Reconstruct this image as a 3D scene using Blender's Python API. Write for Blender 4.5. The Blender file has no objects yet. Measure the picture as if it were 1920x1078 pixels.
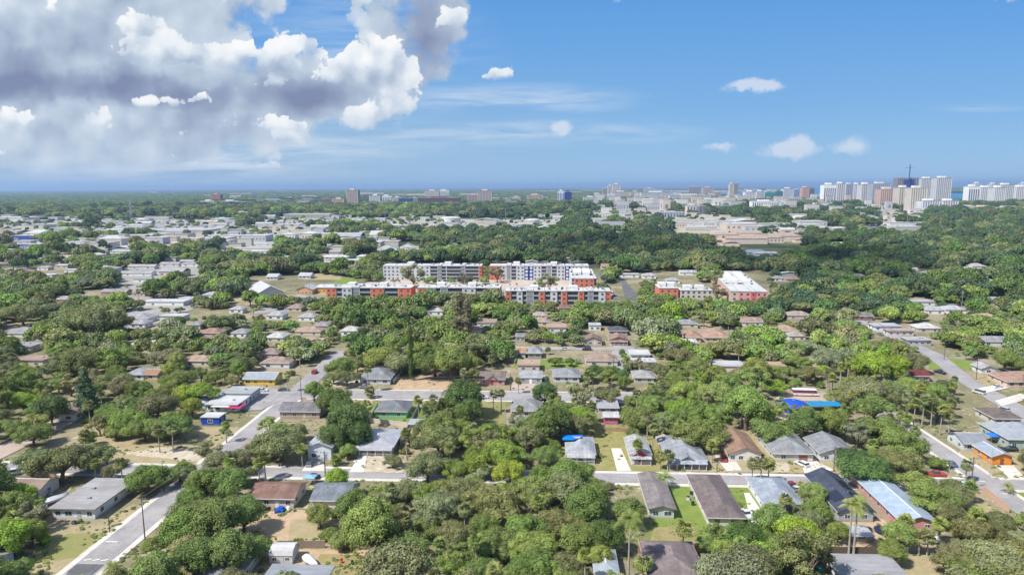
import bpy, math, random
import numpy as np
from mathutils import Vector, Matrix

# ---------------------------------------------------------------- camera, world, sun
FPX, H = 1281.0, 85.0
PITCH, YAW, ROLL = math.radians(8.4), math.radians(3.0), math.radians(0.27)
scene = bpy.context.scene
cam_d = bpy.data.cameras.new('camera')
cam = bpy.data.objects.new('camera', cam_d)
scene.collection.objects.link(cam)
cam.location = (0, 0, H)
cam_d.sensor_width = 36.0
cam_d.lens = 36.0 * FPX / 1920.0
cam_d.clip_start, cam_d.clip_end = 1.0, 200000.0
R = Matrix.Rotation(YAW, 4, 'Z') @ Matrix.Rotation(math.pi/2 - PITCH, 4, 'X') @ Matrix.Rotation(-ROLL, 4, 'Z')
cam.rotation_euler = R.to_euler()
scene.camera = cam
scene.view_settings.view_transform = 'Standard'
scene.view_settings.look = 'None'
scene.view_settings.gamma = 1.0
EXPO = 0.64
scene.view_settings.exposure = EXPO
SUN_EL, SUN_AZ = math.radians(52), math.radians(-124)      # azimuth from +Y, clockwise positive
SD = Vector((math.sin(SUN_AZ)*math.cos(SUN_EL), math.cos(SUN_AZ)*math.cos(SUN_EL), math.sin(SUN_EL)))
sun_d = bpy.data.lights.new('sun', 'SUN')
sun_d.energy = 4.3; sun_d.angle = math.radians(0.5); sun_d.color = (1.0, 0.955, 0.89)
sun = bpy.data.objects.new('sun', sun_d)
sun.rotation_euler = SD.to_track_quat('Z', 'Y').to_euler()
sun.location = (0, 0, 400)
scene.collection.objects.link(sun)

def P(px, py, z=0.0):
    """the point at height z seen at photo pixel (px, py)"""
    a, b = px-960.0, 539.0-py
    ca, sa = math.cos(ROLL), math.sin(ROLL)
    x, zz = a*ca+b*sa, -a*sa+b*ca
    y2 = FPX*math.cos(PITCH)+zz*math.sin(PITCH); z2 = -FPX*math.sin(PITCH)+zz*math.cos(PITCH)
    X = x*math.cos(YAW)-y2*math.sin(YAW); Y = x*math.sin(YAW)+y2*math.cos(YAW)
    t = (z-H)/z2
    return X*t, Y*t
def PJ(x, y, z):
    X = x*math.cos(YAW)+y*math.sin(YAW); y2 = -x*math.sin(YAW)+y*math.cos(YAW); z2 = z-H
    d = y2*math.cos(PITCH)-z2*math.sin(PITCH); v = y2*math.sin(PITCH)+z2*math.cos(PITCH)
    if d < 1: return None
    a, b = X/d*FPX, v/d*FPX
    ca, sa = math.cos(ROLL), math.sin(ROLL)
    return 960+a*ca-b*sa, 539-(a*sa+b*ca), FPX/d
def DIR(px, py):
    """azimuth-plane slopes of the sky direction seen at a pixel: (sideways, up) per unit forward"""
    a, b = px-960.0, 539.0-py
    ca, sa = math.cos(ROLL), math.sin(ROLL)
    x, zz = a*ca+b*sa, -a*sa+b*ca
    y2 = FPX*math.cos(PITCH)+zz*math.sin(PITCH); z2 = -FPX*math.sin(PITCH)+zz*math.cos(PITCH)
    return x/y2, z2/y2

class NT:
    def __init__(s, nt): s.nt = nt
    def n(s, t, **kw):
        n = s.nt.nodes.new(t)
        for k, v in kw.items():
            if k.startswith('i_'):
                n.inputs[k[2:].replace('_', ' ')].default_value = v
            else: setattr(n, k, v)
        return n
    def l(s, a, b): s.nt.links.new(a, b)
    def m(s, op, a, b=None, c=None, clamp=False):
        n = s.nt.nodes.new('ShaderNodeMath'); n.operation = op; n.use_clamp = clamp
        for i, v in enumerate((a, b, c)):
            if v is None: continue
            if isinstance(v, (int, float)): n.inputs[i].default_value = v
            else: s.l(v, n.inputs[i])
        return n.outputs[0]
    def mr(s, v, a, b, c=0.0, d=1.0, smooth=True):
        n = s.nt.nodes.new('ShaderNodeMapRange')
        if smooth: n.interpolation_type = 'SMOOTHSTEP'
        s.l(v, n.inputs[0])
        for i, q in enumerate((a, b, c, d)): n.inputs[i+1].default_value = q
        return n.outputs[0]
    def mix(s, f, a, b, bt='MIX'):
        n = s.nt.nodes.new('ShaderNodeMix'); n.data_type = 'RGBA'; n.blend_type = bt
        for i, v in ((0, f), (6, a), (7, b)):
            if isinstance(v, (int, float)): n.inputs[i].default_value = v
            elif isinstance(v, tuple): n.inputs[i].default_value = (*v[:3], 1)
            else: s.l(v, n.inputs[i])
        return n.outputs[2]
    def noise(s, vec, scale, detail=4, rough=0.55, dist=0.0):
        n = s.n('ShaderNodeTexNoise'); n.inputs['Scale'].default_value = scale
        n.inputs['Detail'].default_value = detail; n.inputs['Roughness'].default_value = rough
        n.inputs['Distortion'].default_value = dist
        if vec is not None: s.l(vec, n.inputs['Vector'])
        return n.outputs['Fac']

world = bpy.data.worlds.new('World'); scene.world = world
world.use_nodes = True
def build_world():
    nt = world.node_tree; nt.nodes.clear(); t = NT(nt)
    sky = t.n('ShaderNodeTexSky', sky_type='NISHITA', sun_disc=False)
    sky.sun_elevation = SUN_EL; sky.sun_rotation = SUN_AZ
    sky.altitude = 100; sky.air_density = 1.0; sky.dust_density = 0.4; sky.ozone_density = 2.2
    tc = t.n('ShaderNodeTexCoord')
    sp = t.n('ShaderNodeSeparateXYZ'); t.l(tc.outputs['Generated'], sp.inputs[0])
    cy, sy = math.cos(YAW), math.sin(YAW)
    X = t.m('ADD', t.m('MULTIPLY', sp.outputs[0], cy), t.m('MULTIPLY', sp.outputs[1], sy))
    Y = t.m('ADD', t.m('MULTIPLY', sp.outputs[0], -sy), t.m('MULTIPLY', sp.outputs[1], cy))
    front = t.mr(Y, 0.02, 0.15)
    Yc = t.m('MAXIMUM', Y, 0.02)
    u = t.m('MULTIPLY', t.m('DIVIDE', X, Yc), 12.81)        # one unit = 100 photo pixels near the horizon
    v = t.m('MULTIPLY', t.m('DIVIDE', sp.outputs[2], Yc), 12.81)
    ramp = t.n('ShaderNodeValToRGB'); t.l(t.m('DIVIDE', v, 6.0), ramp.inputs[0])
    cols = ((0, (.30, .55, .82)), (.10, (.235, .475, .78)), (.22, (.175, .415, .76)), (.42, (.125, .36, .755)), (.62, (.082, .305, .73)), (1.0, (.05, .22, .62)))
    e0 = ramp.color_ramp.elements
    e0[0].color = (*cols[0][1], 1); e0[1].color = (*cols[-1][1], 1)
    for pos, c in cols[1:-1]: e0.new(pos).color = (*c, 1)
    g7 = t.mix(1.0, ramp.outputs[0], (CL_GAIN,)*3, 'MULTIPLY')
    skyc = t.mix(.9, sky.outputs[0], g7)
    cb = t.n('ShaderNodeCombineXYZ'); t.l(u, cb.inputs[0]); t.l(v, cb.inputs[1])
    p = cb.outputs[0]
    def warp(src, scale, amp, det):
        n = t.n('ShaderNodeTexNoise'); n.inputs['Scale'].default_value = scale; n.inputs['Detail'].default_value = det
        n.inputs['Roughness'].default_value = 0.6; t.l(src, n.inputs['Vector'])
        s1 = t.n('ShaderNodeVectorMath', operation='SUBTRACT'); t.l(n.outputs['Color'], s1.inputs[0]); s1.inputs[1].default_value = (.5, .5, .5)
        s2 = t.n('ShaderNodeVectorMath', operation='MULTIPLY_ADD'); t.l(s1.outputs[0], s2.inputs[0])
        s2.inputs[1].default_value = (amp, amp*.8, 0); t.l(src, s2.inputs[2])
        return s2.outputs[0]
    pw = warp(p, 1.3, .75, 3)
    def field(blobs, src):
        acc = None
        for x0, y0, x1, y1, k in blobs:
            c0, c1 = DIR(x0, y1), DIR(x1, y0)
            cx, cyy = (c0[0]+c1[0])*6.405, (c0[1]+c1[1])*6.405
            rx, ry = abs(c1[0]-c0[0])*6.405, abs(c1[1]-c0[1])*6.405
            mp = t.n('ShaderNodeMapping', vector_type='TEXTURE')
            mp.inputs['Location'].default_value = (cx, cyy, 0); mp.inputs['Scale'].default_value = (rx*1.25, ry*1.25, 1)
            t.l(src, mp.inputs['Vector'])
            g = t.n('ShaderNodeTexGradient', gradient_type='SPHERICAL'); t.l(mp.outputs[0], g.inputs[0])
            s = t.m('MULTIPLY', g.outputs['Fac'], k)
            acc = s if acc is None else t.m('ADD', acc, s)
        return acc
    def field_h(blobs, src):
        acc = num = None; sv = t.n('ShaderNodeSeparateXYZ'); t.l(src, sv.inputs[0])
        for x0, y0, x1, y1, k in blobs:
            c0, c1 = DIR(x0, y1), DIR(x1, y0)
            cx, cyy = (c0[0]+c1[0])*6.405, (c0[1]+c1[1])*6.405
            rx, ry = abs(c1[0]-c0[0])*6.405, abs(c1[1]-c0[1])*6.405
            mp = t.n('ShaderNodeMapping', vector_type='TEXTURE')
            mp.inputs['Location'].default_value = (cx, cyy, 0); mp.inputs['Scale'].default_value = (rx*1.3, ry*1.3, 1)
            t.l(src, mp.inputs['Vector'])
            g = t.n('ShaderNodeTexGradient', gradient_type='SPHERICAL'); t.l(mp.outputs[0], g.inputs[0])
            s = t.m('MULTIPLY', g.outputs['Fac'], k)
            h = t.m('MULTIPLY', s, t.m('MULTIPLY', t.m('SUBTRACT', sv.outputs[1], cyy), 1/ry))
            acc = s if acc is None else t.m('ADD', acc, s); num = h if num is None else t.m('ADD', num, h)
        return acc, t.m('DIVIDE', num, t.m('MAXIMUM', acc, .02))
    COV = [(-260,-160,420,330,2.2), (-100,20,300,260,1.8), (150,-140,540,260,1.6), (380,120,760,270,1.5), (500,110,800,230,1.3), (-120,190,470,350,1.9),
           (620,-110,800,200,1.9), (560,60,650,180,1.0), (500,70,620,210,1.1), (770,-90,890,165,1.6), (830,-60,900,90,.9), (700,130,790,240,.9),
           (300,200,560,300,1.0), (470,205,620,262,.9), (885,120,975,158,.9), (430,-90,580,30,1.0), (440,215,560,330,.6), (800,95,900,165,.7),
           (540,-70,640,6,.5)]
    HOLE = [(530,-10,670,90,2.8), (466,45,508,105,1.8), (610,60,665,122,1.2), (900,-100,1100,120,1.5)]
    SMALL = [(1385,144,1482,176,1.5), (1330,152,1410,176,.9), (1026,220,1076,262,1.5), (1405,262,1570,306,1.15), (1450,248,1530,290,.9),
             (1555,250,1645,296,1.1), (1300,266,1402,288,1.0), (1840,-14,1930,10,.9), (1146,-12,1176,12,.8), (440,300,530,322,.6)]
    cov = t.m('SUBTRACT', field(COV, pw), field(HOLE, pw))
    def puff(src, dv=3.0, dn=7.0):
        vo = t.n('ShaderNodeTexVoronoi', feature='SMOOTH_F1', voronoi_dimensions='2D'); vo.inputs['Scale'].default_value = 1.25
        vo.inputs['Detail'].default_value = dv; vo.inputs['Roughness'].default_value = .55; vo.inputs['Lacunarity'].default_value = 2.3; vo.inputs['Smoothness'].default_value = .6
        t.l(src, vo.inputs['Vector'])
        return t.m('ADD', t.m('MULTIPLY', t.m('SUBTRACT', .75, vo.outputs['Distance']), .75), t.m('MULTIPLY', t.noise(src, 1.1, dn, .5), .85))
    pf = warp(p, 2.0, .36, 4)
    n1 = puff(pf)
    sun_off = t.n('ShaderNodeVectorMath', operation='ADD'); t.l(pf, sun_off.inputs[0]); sun_off.inputs[1].default_value = (-.10, .30, 0)
    n1b, n2 = puff(pf, 1.0, 3.0), puff(sun_off.outputs[0], 1.0, 3.0)
    soft = t.noise(p, .55, 2, .5)
    alpha_big = t.mr(t.m('ADD', cov, t.m('MULTIPLY', t.m('SUBTRACT', n1, .60), 1.5)), .20, 1.0)
    alpha_big = t.m('MULTIPLY', alpha_big, t.m('MULTIPLY', cov, 2.5, clamp=True))
    psm = warp(p, 2.6, .42, 5)
    n3 = t.noise(psm, 3.2, 6, .6)
    small = field(SMALL, psm)
    alpha_small = t.m('MULTIPLY', t.mr(t.m('ADD', small, t.m('MULTIPLY', t.m('SUBTRACT', n3, .5), .9)), .28, .95), t.m('MULTIPLY', small, 3.0, clamp=True))
    alpha_small = t.m('MULTIPLY', alpha_small, .66)
    # thin streaky layer to the right of the big cloud
    st = t.n('ShaderNodeMapping'); st.inputs['Scale'].default_value = (.35, 3.2, 1); t.l(p, st.inputs['Vector'])
    n4 = t.noise(st.outputs[0], 1.3, 6, .6, .4)
    streak = field([(780,158,1190,216,1.1), (760,222,1300,275,1.0), (500,235,900,300,.6), (-50,250,700,350,1.6), (400,-40,900,240,.5), (1740,195,1930,212,.5)], p)
    alpha_st = t.m('MULTIPLY', t.m('MULTIPLY', streak, t.mr(n4, .34, .70)), .85, clamp=True)
    WH = [(195,-10,335,85,1.2), (160,70,305,142,1.5), (275,58,490,150,2.0), (488,66,565,165,1.5), (560,40,614,122,1.5), (590,90,690,180,1.2), (630,-50,722,70,1.5), (640,66,785,172,1.8),
          (690,135,798,242,1.4), (822,-30,902,88,1.4), (885,120,978,160,1.3), (-50,190,75,268,1.3), (112,188,212,246,1.1), (218,176,302,208,1.2), (312,170,412,206,1.3), (412,200,510,262,1.2), (505,205,600,262,1.1), (600,180,705,236,1.1),
          (440,140,560,178,1.1), (70,235,165,282,.9), (195,230,290,270,.9), (300,235,400,268,.7), (415,250,500,292,.9), (190,275,262,302,.9), (-20,275,60,305,.8), (290,280,370,304,.7), (500,246,560,276,.9), (60,-20,120,40,.5), (380,-40,470,20,.6), (440,302,530,322,.8), (540,-60,600,12,1.0)]
    DK = [(-120,105,170,205,1.8), (90,125,330,200,1.6), (210,140,480,225,1.5), (470,140,690,222,1.6), (750,-60,860,190,1.3), (-120,20,170,120,.8), (400,-40,560,55,.7),
          (60,210,140,262,.5), (260,215,420,262,.7), (300,262,420,300,.3), (500,120,620,180,.4)]
    dk = field(DK, pw); wh, hh = field_h(WH, pf)
    b = t.m('ADD', t.m('SUBTRACT', .78, t.m('MULTIPLY', dk, .46)), t.m('ADD', t.m('MULTIPLY', t.m('SUBTRACT', n1b, n2), .22), t.m('ADD', t.m('MULTIPLY', t.m('SUBTRACT', n1, .60), .2), t.m('MULTIPLY', t.m('SUBTRACT', soft, .5), .8))))
    def ramp3(fac, stops):
        cr = t.n('ShaderNodeValToRGB'); t.l(fac, cr.inputs[0]); el = cr.color_ramp.elements
        el[0].position = stops[0][0]; el[0].color = (*stops[0][1], 1); el[1].position = stops[-1][0]; el[1].color = (*stops[-1][1], 1)
        for pos, c in stops[1:-1]: e = el.new(pos); e.color = (*c, 1)
        return t.mix(1.0, cr.outputs[0], (CL_GAIN,)*3, 'MULTIPLY')
    cl = ramp3(b, [(0, (.22, .265, .42)), (.35, (.33, .40, .55)), (.7, (.52, .62, .74)), (1, (.72, .79, .87))])
    aP = t.mr(t.m('ADD', wh, t.m('MULTIPLY', t.m('SUBTRACT', n1, .60), 1.9)), .30, .46)
    aP = t.m('MULTIPLY', t.m('MULTIPLY', aP, t.m('MULTIPLY', wh, 4.0, clamp=True)), t.mr(hh, -.75, -.05, .0, 1.0))
    bP = t.m('ADD', t.m('ADD', .60, t.m('MULTIPLY', hh, .50)), t.m('ADD', t.m('MULTIPLY', t.m('SUBTRACT', n1b, n2), .75), t.m('MULTIPLY', t.m('SUBTRACT', n1, .60), .45)))
    clP = ramp3(bP, [(0, (.36, .44, .59)), (.35, (.58, .67, .78)), (.65, (.83, .88, .93)), (1, (1.0, 1.0, 1.0))])
    aB = t.m('MULTIPLY', alpha_big, front, clamp=True)
    # the layer thins towards the horizon
    aB = t.m('MULTIPLY', aB, t.mr(v, -.1, .8, .1, 1.0))
    # paler air low on the left
    pale = t.m('MULTIPLY', t.mr(u, 4.5, -7.0), t.mr(v, 2.6, .1))
    skyc = t.mix(t.m('MULTIPLY', pale, .9), skyc, (.36*CL_GAIN, .52*CL_GAIN, .70*CL_GAIN))
    c1 = t.mix(t.m('MULTIPLY', alpha_st, front), skyc, (.70*CL_GAIN, .79*CL_GAIN, .90*CL_GAIN))
    c2 = t.mix(t.m('MULTIPLY', alpha_small, front), c1, (.80*CL_GAIN, .84*CL_GAIN, .92*CL_GAIN))
    c3 = t.mix(aB, c2, cl)
    c3 = t.mix(t.m('MULTIPLY', t.m('MULTIPLY', aP, front), t.mr(v, -.1, 1.3, .2, .93)), c3, clP)
    # broken bright cloud added overhead and behind, out of view, to lift ambient light
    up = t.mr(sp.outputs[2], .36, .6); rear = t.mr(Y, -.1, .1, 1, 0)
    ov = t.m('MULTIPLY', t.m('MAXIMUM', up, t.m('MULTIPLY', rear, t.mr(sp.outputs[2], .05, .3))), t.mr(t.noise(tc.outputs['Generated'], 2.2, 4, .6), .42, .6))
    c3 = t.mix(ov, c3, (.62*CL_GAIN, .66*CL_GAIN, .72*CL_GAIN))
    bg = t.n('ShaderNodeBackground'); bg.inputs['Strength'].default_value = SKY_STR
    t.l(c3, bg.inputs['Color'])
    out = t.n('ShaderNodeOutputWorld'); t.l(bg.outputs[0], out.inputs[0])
    world.cycles.sampling_method = 'MANUAL'; world.cycles.sample_map_resolution = 256
SKY_STR = 0.11
CL_GAIN = 1/(2**EXPO*SKY_STR)
HAZE_D, HAZE_C = 6.5e-5, (.47, .69, 1.0, 1)
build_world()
# ---------------------------------------------------------------- materials
MATS = {}
def new_mat(name):
    m = bpy.data.materials.new(name); m.use_nodes = True
    m.node_tree.nodes.clear()
    return m, NT(m.node_tree)
def finish(t, col, rough=.8, spec=.3, metal=0.0, bump=None, bstr=.3, bdist=.05):
    b = t.n('ShaderNodeBsdfPrincipled')
    if isinstance(col, tuple): b.inputs['Base Color'].default_value = (*col[:3], 1)
    else: t.l(col, b.inputs['Base Color'])
    if isinstance(rough, float): b.inputs['Roughness'].default_value = rough
    else: t.l(rough, b.inputs['Roughness'])
    b.inputs['Specular IOR Level'].default_value = spec; b.inputs['Metallic'].default_value = metal
    if bump is not None:
        n = t.n('ShaderNodeBump'); n.inputs['Strength'].default_value = bstr; n.inputs['Distance'].default_value = bdist
        t.l(bump, n.inputs['Height']); t.l(n.outputs[0], b.inputs['Normal'])
    o = t.n('ShaderNodeOutputMaterial'); t.l(b.outputs[0], o.inputs[0])
def tint(t, col, fac, lo, hi):
    """colour col scaled between lo and hi by a noise factor"""
    a = tuple(c*lo for c in col); b = tuple(min(1, c*hi) for c in col)
    return t.mix(fac, a, b)
def wall_mat(col):
    k = ('wall', col)
    if k in MATS: return MATS[k]
    m, t = new_mat('painted wall'); g = t.n('ShaderNodeTexCoord')
    a = t.noise(g.outputs['Object'], .45, 5, .6); b = t.noise(g.outputs['Object'], 6, 4, .6)
    f = t.m('ADD', t.m('MULTIPLY', a, .7), t.m('MULTIPLY', b, .3))
    sp = t.n('ShaderNodeSeparateXYZ'); t.l(g.outputs['Object'], sp.inputs[0])
    # splash dirt near the ground, uneven upper edge
    low = t.mr(t.m('ADD', sp.outputs[2], t.m('MULTIPLY', a, -.9)), -.3, .35)
    c = tint(t, col, t.mr(f, .35, .65), .84, 1.08)
    c = t.mix(t.m('MULTIPLY', t.m('SUBTRACT', 1.0, low), .45), c, (.22, .19, .14))
    finish(t, c, .75, .25); MATS[k] = m; return m
def shingle_mat(col):
    col = tuple(c*.68 for c in col)
    k = ('shingle', col)
    if k in MATS: return MATS[k]
    m, t = new_mat('shingle roof'); g = t.n('ShaderNodeTexCoord')
    a = t.noise(g.outputs['Object'], .35, 6, .65); b = t.noise(g.outputs['Object'], 3.5, 3, .7)
    st = t.n('ShaderNodeMapping'); st.inputs['Scale'].default_value = (1.3, .12, .12); t.l(g.outputs['Object'], st.inputs['Vector'])
    s = t.noise(st.outputs[0], 1.0, 4, .6)
    f = t.m('ADD', t.m('ADD', t.m('MULTIPLY', a, .45), t.m('MULTIPLY', b, .3)), t.m('MULTIPLY', s, .25))
    c = tint(t, col, t.mr(f, .38, .62), .66, 1.22)
    stain = t.mr(t.noise(g.outputs['Object'], .8, 6, .75), .54, .70)
    c = t.mix(t.m('MULTIPLY', stain, .5), c, (col[0]*.5, col[1]*.5, col[2]*.48))
    finish(t, c, .85, .2, bump=b, bstr=.5, bdist=.03); MATS[k] = m; return m
def metal_mat(col, axis=0):
    col = tuple(c*.66 for c in col)
    k = ('metal', col, axis)
    if k in MATS: return MATS[k]
    m, t = new_mat('metal roof'); g = t.n('ShaderNodeTexCoord')
    w = t.n('ShaderNodeTexWave', wave_type='BANDS', bands_direction='X' if axis == 0 else 'Y'); w.inputs['Scale'].default_value = .5
    t.l(g.outputs['Object'], w.inputs['Vector'])
    a = t.noise(g.outputs['Object'], .5, 6, .65)
    c = tint(t, col, t.mr(a, .35, .65), .84, 1.06)
    c = t.mix(t.m('MULTIPLY', t.mr(w.outputs[1], .9, 1.0), .35), c, (col[0]*.55, col[1]*.57, col[2]*.6))
    c = t.mix(t.m('MULTIPLY', t.mr(t.noise(g.outputs['Object'], 1.3, 6, .7), .6, .75), .3), c, (.24, .20, .16))
    finish(t, c, .42, .5, .15); MATS[k] = m; return m
def flat_mat(col):
    col = tuple(c*.72 for c in col)
    k = ('flat', col)
    if k in MATS: return MATS[k]
    m, t = new_mat('membrane roof'); g = t.n('ShaderNodeTexCoord')
    mp = t.n('ShaderNodeMapping'); mp.inputs['Scale'].default_value = (.15, 1, 1); t.l(g.outputs['Object'], mp.inputs['Vector'])
    a = t.noise(mp.outputs[0], .55, 6, .7); b = t.noise(g.outputs['Object'], .2, 4, .6)
    c = tint(t, col, t.mr(t.m('ADD', t.m('MULTIPLY', a, .6), t.m('MULTIPLY', b, .4)), .35, .65), .72, 1.1)
    finish(t, c, .8, .25); MATS[k] = m; return m
def plain_mat(name, col, rough=.6, spec=.4, metal=0.0):
    k = (name, col, rough, metal)
    if k in MATS: return MATS[k]
    m, t = new_mat(name); g = t.n('ShaderNodeTexCoord')
    c = tint(t, col, t.mr(t.noise(g.outputs['Object'], 2.2, 4, .6), .3, .7), .86, 1.08)
    finish(t, c, rough, spec, metal); MATS[k] = m; return m
def bark_mat(col):
    k = ('bark', col)
    if k in MATS: return MATS[k]
    m, t = new_mat('bark'); g = t.n('ShaderNodeTexCoord')
    mp = t.n('ShaderNodeMapping'); mp.inputs['Scale'].default_value = (6, 6, 1.2); t.l(g.outputs['Object'], mp.inputs['Vector'])
    n = t.noise(mp.outputs[0], 1.0, 5, .65)
    finish(t, tint(t, col, t.mr(n, .3, .7), .6, 1.25), .9, .15, bump=n, bstr=.6, bdist=.04); MATS[k] = m; return m
def foliage_mat(name, far=False):
    if name in MATS: return MATS[name]
    m, t = new_mat(name)
    oi = t.n('ShaderNodeObjectInfo')
    at = t.n('ShaderNodeAttribute', attribute_name='var')
    if far:
        ia = t.n('ShaderNodeAttribute', attribute_type='INSTANCER', attribute_name='tint')
        base = ia.outputs['Color']
    else: base = oi.outputs['Color']
    sp = t.n('ShaderNodeSeparateColor'); t.l(at.outputs['Color'], sp.inputs[0])
    # r: brightness of the clump, g: single leaf variation, b: yellowness
    k = t.m('ADD', t.m('MULTIPLY', sp.outputs[0], .75), t.m('MULTIPLY', sp.outputs[1], .75))
    cb = t.n('ShaderNodeCombineColor')
    for i in range(3): t.l(k, cb.inputs[i])
    c = t.mix(1.0, base, cb.outputs[0], 'MULTIPLY')
    c = t.mix(t.m('MULTIPLY', sp.outputs[2], .5), c, (.20, .22, .075))
    d = t.n('ShaderNodeBsdfPrincipled'); t.l(c, d.inputs['Base Color']); d.inputs['Roughness'].default_value = .55
    d.inputs['Specular IOR Level'].default_value = .28
    tr = t.n('ShaderNodeBsdfTranslucent'); c2 = t.mix(1.0, c, (1.5, 1.6, .8), 'MULTIPLY'); t.l(c2, tr.inputs['Color'])
    mx = t.n('ShaderNodeMixShader'); mx.inputs[0].default_value = .22
    t.l(d.outputs[0], mx.inputs[1]); t.l(tr.outputs[0], mx.inputs[2])
    o = t.n('ShaderNodeOutputMaterial'); t.l(mx.outputs[0], o.inputs[0])
    MATS[name] = m; return m
GLASS = plain_mat('window glass', (.05, .07, .09), .12, .8)
TRIM = plain_mat('white trim', (.72, .72, .70), .5)
TYRE = plain_mat('tyre rubber', (.02, .02, .022), .85)
RIM = plain_mat('rim metal', (.5, .5, .52), .35, .5, .7)
WOOD = plain_mat('weathered wood', (.21, .16, .12), .85)
POLE = plain_mat('utility pole wood', (.12, .09, .07), .85)
STEEL = plain_mat('galvanised steel', (.42, .44, .46), .5, .5, .4)
WIRE = plain_mat('cable', (.25, .26, .28), .6)

# ---------------------------------------------------------------- mesh building
class MB:
    def __init__(s): s.v = []; s.f = []; s.mi = []
    def face(s, pts, mi=0):
        i = len(s.v); s.v += [tuple(p) for p in pts]; s.f.append(tuple(range(i, i+len(pts)))); s.mi.append(mi)
    def box(s, x0, y0, z0, x1, y1, z1, mi=0, ang=0, piv=(0, 0)):
        c = [(x0,y0,z0),(x1,y0,z0),(x1,y1,z0),(x0,y1,z0),(x0,y0,z1),(x1,y0,z1),(x1,y1,z1),(x0,y1,z1)]
        if ang:
            ca, sa = math.cos(ang), math.sin(ang)
            c = [(piv[0]+(x-piv[0])*ca-(y-piv[1])*sa, piv[1]+(x-piv[0])*sa+(y-piv[1])*ca, z) for x, y, z in c]
        i = len(s.v); s.v += c
        for q in ((0,3,2,1),(4,5,6,7),(0,1,5,4),(1,2,6,5),(2,3,7,6),(3,0,4,7)): s.f.append(tuple(i+k for k in q)); s.mi.append(mi)
    def tube(s, pts, rad, n=6, mi=0, cap=True):
        rings = []
        for k, p in enumerate(pts):
            p = Vector(p); a = Vector(pts[max(k-1, 0)]); b = Vector(pts[min(k+1, len(pts)-1)])
            d = (b-a).normalized() if (b-a).length > 1e-6 else Vector((0, 0, 1))
            u = d.orthogonal().normalized() if abs(d.z) < .99 else Vector((1, 0, 0)); u = (u-d*u.dot(d)).normalized(); w = d.cross(u)
            r = rad[k] if isinstance(rad, (list, tuple)) else rad
            i = len(s.v); rings.append(i)
            for j in range(n):
                t = 2*math.pi*j/n; q = p+u*(r*math.cos(t))+w*(r*math.sin(t)); s.v.append(tuple(q))
        for a, b in zip(rings, rings[1:]):
            for j in range(n):
                s.f.append((a+j, a+(j+1) % n, b+(j+1) % n, b+j)); s.mi.append(mi)
        if cap:
            s.f.append(tuple(rings[-1]+j for j in range(n))); s.mi.append(mi)
            s.f.append(tuple(rings[0]+n-1-j for j in range(n))); s.mi.append(mi)
    def dome(s, cx, cy, z0, r, h, n=20, m=5, mi=0):
        prev = None
        for k in range(m+1):
            a = math.pi/2*k/m; rr = r*math.cos(a); z = z0+h*math.sin(a); i = len(s.v)
            for j in range(n): t = 2*math.pi*j/n; s.v.append((cx+rr*math.cos(t), cy+rr*math.sin(t), z))
            if prev is not None:
                for j in range(n): s.f.append((prev+j, prev+(j+1) % n, i+(j+1) % n, i+j)); s.mi.append(mi)
            prev = i
    def mesh(s, name, mats):
        me = bpy.data.meshes.new(name); me.from_pydata(s.v, [], s.f)
        for m in (mats if isinstance(mats, (list, tuple)) else [mats]): me.materials.append(m)
        if any(s.mi): me.polygons.foreach_set('material_index', s.mi)
        me.update(); return me
    def build(s, name, mats, parent=None, loc=(0, 0, 0), rz=0.0, smooth=False):
        me = s.mesh(name, mats)
        if smooth: me.polygons.foreach_set('use_smooth', [True]*len(me.polygons))
        return link(name, me, parent, loc, rz)
COL = scene.collection
def link(name, data, parent=None, loc=(0, 0, 0), rz=0.0):
    o = bpy.data.objects.new(name, data); COL.objects.link(o)
    o.location = loc; o.rotation_euler = (0, 0, rz)
    if parent is not None: o.parent = parent
    return o
USED = set(); LAND = []                                   # labels in use, landmarks (px, py, phrase)
AUTO = []
def tag(o, label, cat, group=None, land=None, kind=None):
    if label: o['label'] = label; USED.add(label)
    if cat: o['category'] = cat
    if group: o['group'] = group
    if kind: o['kind'] = kind
    if land:
        q = PJ(o.location.x, o.location.y, o.location.z+2)
        if q: LAND.append((q[0], q[1], land))
    return o
def auto(o, base, cat, group, z=3.0):
    """label written at the end from what stands nearest"""
    AUTO.append((o, base, PJ(o.location.x, o.location.y, z))); o['category'] = cat; o['group'] = group
    return o
def empty(name, loc=(0, 0, 0), rz=0.0): return link(name, None, None, loc, rz)
def struct(name, mb, m, z=0.0):
    o = mb.build(name, m, None, (0, 0, z)); o['kind'] = 'structure'; return o

# shared window and door meshes (front face towards -Y, origin at sill centre)
def window_meshes(w, h, col=None):
    f = MB(); t = .09; d = .05
    f.box(-w/2-t, -d, -t, w/2+t, 0.0, 0.0); f.box(-w/2-t, -d, h, w/2+t, 0.0, h+t)
    f.box(-w/2-t, -d, 0, -w/2, 0.0, h); f.box(w/2, -d, 0, w/2+t, 0.0, h); f.box(-.03, -d+.005, 0, .03, 0.0, h)
    p = MB(); p.box(-w/2, -.025, 0, -.03, 0.0, h); p.box(.03, -.025, 0, w/2, 0.0, h)
    return f.mesh('window', col or TRIM), p.mesh('pane', GLASS)
WIN = {}
def add_window(parent, x, y, z, rz, w=1.3, h=1.1, col=None):
    k = (w, h, col.name if col else '')
    if k not in WIN: WIN[k] = window_meshes(w, h, col)
    a = link('window', WIN[k][0], parent, (x, y, z), rz)
    link('pane', WIN[k][1], a)
    return a
DOORS = {}
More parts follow.
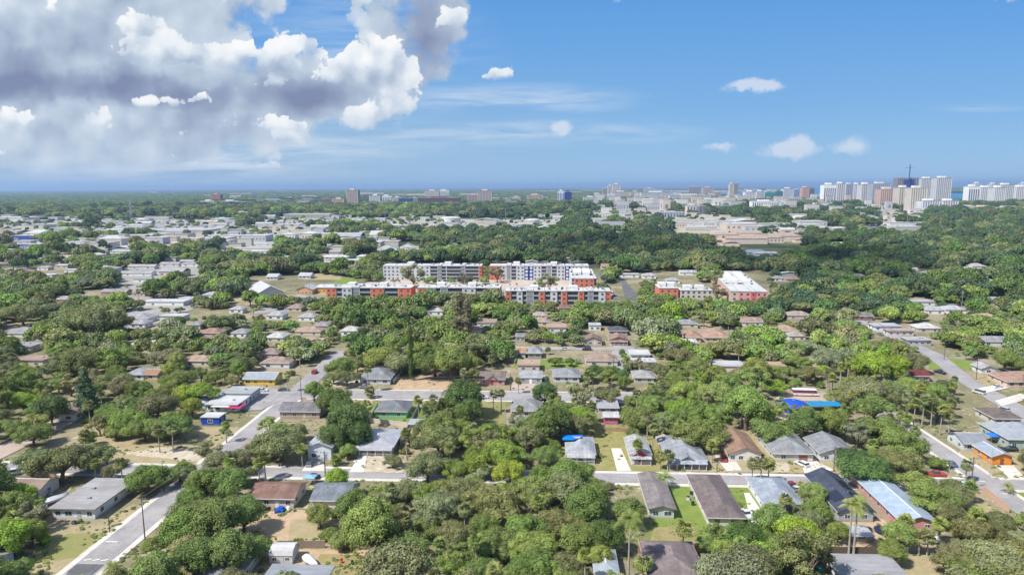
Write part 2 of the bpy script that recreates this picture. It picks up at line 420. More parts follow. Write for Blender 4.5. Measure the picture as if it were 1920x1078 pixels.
def add_door(parent, x, y, rz, col=(.55, .54, .5), w=.95, h=2.05, z=.12):
    k = (col, w, h)
    if k not in DOORS:
        m = MB(); m.box(-w/2, -.06, 0, w/2, 0, h); m.box(-w/2-.08, -.04, 0, -w/2, 0, h+.08); m.box(w/2, -.04, 0, w/2+.08, 0, h+.08)
        hd = MB(); hd.box(w*.33, -.12, .95, w*.42, -.06, 1.05)
        DOORS[k] = (m.mesh('door', plain_mat('door paint', col)), hd.mesh('handle', STEEL))
    d = link('door', DOORS[k][0], parent, (x, y, z), rz); link('handle', DOORS[k][1], d)
    return d

# ---------------------------------------------------------------- houses
FOOT = []                                                   # footprints no tree may stand in: x0, y0, x1, y1
def roof_mesh(x0, y0, x1, y1, z, rise, kind, th=.16, inset=None):
    """a real roof slab set with eave thickness; hip / gablex (ridge along x) / gabley / flat / shed"""
    m = MB(); cx, cy = (x0+x1)/2, (y0+y1)/2; w, d = x1-x0, y1-y0
    if kind == 'flat':
        m.box(x0, y0, z, x1, y1, z+.28); return m
    if kind == 'shed':
        a, b, c, e = (x0,y0,z), (x1,y0,z), (x1,y1,z+rise), (x0,y1,z+rise)
        m.face([a, b, c, e]); lo = [(p[0], p[1], p[2]-th) for p in (a, b, c, e)]
        m.face(lo[::-1])
        for i in range(4): j = (i+1) % 4; q = (a, b, c, e); m.face([lo[i], lo[j], q[j], q[i]])
        return m
    if kind == 'hip':
        r = min(w, d)/2
        if w >= d: A, B = (x0+r, cy, z+rise), (x1-r, cy, z+rise)
        else: A, B = (cx, y0+r, z+rise), (cx, y1-r, z+rise)
        c = [(x0,y0,z),(x1,y0,z),(x1,y1,z),(x0,y1,z)]
        if w >= d: m.face([c[0],c[1],B,A]); m.face([c[1],c[2],B]); m.face([c[2],c[3],A,B]); m.face([c[3],c[0],A])
        else: m.face([c[0],c[1],A]); m.face([c[1],c[2],B,A]); m.face([c[2],c[3],B]); m.face([c[3],c[0],A,B])
        eave = c
    elif kind == 'gablex':
        A, B = (x0,cy,z+rise), (x1,cy,z+rise); c = [(x0,y0,z),(x1,y0,z),(x1,y1,z),(x0,y1,z)]
        m.face([c[0],c[1],B,A]); m.face([c[2],c[3],A,B]); eave = None
        lo = lambda p: (p[0], p[1], p[2]-th)
        m.face([lo(A), lo(B), lo(c[1]), lo(c[0])]); m.face([lo(B), lo(A), lo(c[3]), lo(c[2])])
        for a, b in ((c[0], c[1]), (c[1], B), (B, c[2]), (c[2], c[3]), (c[3], A), (A, c[0])): m.face([lo(a), lo(b), b, a])
    else:
        A, B = (cx,y0,z+rise), (cx,y1,z+rise); c = [(x0,y0,z),(x1,y0,z),(x1,y1,z),(x0,y1,z)]
        m.face([c[1],c[2],B,A]); m.face([c[3],c[0],A,B]); eave = None
        lo = lambda p: (p[0], p[1], p[2]-th)
        m.face([lo(A), lo(B), lo(c[2]), lo(c[1])]); m.face([lo(B), lo(A), lo(c[0]), lo(c[3])])
        for a, b in ((c[0], A), (A, c[1]), (c[1], c[2]), (c[2], B), (B, c[3]), (c[3], c[0])): m.face([lo(a), lo(b), b, a])
    if eave:
        lo = [(p[0], p[1], p[2]-th) for p in eave]
        for i in range(4): j = (i+1) % 4; m.face([lo[i], lo[j], eave[j], eave[i]])
        m.face(lo[::-1])
    return m
def house(label, xl, xr, yb, depth, wallc, roofc, kind='hip', land=None, name='house', wh=2.9, rise=None, over=.6, rm='shingle',
          nwin=None, doorc=None, trim=True, porch=None, gable=None, extra=None, chimney=False, garage=None, cat='house', side=1, rz=0.0, foot=2.0, rng=None, group=None):
    rng = rng or random.Random(int(xl*7+yb*13))
    X0, Y0 = P(xl, yb); X1, _ = P(xr, yb)
    w = X1-X0; cx = (X0+X1)/2
    o = empty(name, (cx, Y0, 0), rz)                       # origin: middle of the front wall
    FOOT.append((cx-w/2-foot, Y0-foot*.6, cx+w/2+foot, Y0+depth+foot*.6))
    wm = wall_mat(wallc)
    if rise is None: rise = {'hip': .21, 'gablex': .19*depth/w if w else .2, 'gabley': .21, 'flat': 0, 'shed': .05}[kind]*min(w, depth if kind != 'gabley' else w) if kind != 'gablex' else .2*depth
    m = MB(); m.box(-w/2, 0, -.3, w/2, depth, wh)
    if kind == 'gablex':
        for sx in (-1, 1):
            x = sx*w/2; pts = [(x, 0, wh), (x, depth, wh), (x, depth/2, wh+rise*depth/(depth+2*over))]
            m.face(pts if sx > 0 else pts[::-1])
    if kind == 'gabley':
        for y in (0, depth):
            pts = [(-w/2, y, wh), (w/2, y, wh), (0, y, wh+rise*w/(w+2*over))]
            m.face(pts if y == 0 else pts[::-1])
    m.build('wall', wm, o)
    mk = {'shingle': shingle_mat, 'metal': lambda c: metal_mat(c, 1 if kind == 'gabley' else 0), 'flat': flat_mat}[rm if kind != 'flat' else 'flat']
    rf = roof_mesh(-w/2-over, -over, w/2+over, depth+over, wh+.02, rise, kind).build('roof', mk(roofc), o)
    if kind != 'flat':
        fb = MB(); x0, y0, x1, y1 = -w/2-over, -over, w/2+over, depth+over; e = .03
        if kind in ('hip', 'gablex', 'shed'): fb.box(x0, y0-e, wh-.22, x1, y0-.004, wh+.0)
        if kind in ('hip', 'gabley'): fb.box(x1+.004, y0, wh-.22, x1+e, y1, wh+.0); fb.box(x0-e, y0, wh-.22, x0-.004, y1, wh+.0)
        if trim and fb.v: fb.build('fascia', TRIM, o)
        # ridge cap
        rc = MB(); zr = wh+.02+rise
        if kind == 'gablex': rc.box(x0, depth/2-.13, zr-.03, x1, depth/2+.13, zr+.04)
        elif kind == 'gabley': rc.box(-.13, y0, zr-.03, .13, y1, zr+.04)
        elif kind == 'hip' and abs((x1-x0)-(y1-y0)) > .6:
            r = min(x1-x0, y1-y0)/2
            if x1-x0 > y1-y0: rc.box(x0+r, depth/2-.13, zr-.03, x1-r, depth/2+.13, zr+.04)
            else: rc.box(-.13, y0+r, zr-.03, .13, y1-r, zr+.04)
        if rc.v: rc.build('ridge_cap', shingle_mat(tuple(c*1.12 for c in roofc)) if rm == 'shingle' else TRIM, rf)
        for k in range(rng.randint(1, 3)):
            vx, vy = rng.uniform(-.3, .3)*w, depth*rng.uniform(.3, .7)
            vz = wh+rise*.35 if kind != 'gablex' else wh+rise*(1-abs(vy-depth/2)/(depth/2+over))
            if kind == 'gabley': vz = wh+rise*(1-abs(vx)/(w/2+over))
            if kind == 'hip':
                dd = min(vy+over, depth+over-vy, vx+w/2+over, w/2+over-vx); vz = wh+rise*dd/(min(w, depth)/2+over)
            v = MB(); v.tube([(vx, vy, vz-.1), (vx, vy, vz+.45)], .09, 8); v.build('vent_pipe', STEEL, rf)
    else:
        for k in range(rng.randint(0, 2)):
            vx, vy = rng.uniform(-.3, .3)*w, depth*rng.uniform(.3, .7)
            v = MB(); v.box(vx-.4, vy-.4, wh+.3, vx+.4, vy+.4, wh+.75); v.build('roof_vent', STEEL, rf)
    if chimney:
        v = MB(); v.box(w*.2, depth*.5, wh, w*.2+.8, depth*.5+.8, wh+rise+.8); v.build('chimney', wall_mat((.3, .2, .16)), rf)
    if nwin is None: nwin = max(1, int(w/3.2))
    if not porch:
        slots = nwin + (1 if doorc else 0)
        for k in range(slots):
            x = -w/2+w*(k+.5)/slots
            if doorc and k == slots//2: add_door(o, x, 0, 0, doorc)
            elif garage and k == slots-1:
                g = MB(); g.box(-w*.0+x-1.3, -.05, .02, x+1.3, 0, 2.2); g.build('garage_door', plain_mat('garage door', garage), o)
            else: add_window(o, x, 0, 1.0, 0, w=1.3 if rng.random() < .6 else 1.8)
    ns = max(1, int(depth/4.5))
    for k in range(ns):
        y = depth*(k+.5)/ns
        add_window(o, w/2, y, 1.0, math.pi/2); add_window(o, -w/2, y, 1.0, -math.pi/2)
    if porch:
        pd, pw = porch[0], porch[1]                        # depth, roof colour
        b = MB(); b.box(-w/2, -pd, .0, w/2, 0, .22); b.build('porch_floor', plain_mat('concrete', (.42, .4, .37), .9), o)
        pr = MB(); zz = wh-.1
        a_ = [(-w/2-.2, -pd-.3, zz-.55), (w/2+.2, -pd-.3, zz-.55), (w/2+.2, -.62 if kind in ('hip', 'gablex') else -.3, zz), (-w/2-.2, -.62 if kind in ('hip', 'gablex') else -.3, zz)]
        pr.face(a_); lo = [(p[0], p[1], p[2]-.12) for p in a_]; pr.face(lo[::-1])
        for i in range(4): j = (i+1) % 4; pr.face([lo[i], lo[j], a_[j], a_[i]])
        pr.build('porch_roof', mk(pw), o)
        np_ = max(3, int(w/2.2)+1)
        for k in range(np_):
            x = -w/2+.1+(w-.2)*k/(np_-1)
            c = MB(); c.box(x-.08, -pd+.05, .22, x+.08, -pd+.21, zz-.66); c.build('porch_post', TRIM, o)
        rl = MB(); rl.box(-w/2, -pd+.1, .95, w/2, -pd+.16, 1.02)
        for k in range(int(w/.4)): rl.box(-w/2+k*.4, -pd+.11, .22, -w/2+k*.4+.05, -pd+.15, .95)
        rl.build('railing', TRIM if len(porch) < 4 else plain_mat('railing paint', porch[3]), o)
        add_door(o, 0, 0, 0, porch[2] if len(porch) > 2 else (.3, .12, .1), z=.22)
        for x in (-w*.3, w*.3): add_window(o, x, 0, 1.0, 0, w=1.5)
    if gable:                                              # front gable dormer in colour
        gw, gz = gable[0], wh-.15
        g = MB(); yy = -over-.05; hgt = gw*.28
        g.face([(-gw/2, yy, gz), (gw/2, yy, gz), (0, yy, gz+hgt)]); g.build('gable', wall_mat(gable[1]), o)
        r2 = MB(); e = .35
        for s_ in (-1, 1):
            A = (0, yy-.35, gz+hgt+.12); B = (s_*(gw/2+e), yy-.35, gz-e*.56+.12); yb2 = depth*.45
            A2 = (0, yb2, gz+hgt+.12); B2 = (s_*(gw/2+e), -over+.3, gz-e*.56+.12)
            q = [A, B, B2, A2]; q = q if s_ < 0 else q[::-1]; r2.face(q[::-1] if False else q)
            lo = [(p[0], p[1], p[2]-.12) for p in q]; r2.face(lo[::-1])
            for i in range(4): j = (i+1) % 4; r2.face([lo[i], lo[j], q[j], q[i]])
        r2.build('gable_roof', mk(roofc), o)
    tag(o, label, cat, group, land)
    o['w'] = w; del o['w']
    return o

# ---------------------------------------------------------------- vegetation prototypes
def crown_mesh(name, seed, kind, R, leaf, mat, dens=1.25):
    """many leaf-sized faces over the skins of lobes spread through an uneven crown; crown base z ~ 0.28 R above 0"""
    rg = np.random.RandomState(seed); lobes = []
    if kind == 'oak':
        base, hz = .26*R+.6, .72*R; nl = 32
        for k in range(nl):
            a = rg.uniform(0, 2*np.pi); q = np.sqrt(rg.uniform(0, 1))*.80
            ecc = 1+.18*np.sin(2*a+seed)+.1*np.sin(3*a+2*seed)
            z = base+hz*(np.sqrt(max(0, 1-q*q))*rg.uniform(.45, 1.0))
            lobes.append((q*R*np.cos(a)*ecc, q*R*np.sin(a)*ecc, z, R*rg.uniform(.17, .33), rg.uniform(.6, .85)))
    elif kind == 'round':
        base, hz = .3*R+.8, 1.15*R; nl = 30
        for k in range(nl):
            a = rg.uniform(0, 2*np.pi); t = rg.uniform(-.35, 1); q = np.sqrt(max(0, 1-t*t))*rg.uniform(.6, .82)
            z = base+hz*.5+t*hz*.5
            lobes.append((q*R*np.cos(a), q*R*np.sin(a), z, R*rg.uniform(.22, .38), rg.uniform(.75, 1)))
    elif kind == 'airy':
        base, hz = .5*R+1.5, .9*R; nl = 24
        for k in range(nl):
            a = rg.uniform(0, 2*np.pi); q = np.sqrt(rg.uniform(0, 1))*.85
            z = base+hz*rg.uniform(.0, 1.0)*np.sqrt(max(.05, 1-q*q))
            lobes.append((q*R*np.cos(a), q*R*np.sin(a), z, R*rg.uniform(.13, .26), rg.uniform(.5, .8)))
    elif kind == 'pine':
        for k in range(34):
            t = (k+.5)/34; a = rg.uniform(0, 2*np.pi); rr = R*(1-t)**.75*rg.uniform(.35, .9)
            lobes.append((rr*np.cos(a), rr*np.sin(a), 1.5+t*R*3.6, R*(.42*(1-t)+.14), rg.uniform(.4, .65)))
    elif kind == 'column':
        for k in range(26):
            t = (k+.5)/26; a = rg.uniform(0, 2*np.pi); rr = R*.5*rg.uniform(.2, 1)*np.sin(np.pi*min(1, t*.85+.12))**.6
            lobes.append((rr*np.cos(a), rr*np.sin(a), 1.5+t*R*4.2, R*rg.uniform(.3, .5), rg.uniform(.7, 1.2)))
    elif kind == 'shrub':
        for k in range(12):
            a = rg.uniform(0, 2*np.pi); q = rg.uniform(0, .65)
            lobes.append((q*R*np.cos(a), q*R*np.sin(a), R*rg.uniform(.25, .7)*(1-q*.5), R*rg.uniform(.28, .42), rg.uniform(.7, 1)))
    L = np.array(lobes); V = []; C = []
    for i, (x, y, z, r, fl) in enumerate(L):
        area = 4*np.pi*r*r*(.35+.65*fl); n = int(area*dens/(leaf*leaf))+6
        d = rg.normal(size=(n, 3)); d /= np.linalg.norm(d, axis=1)[:, None]
        d[:, 2] = np.where(rg.rand(n) < .35, np.abs(d[:, 2]), d[:, 2])
        bump = 1+.24*np.sin(d[:, 0]*6+i)*np.sin(d[:, 1]*6+2*i)+.10*np.sin(d[:, 2]*11+i)*np.sin(d[:, 0]*12)+rg.uniform(-.14, .14, n)
        p = np.stack([x+d[:, 0]*r*bump, y+d[:, 1]*r*bump, z+d[:, 2]*r*fl*bump], 1)
        keep = np.ones(n, bool)
        for j, (a, b, c, rr, f2) in enumerate(L):
            if j == i: continue
            q = ((p[:, 0]-a)/rr)**2+((p[:, 1]-b)/rr)**2+((p[:, 2]-c)/(rr*f2))**2
            keep &= q > .62
        keep &= ~((d[:, 2] < -.5) & (rg.rand(n) < .6))
        p, d = p[keep], d[keep]; n = len(p)
        if n == 0: continue
        nn = d+rg.normal(size=(n, 3))*.55; nn[:, 2] += .25; nn /= np.linalg.norm(nn, axis=1)[:, None]
        u = np.cross(nn, rg.normal(size=(n, 3))); u /= np.linalg.norm(u, axis=1)[:, None]; w = np.cross(nn, u)
        s1 = leaf*rg.uniform(.45, .95, n)[:, None]; s2 = leaf*rg.uniform(.3, .65, n)[:, None]
        quad = np.stack([p-u*s1, p-w*s2*.8+nn*s1*.1, p+u*s1, p+w*s2], 1)
        V.append(quad.reshape(-1, 3))
        lv = rg.uniform(.45, 1.3); ly = rg.uniform(0, .35)**1.5
        lf = rg.uniform(.5, 1.3, n)
        c = np.stack([np.full(n, lv), lf, np.clip(ly+rg.uniform(-.1, .15, n), 0, 1), np.ones(n)], 1)
        C.append(np.repeat(c, 4, 0))
    nv = sum(len(a) for a in V)
    F4 = np.arange(nv).reshape(-1, 4)
    # inner masses so that the crown is not hollow
    cv, cf, cc = [], [], []
    off = nv
    for i, (x, y, z, r, fl) in enumerate(L):
        rings = [(0, 1), (.62, .62), (.8, -.05), (.55, -.6), (0, -.78)]
        idx = []
        for rr, zz in rings:
            if rr == 0: idx.append([off]); cv.append((x, y, z+zz*r*fl*.82)); off += 1
            else:
                row = []
                for k in range(6):
                    a = k*np.pi/3+i; jj = rg.uniform(.85, 1.1)
                    cv.append((x+rr*r*.92*np.cos(a)*jj, y+rr*r*.92*np.sin(a)*jj, z+zz*r*fl*.82)); row.append(off); off += 1
                idx.append(row)
        for k in range(6):
            k2 = (k+1) % 6
            cf.append((idx[0][0], idx[1][k], idx[1][k2])); cf.append((idx[1][k], idx[2][k], idx[2][k2], idx[1][k2]))
            cf.append((idx[2][k], idx[3][k], idx[3][k2], idx[2][k2])); cf.append((idx[3][k], idx[4][0], idx[3][k2]))
        cc += [(.7, .8, .05, 1)]*(off-nv-len(cc))
    verts = np.concatenate(V+[np.array(cv)]); cols = np.concatenate(C+[np.array(cc)])
    me = bpy.data.meshes.new(name)
    loops = np.concatenate([F4.ravel()]+[np.array(f) for f in cf]); tot = np.concatenate([np.full(len(F4), 4), np.array([len(f) for f in cf])])
    me.vertices.add(len(verts)); me.vertices.foreach_set('co', verts.astype(np.float32).ravel())
    me.loops.add(len(loops)); me.loops.foreach_set('vertex_index', loops.astype(np.int32))
    me.polygons.add(len(tot)); st = np.concatenate([[0], np.cumsum(tot)[:-1]])
    me.polygons.foreach_set('loop_start', st.astype(np.int32)); me.polygons.foreach_set('loop_total', tot.astype(np.int32))
    me.update(calc_edges=True)
    at = me.color_attributes.new('var', 'FLOAT_COLOR', 'POINT'); at.data.foreach_set('color', cols.astype(np.float32).ravel())
    me.materials.append(mat)
    return me, L
def limbs_mesh(name, seed, kind, R, L, mat, tr=None):
    rg = random.Random(seed); m = MB(); tr = tr or R*.065
    if kind in ('pine', 'column'):
        m.tube([(0, 0, -.3), (.1, 0, R*1.6), (0, .1, R*(3.7 if kind == 'pine' else 4.3))], [tr, tr*.7, .04], 7)
        for k in range(0, len(L), 3): x, y, z, r, f = L[k]; m.tube([(0, 0, z-.3), (x, y, z)], [tr*.3, .02], 4)
        return m.mesh(name, mat)
    zf = (.28*R+.6) if kind != 'shrub' else .1
    lean = (rg.uniform(-.05, .05)*R, rg.uniform(-.05, .05)*R)
    m.tube([(0, 0, -.3), (lean[0]*.4, lean[1]*.4, zf*.5), (lean[0], lean[1], zf)], [tr*1.3, tr, tr*.9], 8)
    for k in range(0, len(L), 2 if kind != 'shrub' else 3):
        x, y, z, r, f = L[k]; mx = (x*.5+rg.uniform(-.08, .08)*R, y*.5+rg.uniform(-.08, .08)*R, zf+(z-zf)*rg.uniform(.35, .6))
        m.tube([(lean[0], lean[1], zf-.15), mx, (x, y, z)], [tr*.5, tr*.3, tr*.08], 5)
    return m.mesh(name, mat)
FOL = foliage_mat('foliage'); FOLF = foliage_mat('woodland foliage', True)
BARK = bark_mat((.16, .125, .10)); PALMBARK = bark_mat((.36, .33, .29))
PROTO = {}
def make_protos():
    spec = {'oak': [('oak', 7, .27, s) for s in range(11, 17)], 'round': [('round', 5, .26, s) for s in range(21, 25)],
            'airy': [('airy', 6, .30, s) for s in range(31, 34)], 'pine': [('pine', 3, .34, 41)], 'column': [('column', 3.2, .36, 51)],
            'shrub': [('shrub', 1.6, .22, s) for s in (61, 62, 63)]}
    for k, lst in spec.items():
        PROTO[k] = []
        for kind, R, leaf, s in lst:
            me, L = crown_mesh('crown', s, kind, R, leaf, FOL)
            PROTO[k].append((me, limbs_mesh('trunk', s, kind, R, L, BARK), R))
    for nm, kind, R, leaf in (('mid_oak', 'oak', 7, .85), ('mid_round', 'round', 5, .75)):
        PROTO[nm] = []
        for s in range(71, 75):
            me, L = crown_mesh('crown', s, kind, R, leaf, FOL, 1.35); PROTO[nm].append((me, limbs_mesh('trunk', s, kind, R, L, BARK), R))
def palm_meshes(seed):
    rg = random.Random(seed); out = []
    for v in range(3):
        m = MB(); cols = []
        hr = 1.5
        for k in range(46):
            a = rg.uniform(0, 2*math.pi); el = rg.uniform(-1.0, 1.35); d = Vector((math.cos(a)*math.cos(el), math.sin(a)*math.cos(el), math.sin(el)))
            ln = rg.uniform(.75, 1.1); c0 = d*ln*.8; side = d.cross(Vector((0, 0, 1))).normalized(); up = side.cross(d)
            old = 1.0 if el < -.45 else 0.0
            for j in range(8):                             # one fan: eight blades
                t = (j-3.5)/3.5*1.25; tip = c0+(d*math.cos(t)+side*math.sin(t))*rg.uniform(.95, 1.25)+Vector((0, 0, -.28*(1+abs(t)))); 
                w = (side*math.cos(t)-d*math.sin(t))*.13
                mid = c0.lerp(tip, .5)+up*.06
                m.face([c0, mid-w, tip, mid+w]); b = rg.uniform(.7, 1.2)
                cols += [(b, rg.uniform(.6, 1.2), .95 if old else rg.uniform(0, .35), 1)]*4
        me = m.mesh('crown', FOL); at = me.color_attributes.new('var', 'FLOAT_COLOR', 'POINT')
        at.data.foreach_set('color', [c for q in cols for c in q]); out.append(me)
    return out
def feather_palm_mesh(seed, L=3.6, n=26):
    rg = random.Random(seed); m = MB(); cols = []
    for k in range(n):
        a = 2*math.pi*k/n+rg.uniform(-.15, .15); el = rg.uniform(-.1, 1.2); ln = L*rg.uniform(.8, 1.05); pts = []
        for i in range(9):
            t = i/8; r = ln*(t*math.cos(el)*(1-.12*t)+.0); z = ln*(t*math.sin(el)-.62*t*t); pts.append(Vector((math.cos(a)*max(r, .02), math.sin(a)*max(r, .02), z)))
        sd = Vector((-math.sin(a), math.cos(a), 0)); b = rg.uniform(.75, 1.2)
        for i in range(8):
            for h in (0, .33, .66):
                p = pts[i].lerp(pts[i+1], h); q = pts[i].lerp(pts[i+1], h+.26); wl = .95*math.sin(math.pi*min(1, (i+h+1.2)/9.2))**.7*L/3.6
                for s in (-1, 1):
                    tip = p+sd*s*wl+(pts[i+1]-pts[i]).normalized()*wl*.45+Vector((0, 0, -.38*wl))
                    m.face([p, tip, q]); cols += [(b, rg.uniform(.7, 1.2), rg.uniform(0, .25), 1)]*3
    me = m.mesh('crown', FOL); at = me.color_attributes.new('var', 'FLOAT_COLOR', 'POINT')
    at.data.foreach_set('color', [c for q in cols for c in q]); return me
make_protos()
PALMS = palm_meshes(5); FEATHER = [feather_palm_mesh(3), feather_palm_mesh(9, 4.3, 22), feather_palm_mesh(17, 2.6, 14)]
def trunk_palm(h, seed, r=.17):
    rg = random.Random(seed); b = rg.uniform(-.5, .5); m = MB()
    m.tube([(0, 0, -.2), (b*.2, 0, h*.35), (b*.6, b*.2, h*.7), (b, b*.3, h)], [r*1.5, r, r*.9, r*.8], 7)
    return m.mesh('trunk', PALMBARK), b
PT = {}
GREENS = {'o': (.135, .155, .066), 'g': (.125, .178, .048), 'd': (.075, .125, .036), 'b': (.175, .275, .036), 'l': (.170, .185, .100),
          'y': (.18, .235, .04), 'c': (.135, .135, .090), 'k': (.058, .090, .044), 's': (.17, .205, .06), 't': (.160, .215, .060), 'r': (.18, .16, .11)}
CWORD = {'o': 'olive green', 'g': 'mid green', 'd': 'dark glossy green', 'b': 'bright lime green', 'l': 'pale grey-green', 'y': 'yellow-green',
         'c': 'grey-brown', 'k': 'very dark green', 's': 'light green', 't': 'fresh green', 'r': 'brownish sparse'}
TREES = []                                                 # x, y, radius, for spacing
rt = random.Random(77)
def jcol(c, a=.16):
    f = (1+rt.uniform(-a, a))*1.1; return (c[0]*1.06*f*(1+rt.uniform(-.12, .12)), c[1]*f, c[2]*f*(1+rt.uniform(-.15, .15)), 1)
FORM = {'oak': 'spreading oak tree', 'round': 'dense round tree', 'airy': 'loose open tree', 'pine': 'conical pine tree', 'column': 'tall columnar tree', 'shrub': 'low shrub',
        'mid_oak': 'spreading oak tree', 'mid_round': 'round leafy tree'}
NAMES = {'oak': 'oak_tree', 'round': 'broadleaf_tree', 'airy': 'open_tree', 'pine': 'pine_tree', 'column': 'columnar_tree', 'shrub': 'shrub', 'mid_oak': 'oak_tree', 'mid_round': 'broadleaf_tree'}
def plant(kind, x, y, r, c, zs=1.0, label=None):
    ps = PROTO[kind]; me, tm, R = ps[rt.randrange(len(ps))]
    s = r/R; o = empty(NAMES[kind], (x, y, 0), rt.uniform(0, 6.28)); o.scale = (s, s, s*zs)
    a = link('crown', me, o); a.color = jcol(GREENS[c]); link('trunk', tm, o)
    TREES.append((x, y, r))
    if label: tag(o, label, 'shrub' if kind == 'shrub' else 'tree', 'trees and shrubs of the neighbourhood')
    else: auto(o, CWORD[c]+' '+FORM[kind], 'shrub' if kind == 'shrub' else 'tree', 'shrubs in the yards' if kind == 'shrub' else 'trees of the neighbourhood', r*.9)
    return o
CH = {'oak': 1.0, 'round': 1.05, 'airy': .95, 'pine': 2.0, 'column': 2.3, 'shrub': .5, 'mid_oak': 1.0, 'mid_round': 1.0}
def tree_at(kind, cx, cy, rpx, c, zs=1.0, label=None):
    """crown centre and half width as seen in the photo -> a tree standing on the ground there"""
    z = 5.0
    for _ in range(4):
        x, y = P(cx, cy, z); q = PJ(x, y, z); r = rpx/q[2]; z = CH[kind]*r*zs+.5
    return plant(kind, x, y, r, c, zs, label)
def palm_at(cx, cy, by, rpx=None, c='s', feather=False, label=None, r=None):
    """head centre (cx, cy) and foot row by"""
    x, y = P(cx, by); q = PJ(x, y, 0)
    zt = 8.0
    for _ in range(6):
        pr = PJ(x, y, zt); zt += (pr[1]-cy)/pr[2]*1.02
    h = max(2.0, zt-(.2 if not feather else .0))
    return palm(x, y, h, (rpx or 11)/q[2] if r is None else r, c, feather, label)
def palm(x, y, h, r, c='s', feather=False, label=None):
    s = r/1.75 if not feather else r/3.0
    hk = round(h); key = (hk, feather)
    if key not in PT: PT[key] = trunk_palm(hk, hk+5, .17 if not feather else .2)
    tm, b = PT[key]
    o = empty('palm_tree', (x, y, 0), rt.uniform(0, 6.28)); tk = link('trunk', tm, o); tk.scale = (1, 1, h/hk)
    a = link('crown', (rt.choice(FEATHER[:2]) if feather else rt.choice(PALMS)), o, (b, b*.3, h)); a.scale = (s, s, s); a.color = jcol(GREENS[c])
    TREES.append((x, y, r))
    nm = 'feather palm' if feather else 'cabbage palm'
    if label: tag(o, label, 'palm tree', 'palms of the neighbourhood')
    else: auto(o, ('tall ' if h > 9 else 'short ' if h < 5 else '')+nm+' with rounded head' if not feather else 'feather palm with arching fronds', 'palm tree', 'palms of the neighbourhood', h)
    return o
# ---------------------------------------------------------------- ground
def ground_mat():
    m, t = new_mat('ground soil and dry grass'); g = t.n('ShaderNodeNewGeometry'); p = g.outputs['Position']
    a = t.noise(p, .035, 5, .6); b = t.noise(p, .25, 6, .65); c = t.noise(p, 1.6, 6, .7); d = t.noise(p, .011, 3, .5)
    f = t.m('ADD', t.m('MULTIPLY', a, .5), t.m('ADD', t.m('MULTIPLY', b, .35), t.m('MULTIPLY', c, .25)))
    dry, green, sand, dark = (.31, .255, .18), (.17, .165, .085), (.46, .40, .32), (.15, .135, .085)
    col = t.mix(t.mr(f, .46, .60), dry, green)
    col = t.mix(t.m('MULTIPLY', t.mr(t.m('ADD', b, t.m('MULTIPLY', c, .4)), .76, .86), .8), col, sand)
    col = t.mix(t.m('MULTIPLY', t.mr(c, .25, .45, 1, 0), .45), col, dark)
    # forest floor and scrub farther out
    sp = t.n('ShaderNodeSeparateXYZ'); t.l(p, sp.inputs[0])
    far = t.mr(t.m('ADD', sp.outputs[1], t.m('MULTIPLY', t.m('SUBTRACT', d, .5), 1500)), 500, 1100)
    big = t.noise(p, .0016, 6, .6); e = t.noise(p, .012, 5, .65)
    fc = t.mix(t.mr(e, .4, .62), (.032, .052, .022), (.075, .10, .045))
    fc = t.mix(t.m('MULTIPLY', t.mr(big, .57, .66), .8), fc, (.17, .165, .11))
    col = t.mix(far, col, fc)
    finish(t, col, .95, .1, bump=c, bstr=.5, bdist=.08); return m
def patch_mat(name, a, b, c=None, s=.5):
    k = ('patch', name)
    if k in MATS: return MATS[k]
    m, t = new_mat(name); g = t.n('ShaderNodeNewGeometry'); p = g.outputs['Position']
    n1, n2 = t.noise(p, s*.5, 5, .65), t.noise(p, s*4, 6, .7)
    f = t.m('ADD', t.m('MULTIPLY', n1, .6), t.m('MULTIPLY', n2, .4))
    col = t.mix(t.mr(f, .4, .6), a, b)
    if c: col = t.mix(t.m('MULTIPLY', t.mr(t.noise(p, s*1.2, 6, .7), .55, .68), .85), col, c)
    finish(t, col, .95, .1, bump=n2, bstr=.4, bdist=.05); MATS[k] = m; return m
def road_mat():
    m, t = new_mat('worn asphalt'); g = t.n('ShaderNodeNewGeometry'); p = g.outputs['Position']
    a, b, c = t.noise(p, .12, 5, .6), t.noise(p, 2.5, 5, .7), t.noise(p, .5, 6, .7)
    col = t.mix(t.mr(t.m('ADD', t.m('MULTIPLY', a, .6), t.m('MULTIPLY', b, .4)), .38, .62), (.25, .238, .242), (.34, .322, .322))
    vo = t.n('ShaderNodeTexVoronoi', feature='DISTANCE_TO_EDGE'); vo.inputs['Scale'].default_value = .22
    w = t.n('ShaderNodeVectorMath', operation='MULTIPLY_ADD'); nn = t.n('ShaderNodeTexNoise'); nn.inputs['Scale'].default_value = .8; t.l(p, nn.inputs[0])
    t.l(nn.outputs['Color'], w.inputs[0]); w.inputs[1].default_value = (2, 2, 0); t.l(p, w.inputs[2]); t.l(w.outputs[0], vo.inputs['Vector'])
    col = t.mix(t.m('MULTIPLY', t.mr(vo.outputs['Distance'], 0, .05, 1, 0), .22), col, (.17, .16, .16))
    col = t.mix(t.m('MULTIPLY', t.mr(c, .6, .68), .5), col, (.21, .20, .205))
    col = t.mix(t.m('MULTIPLY', t.mr(c, .3, .38, 1, 0), .4), col, (.45, .42, .38))
    finish(t, col, .9, .2); return m
ROADM = road_mat()
ASPH = patch_mat('dark asphalt patch', (.10, .10, .105), (.15, .15, .155), s=.4)
CONC = patch_mat('concrete', (.50, .46, .42), (.60, .57, .52), (.38, .34, .29))
SAND = patch_mat('sandy soil', (.50, .44, .35), (.38, .32, .23), (.60, .55, .47))
DIRT = patch_mat('red brown dirt', (.46, .33, .23), (.36, .27, .17), (.28, .25, .13))
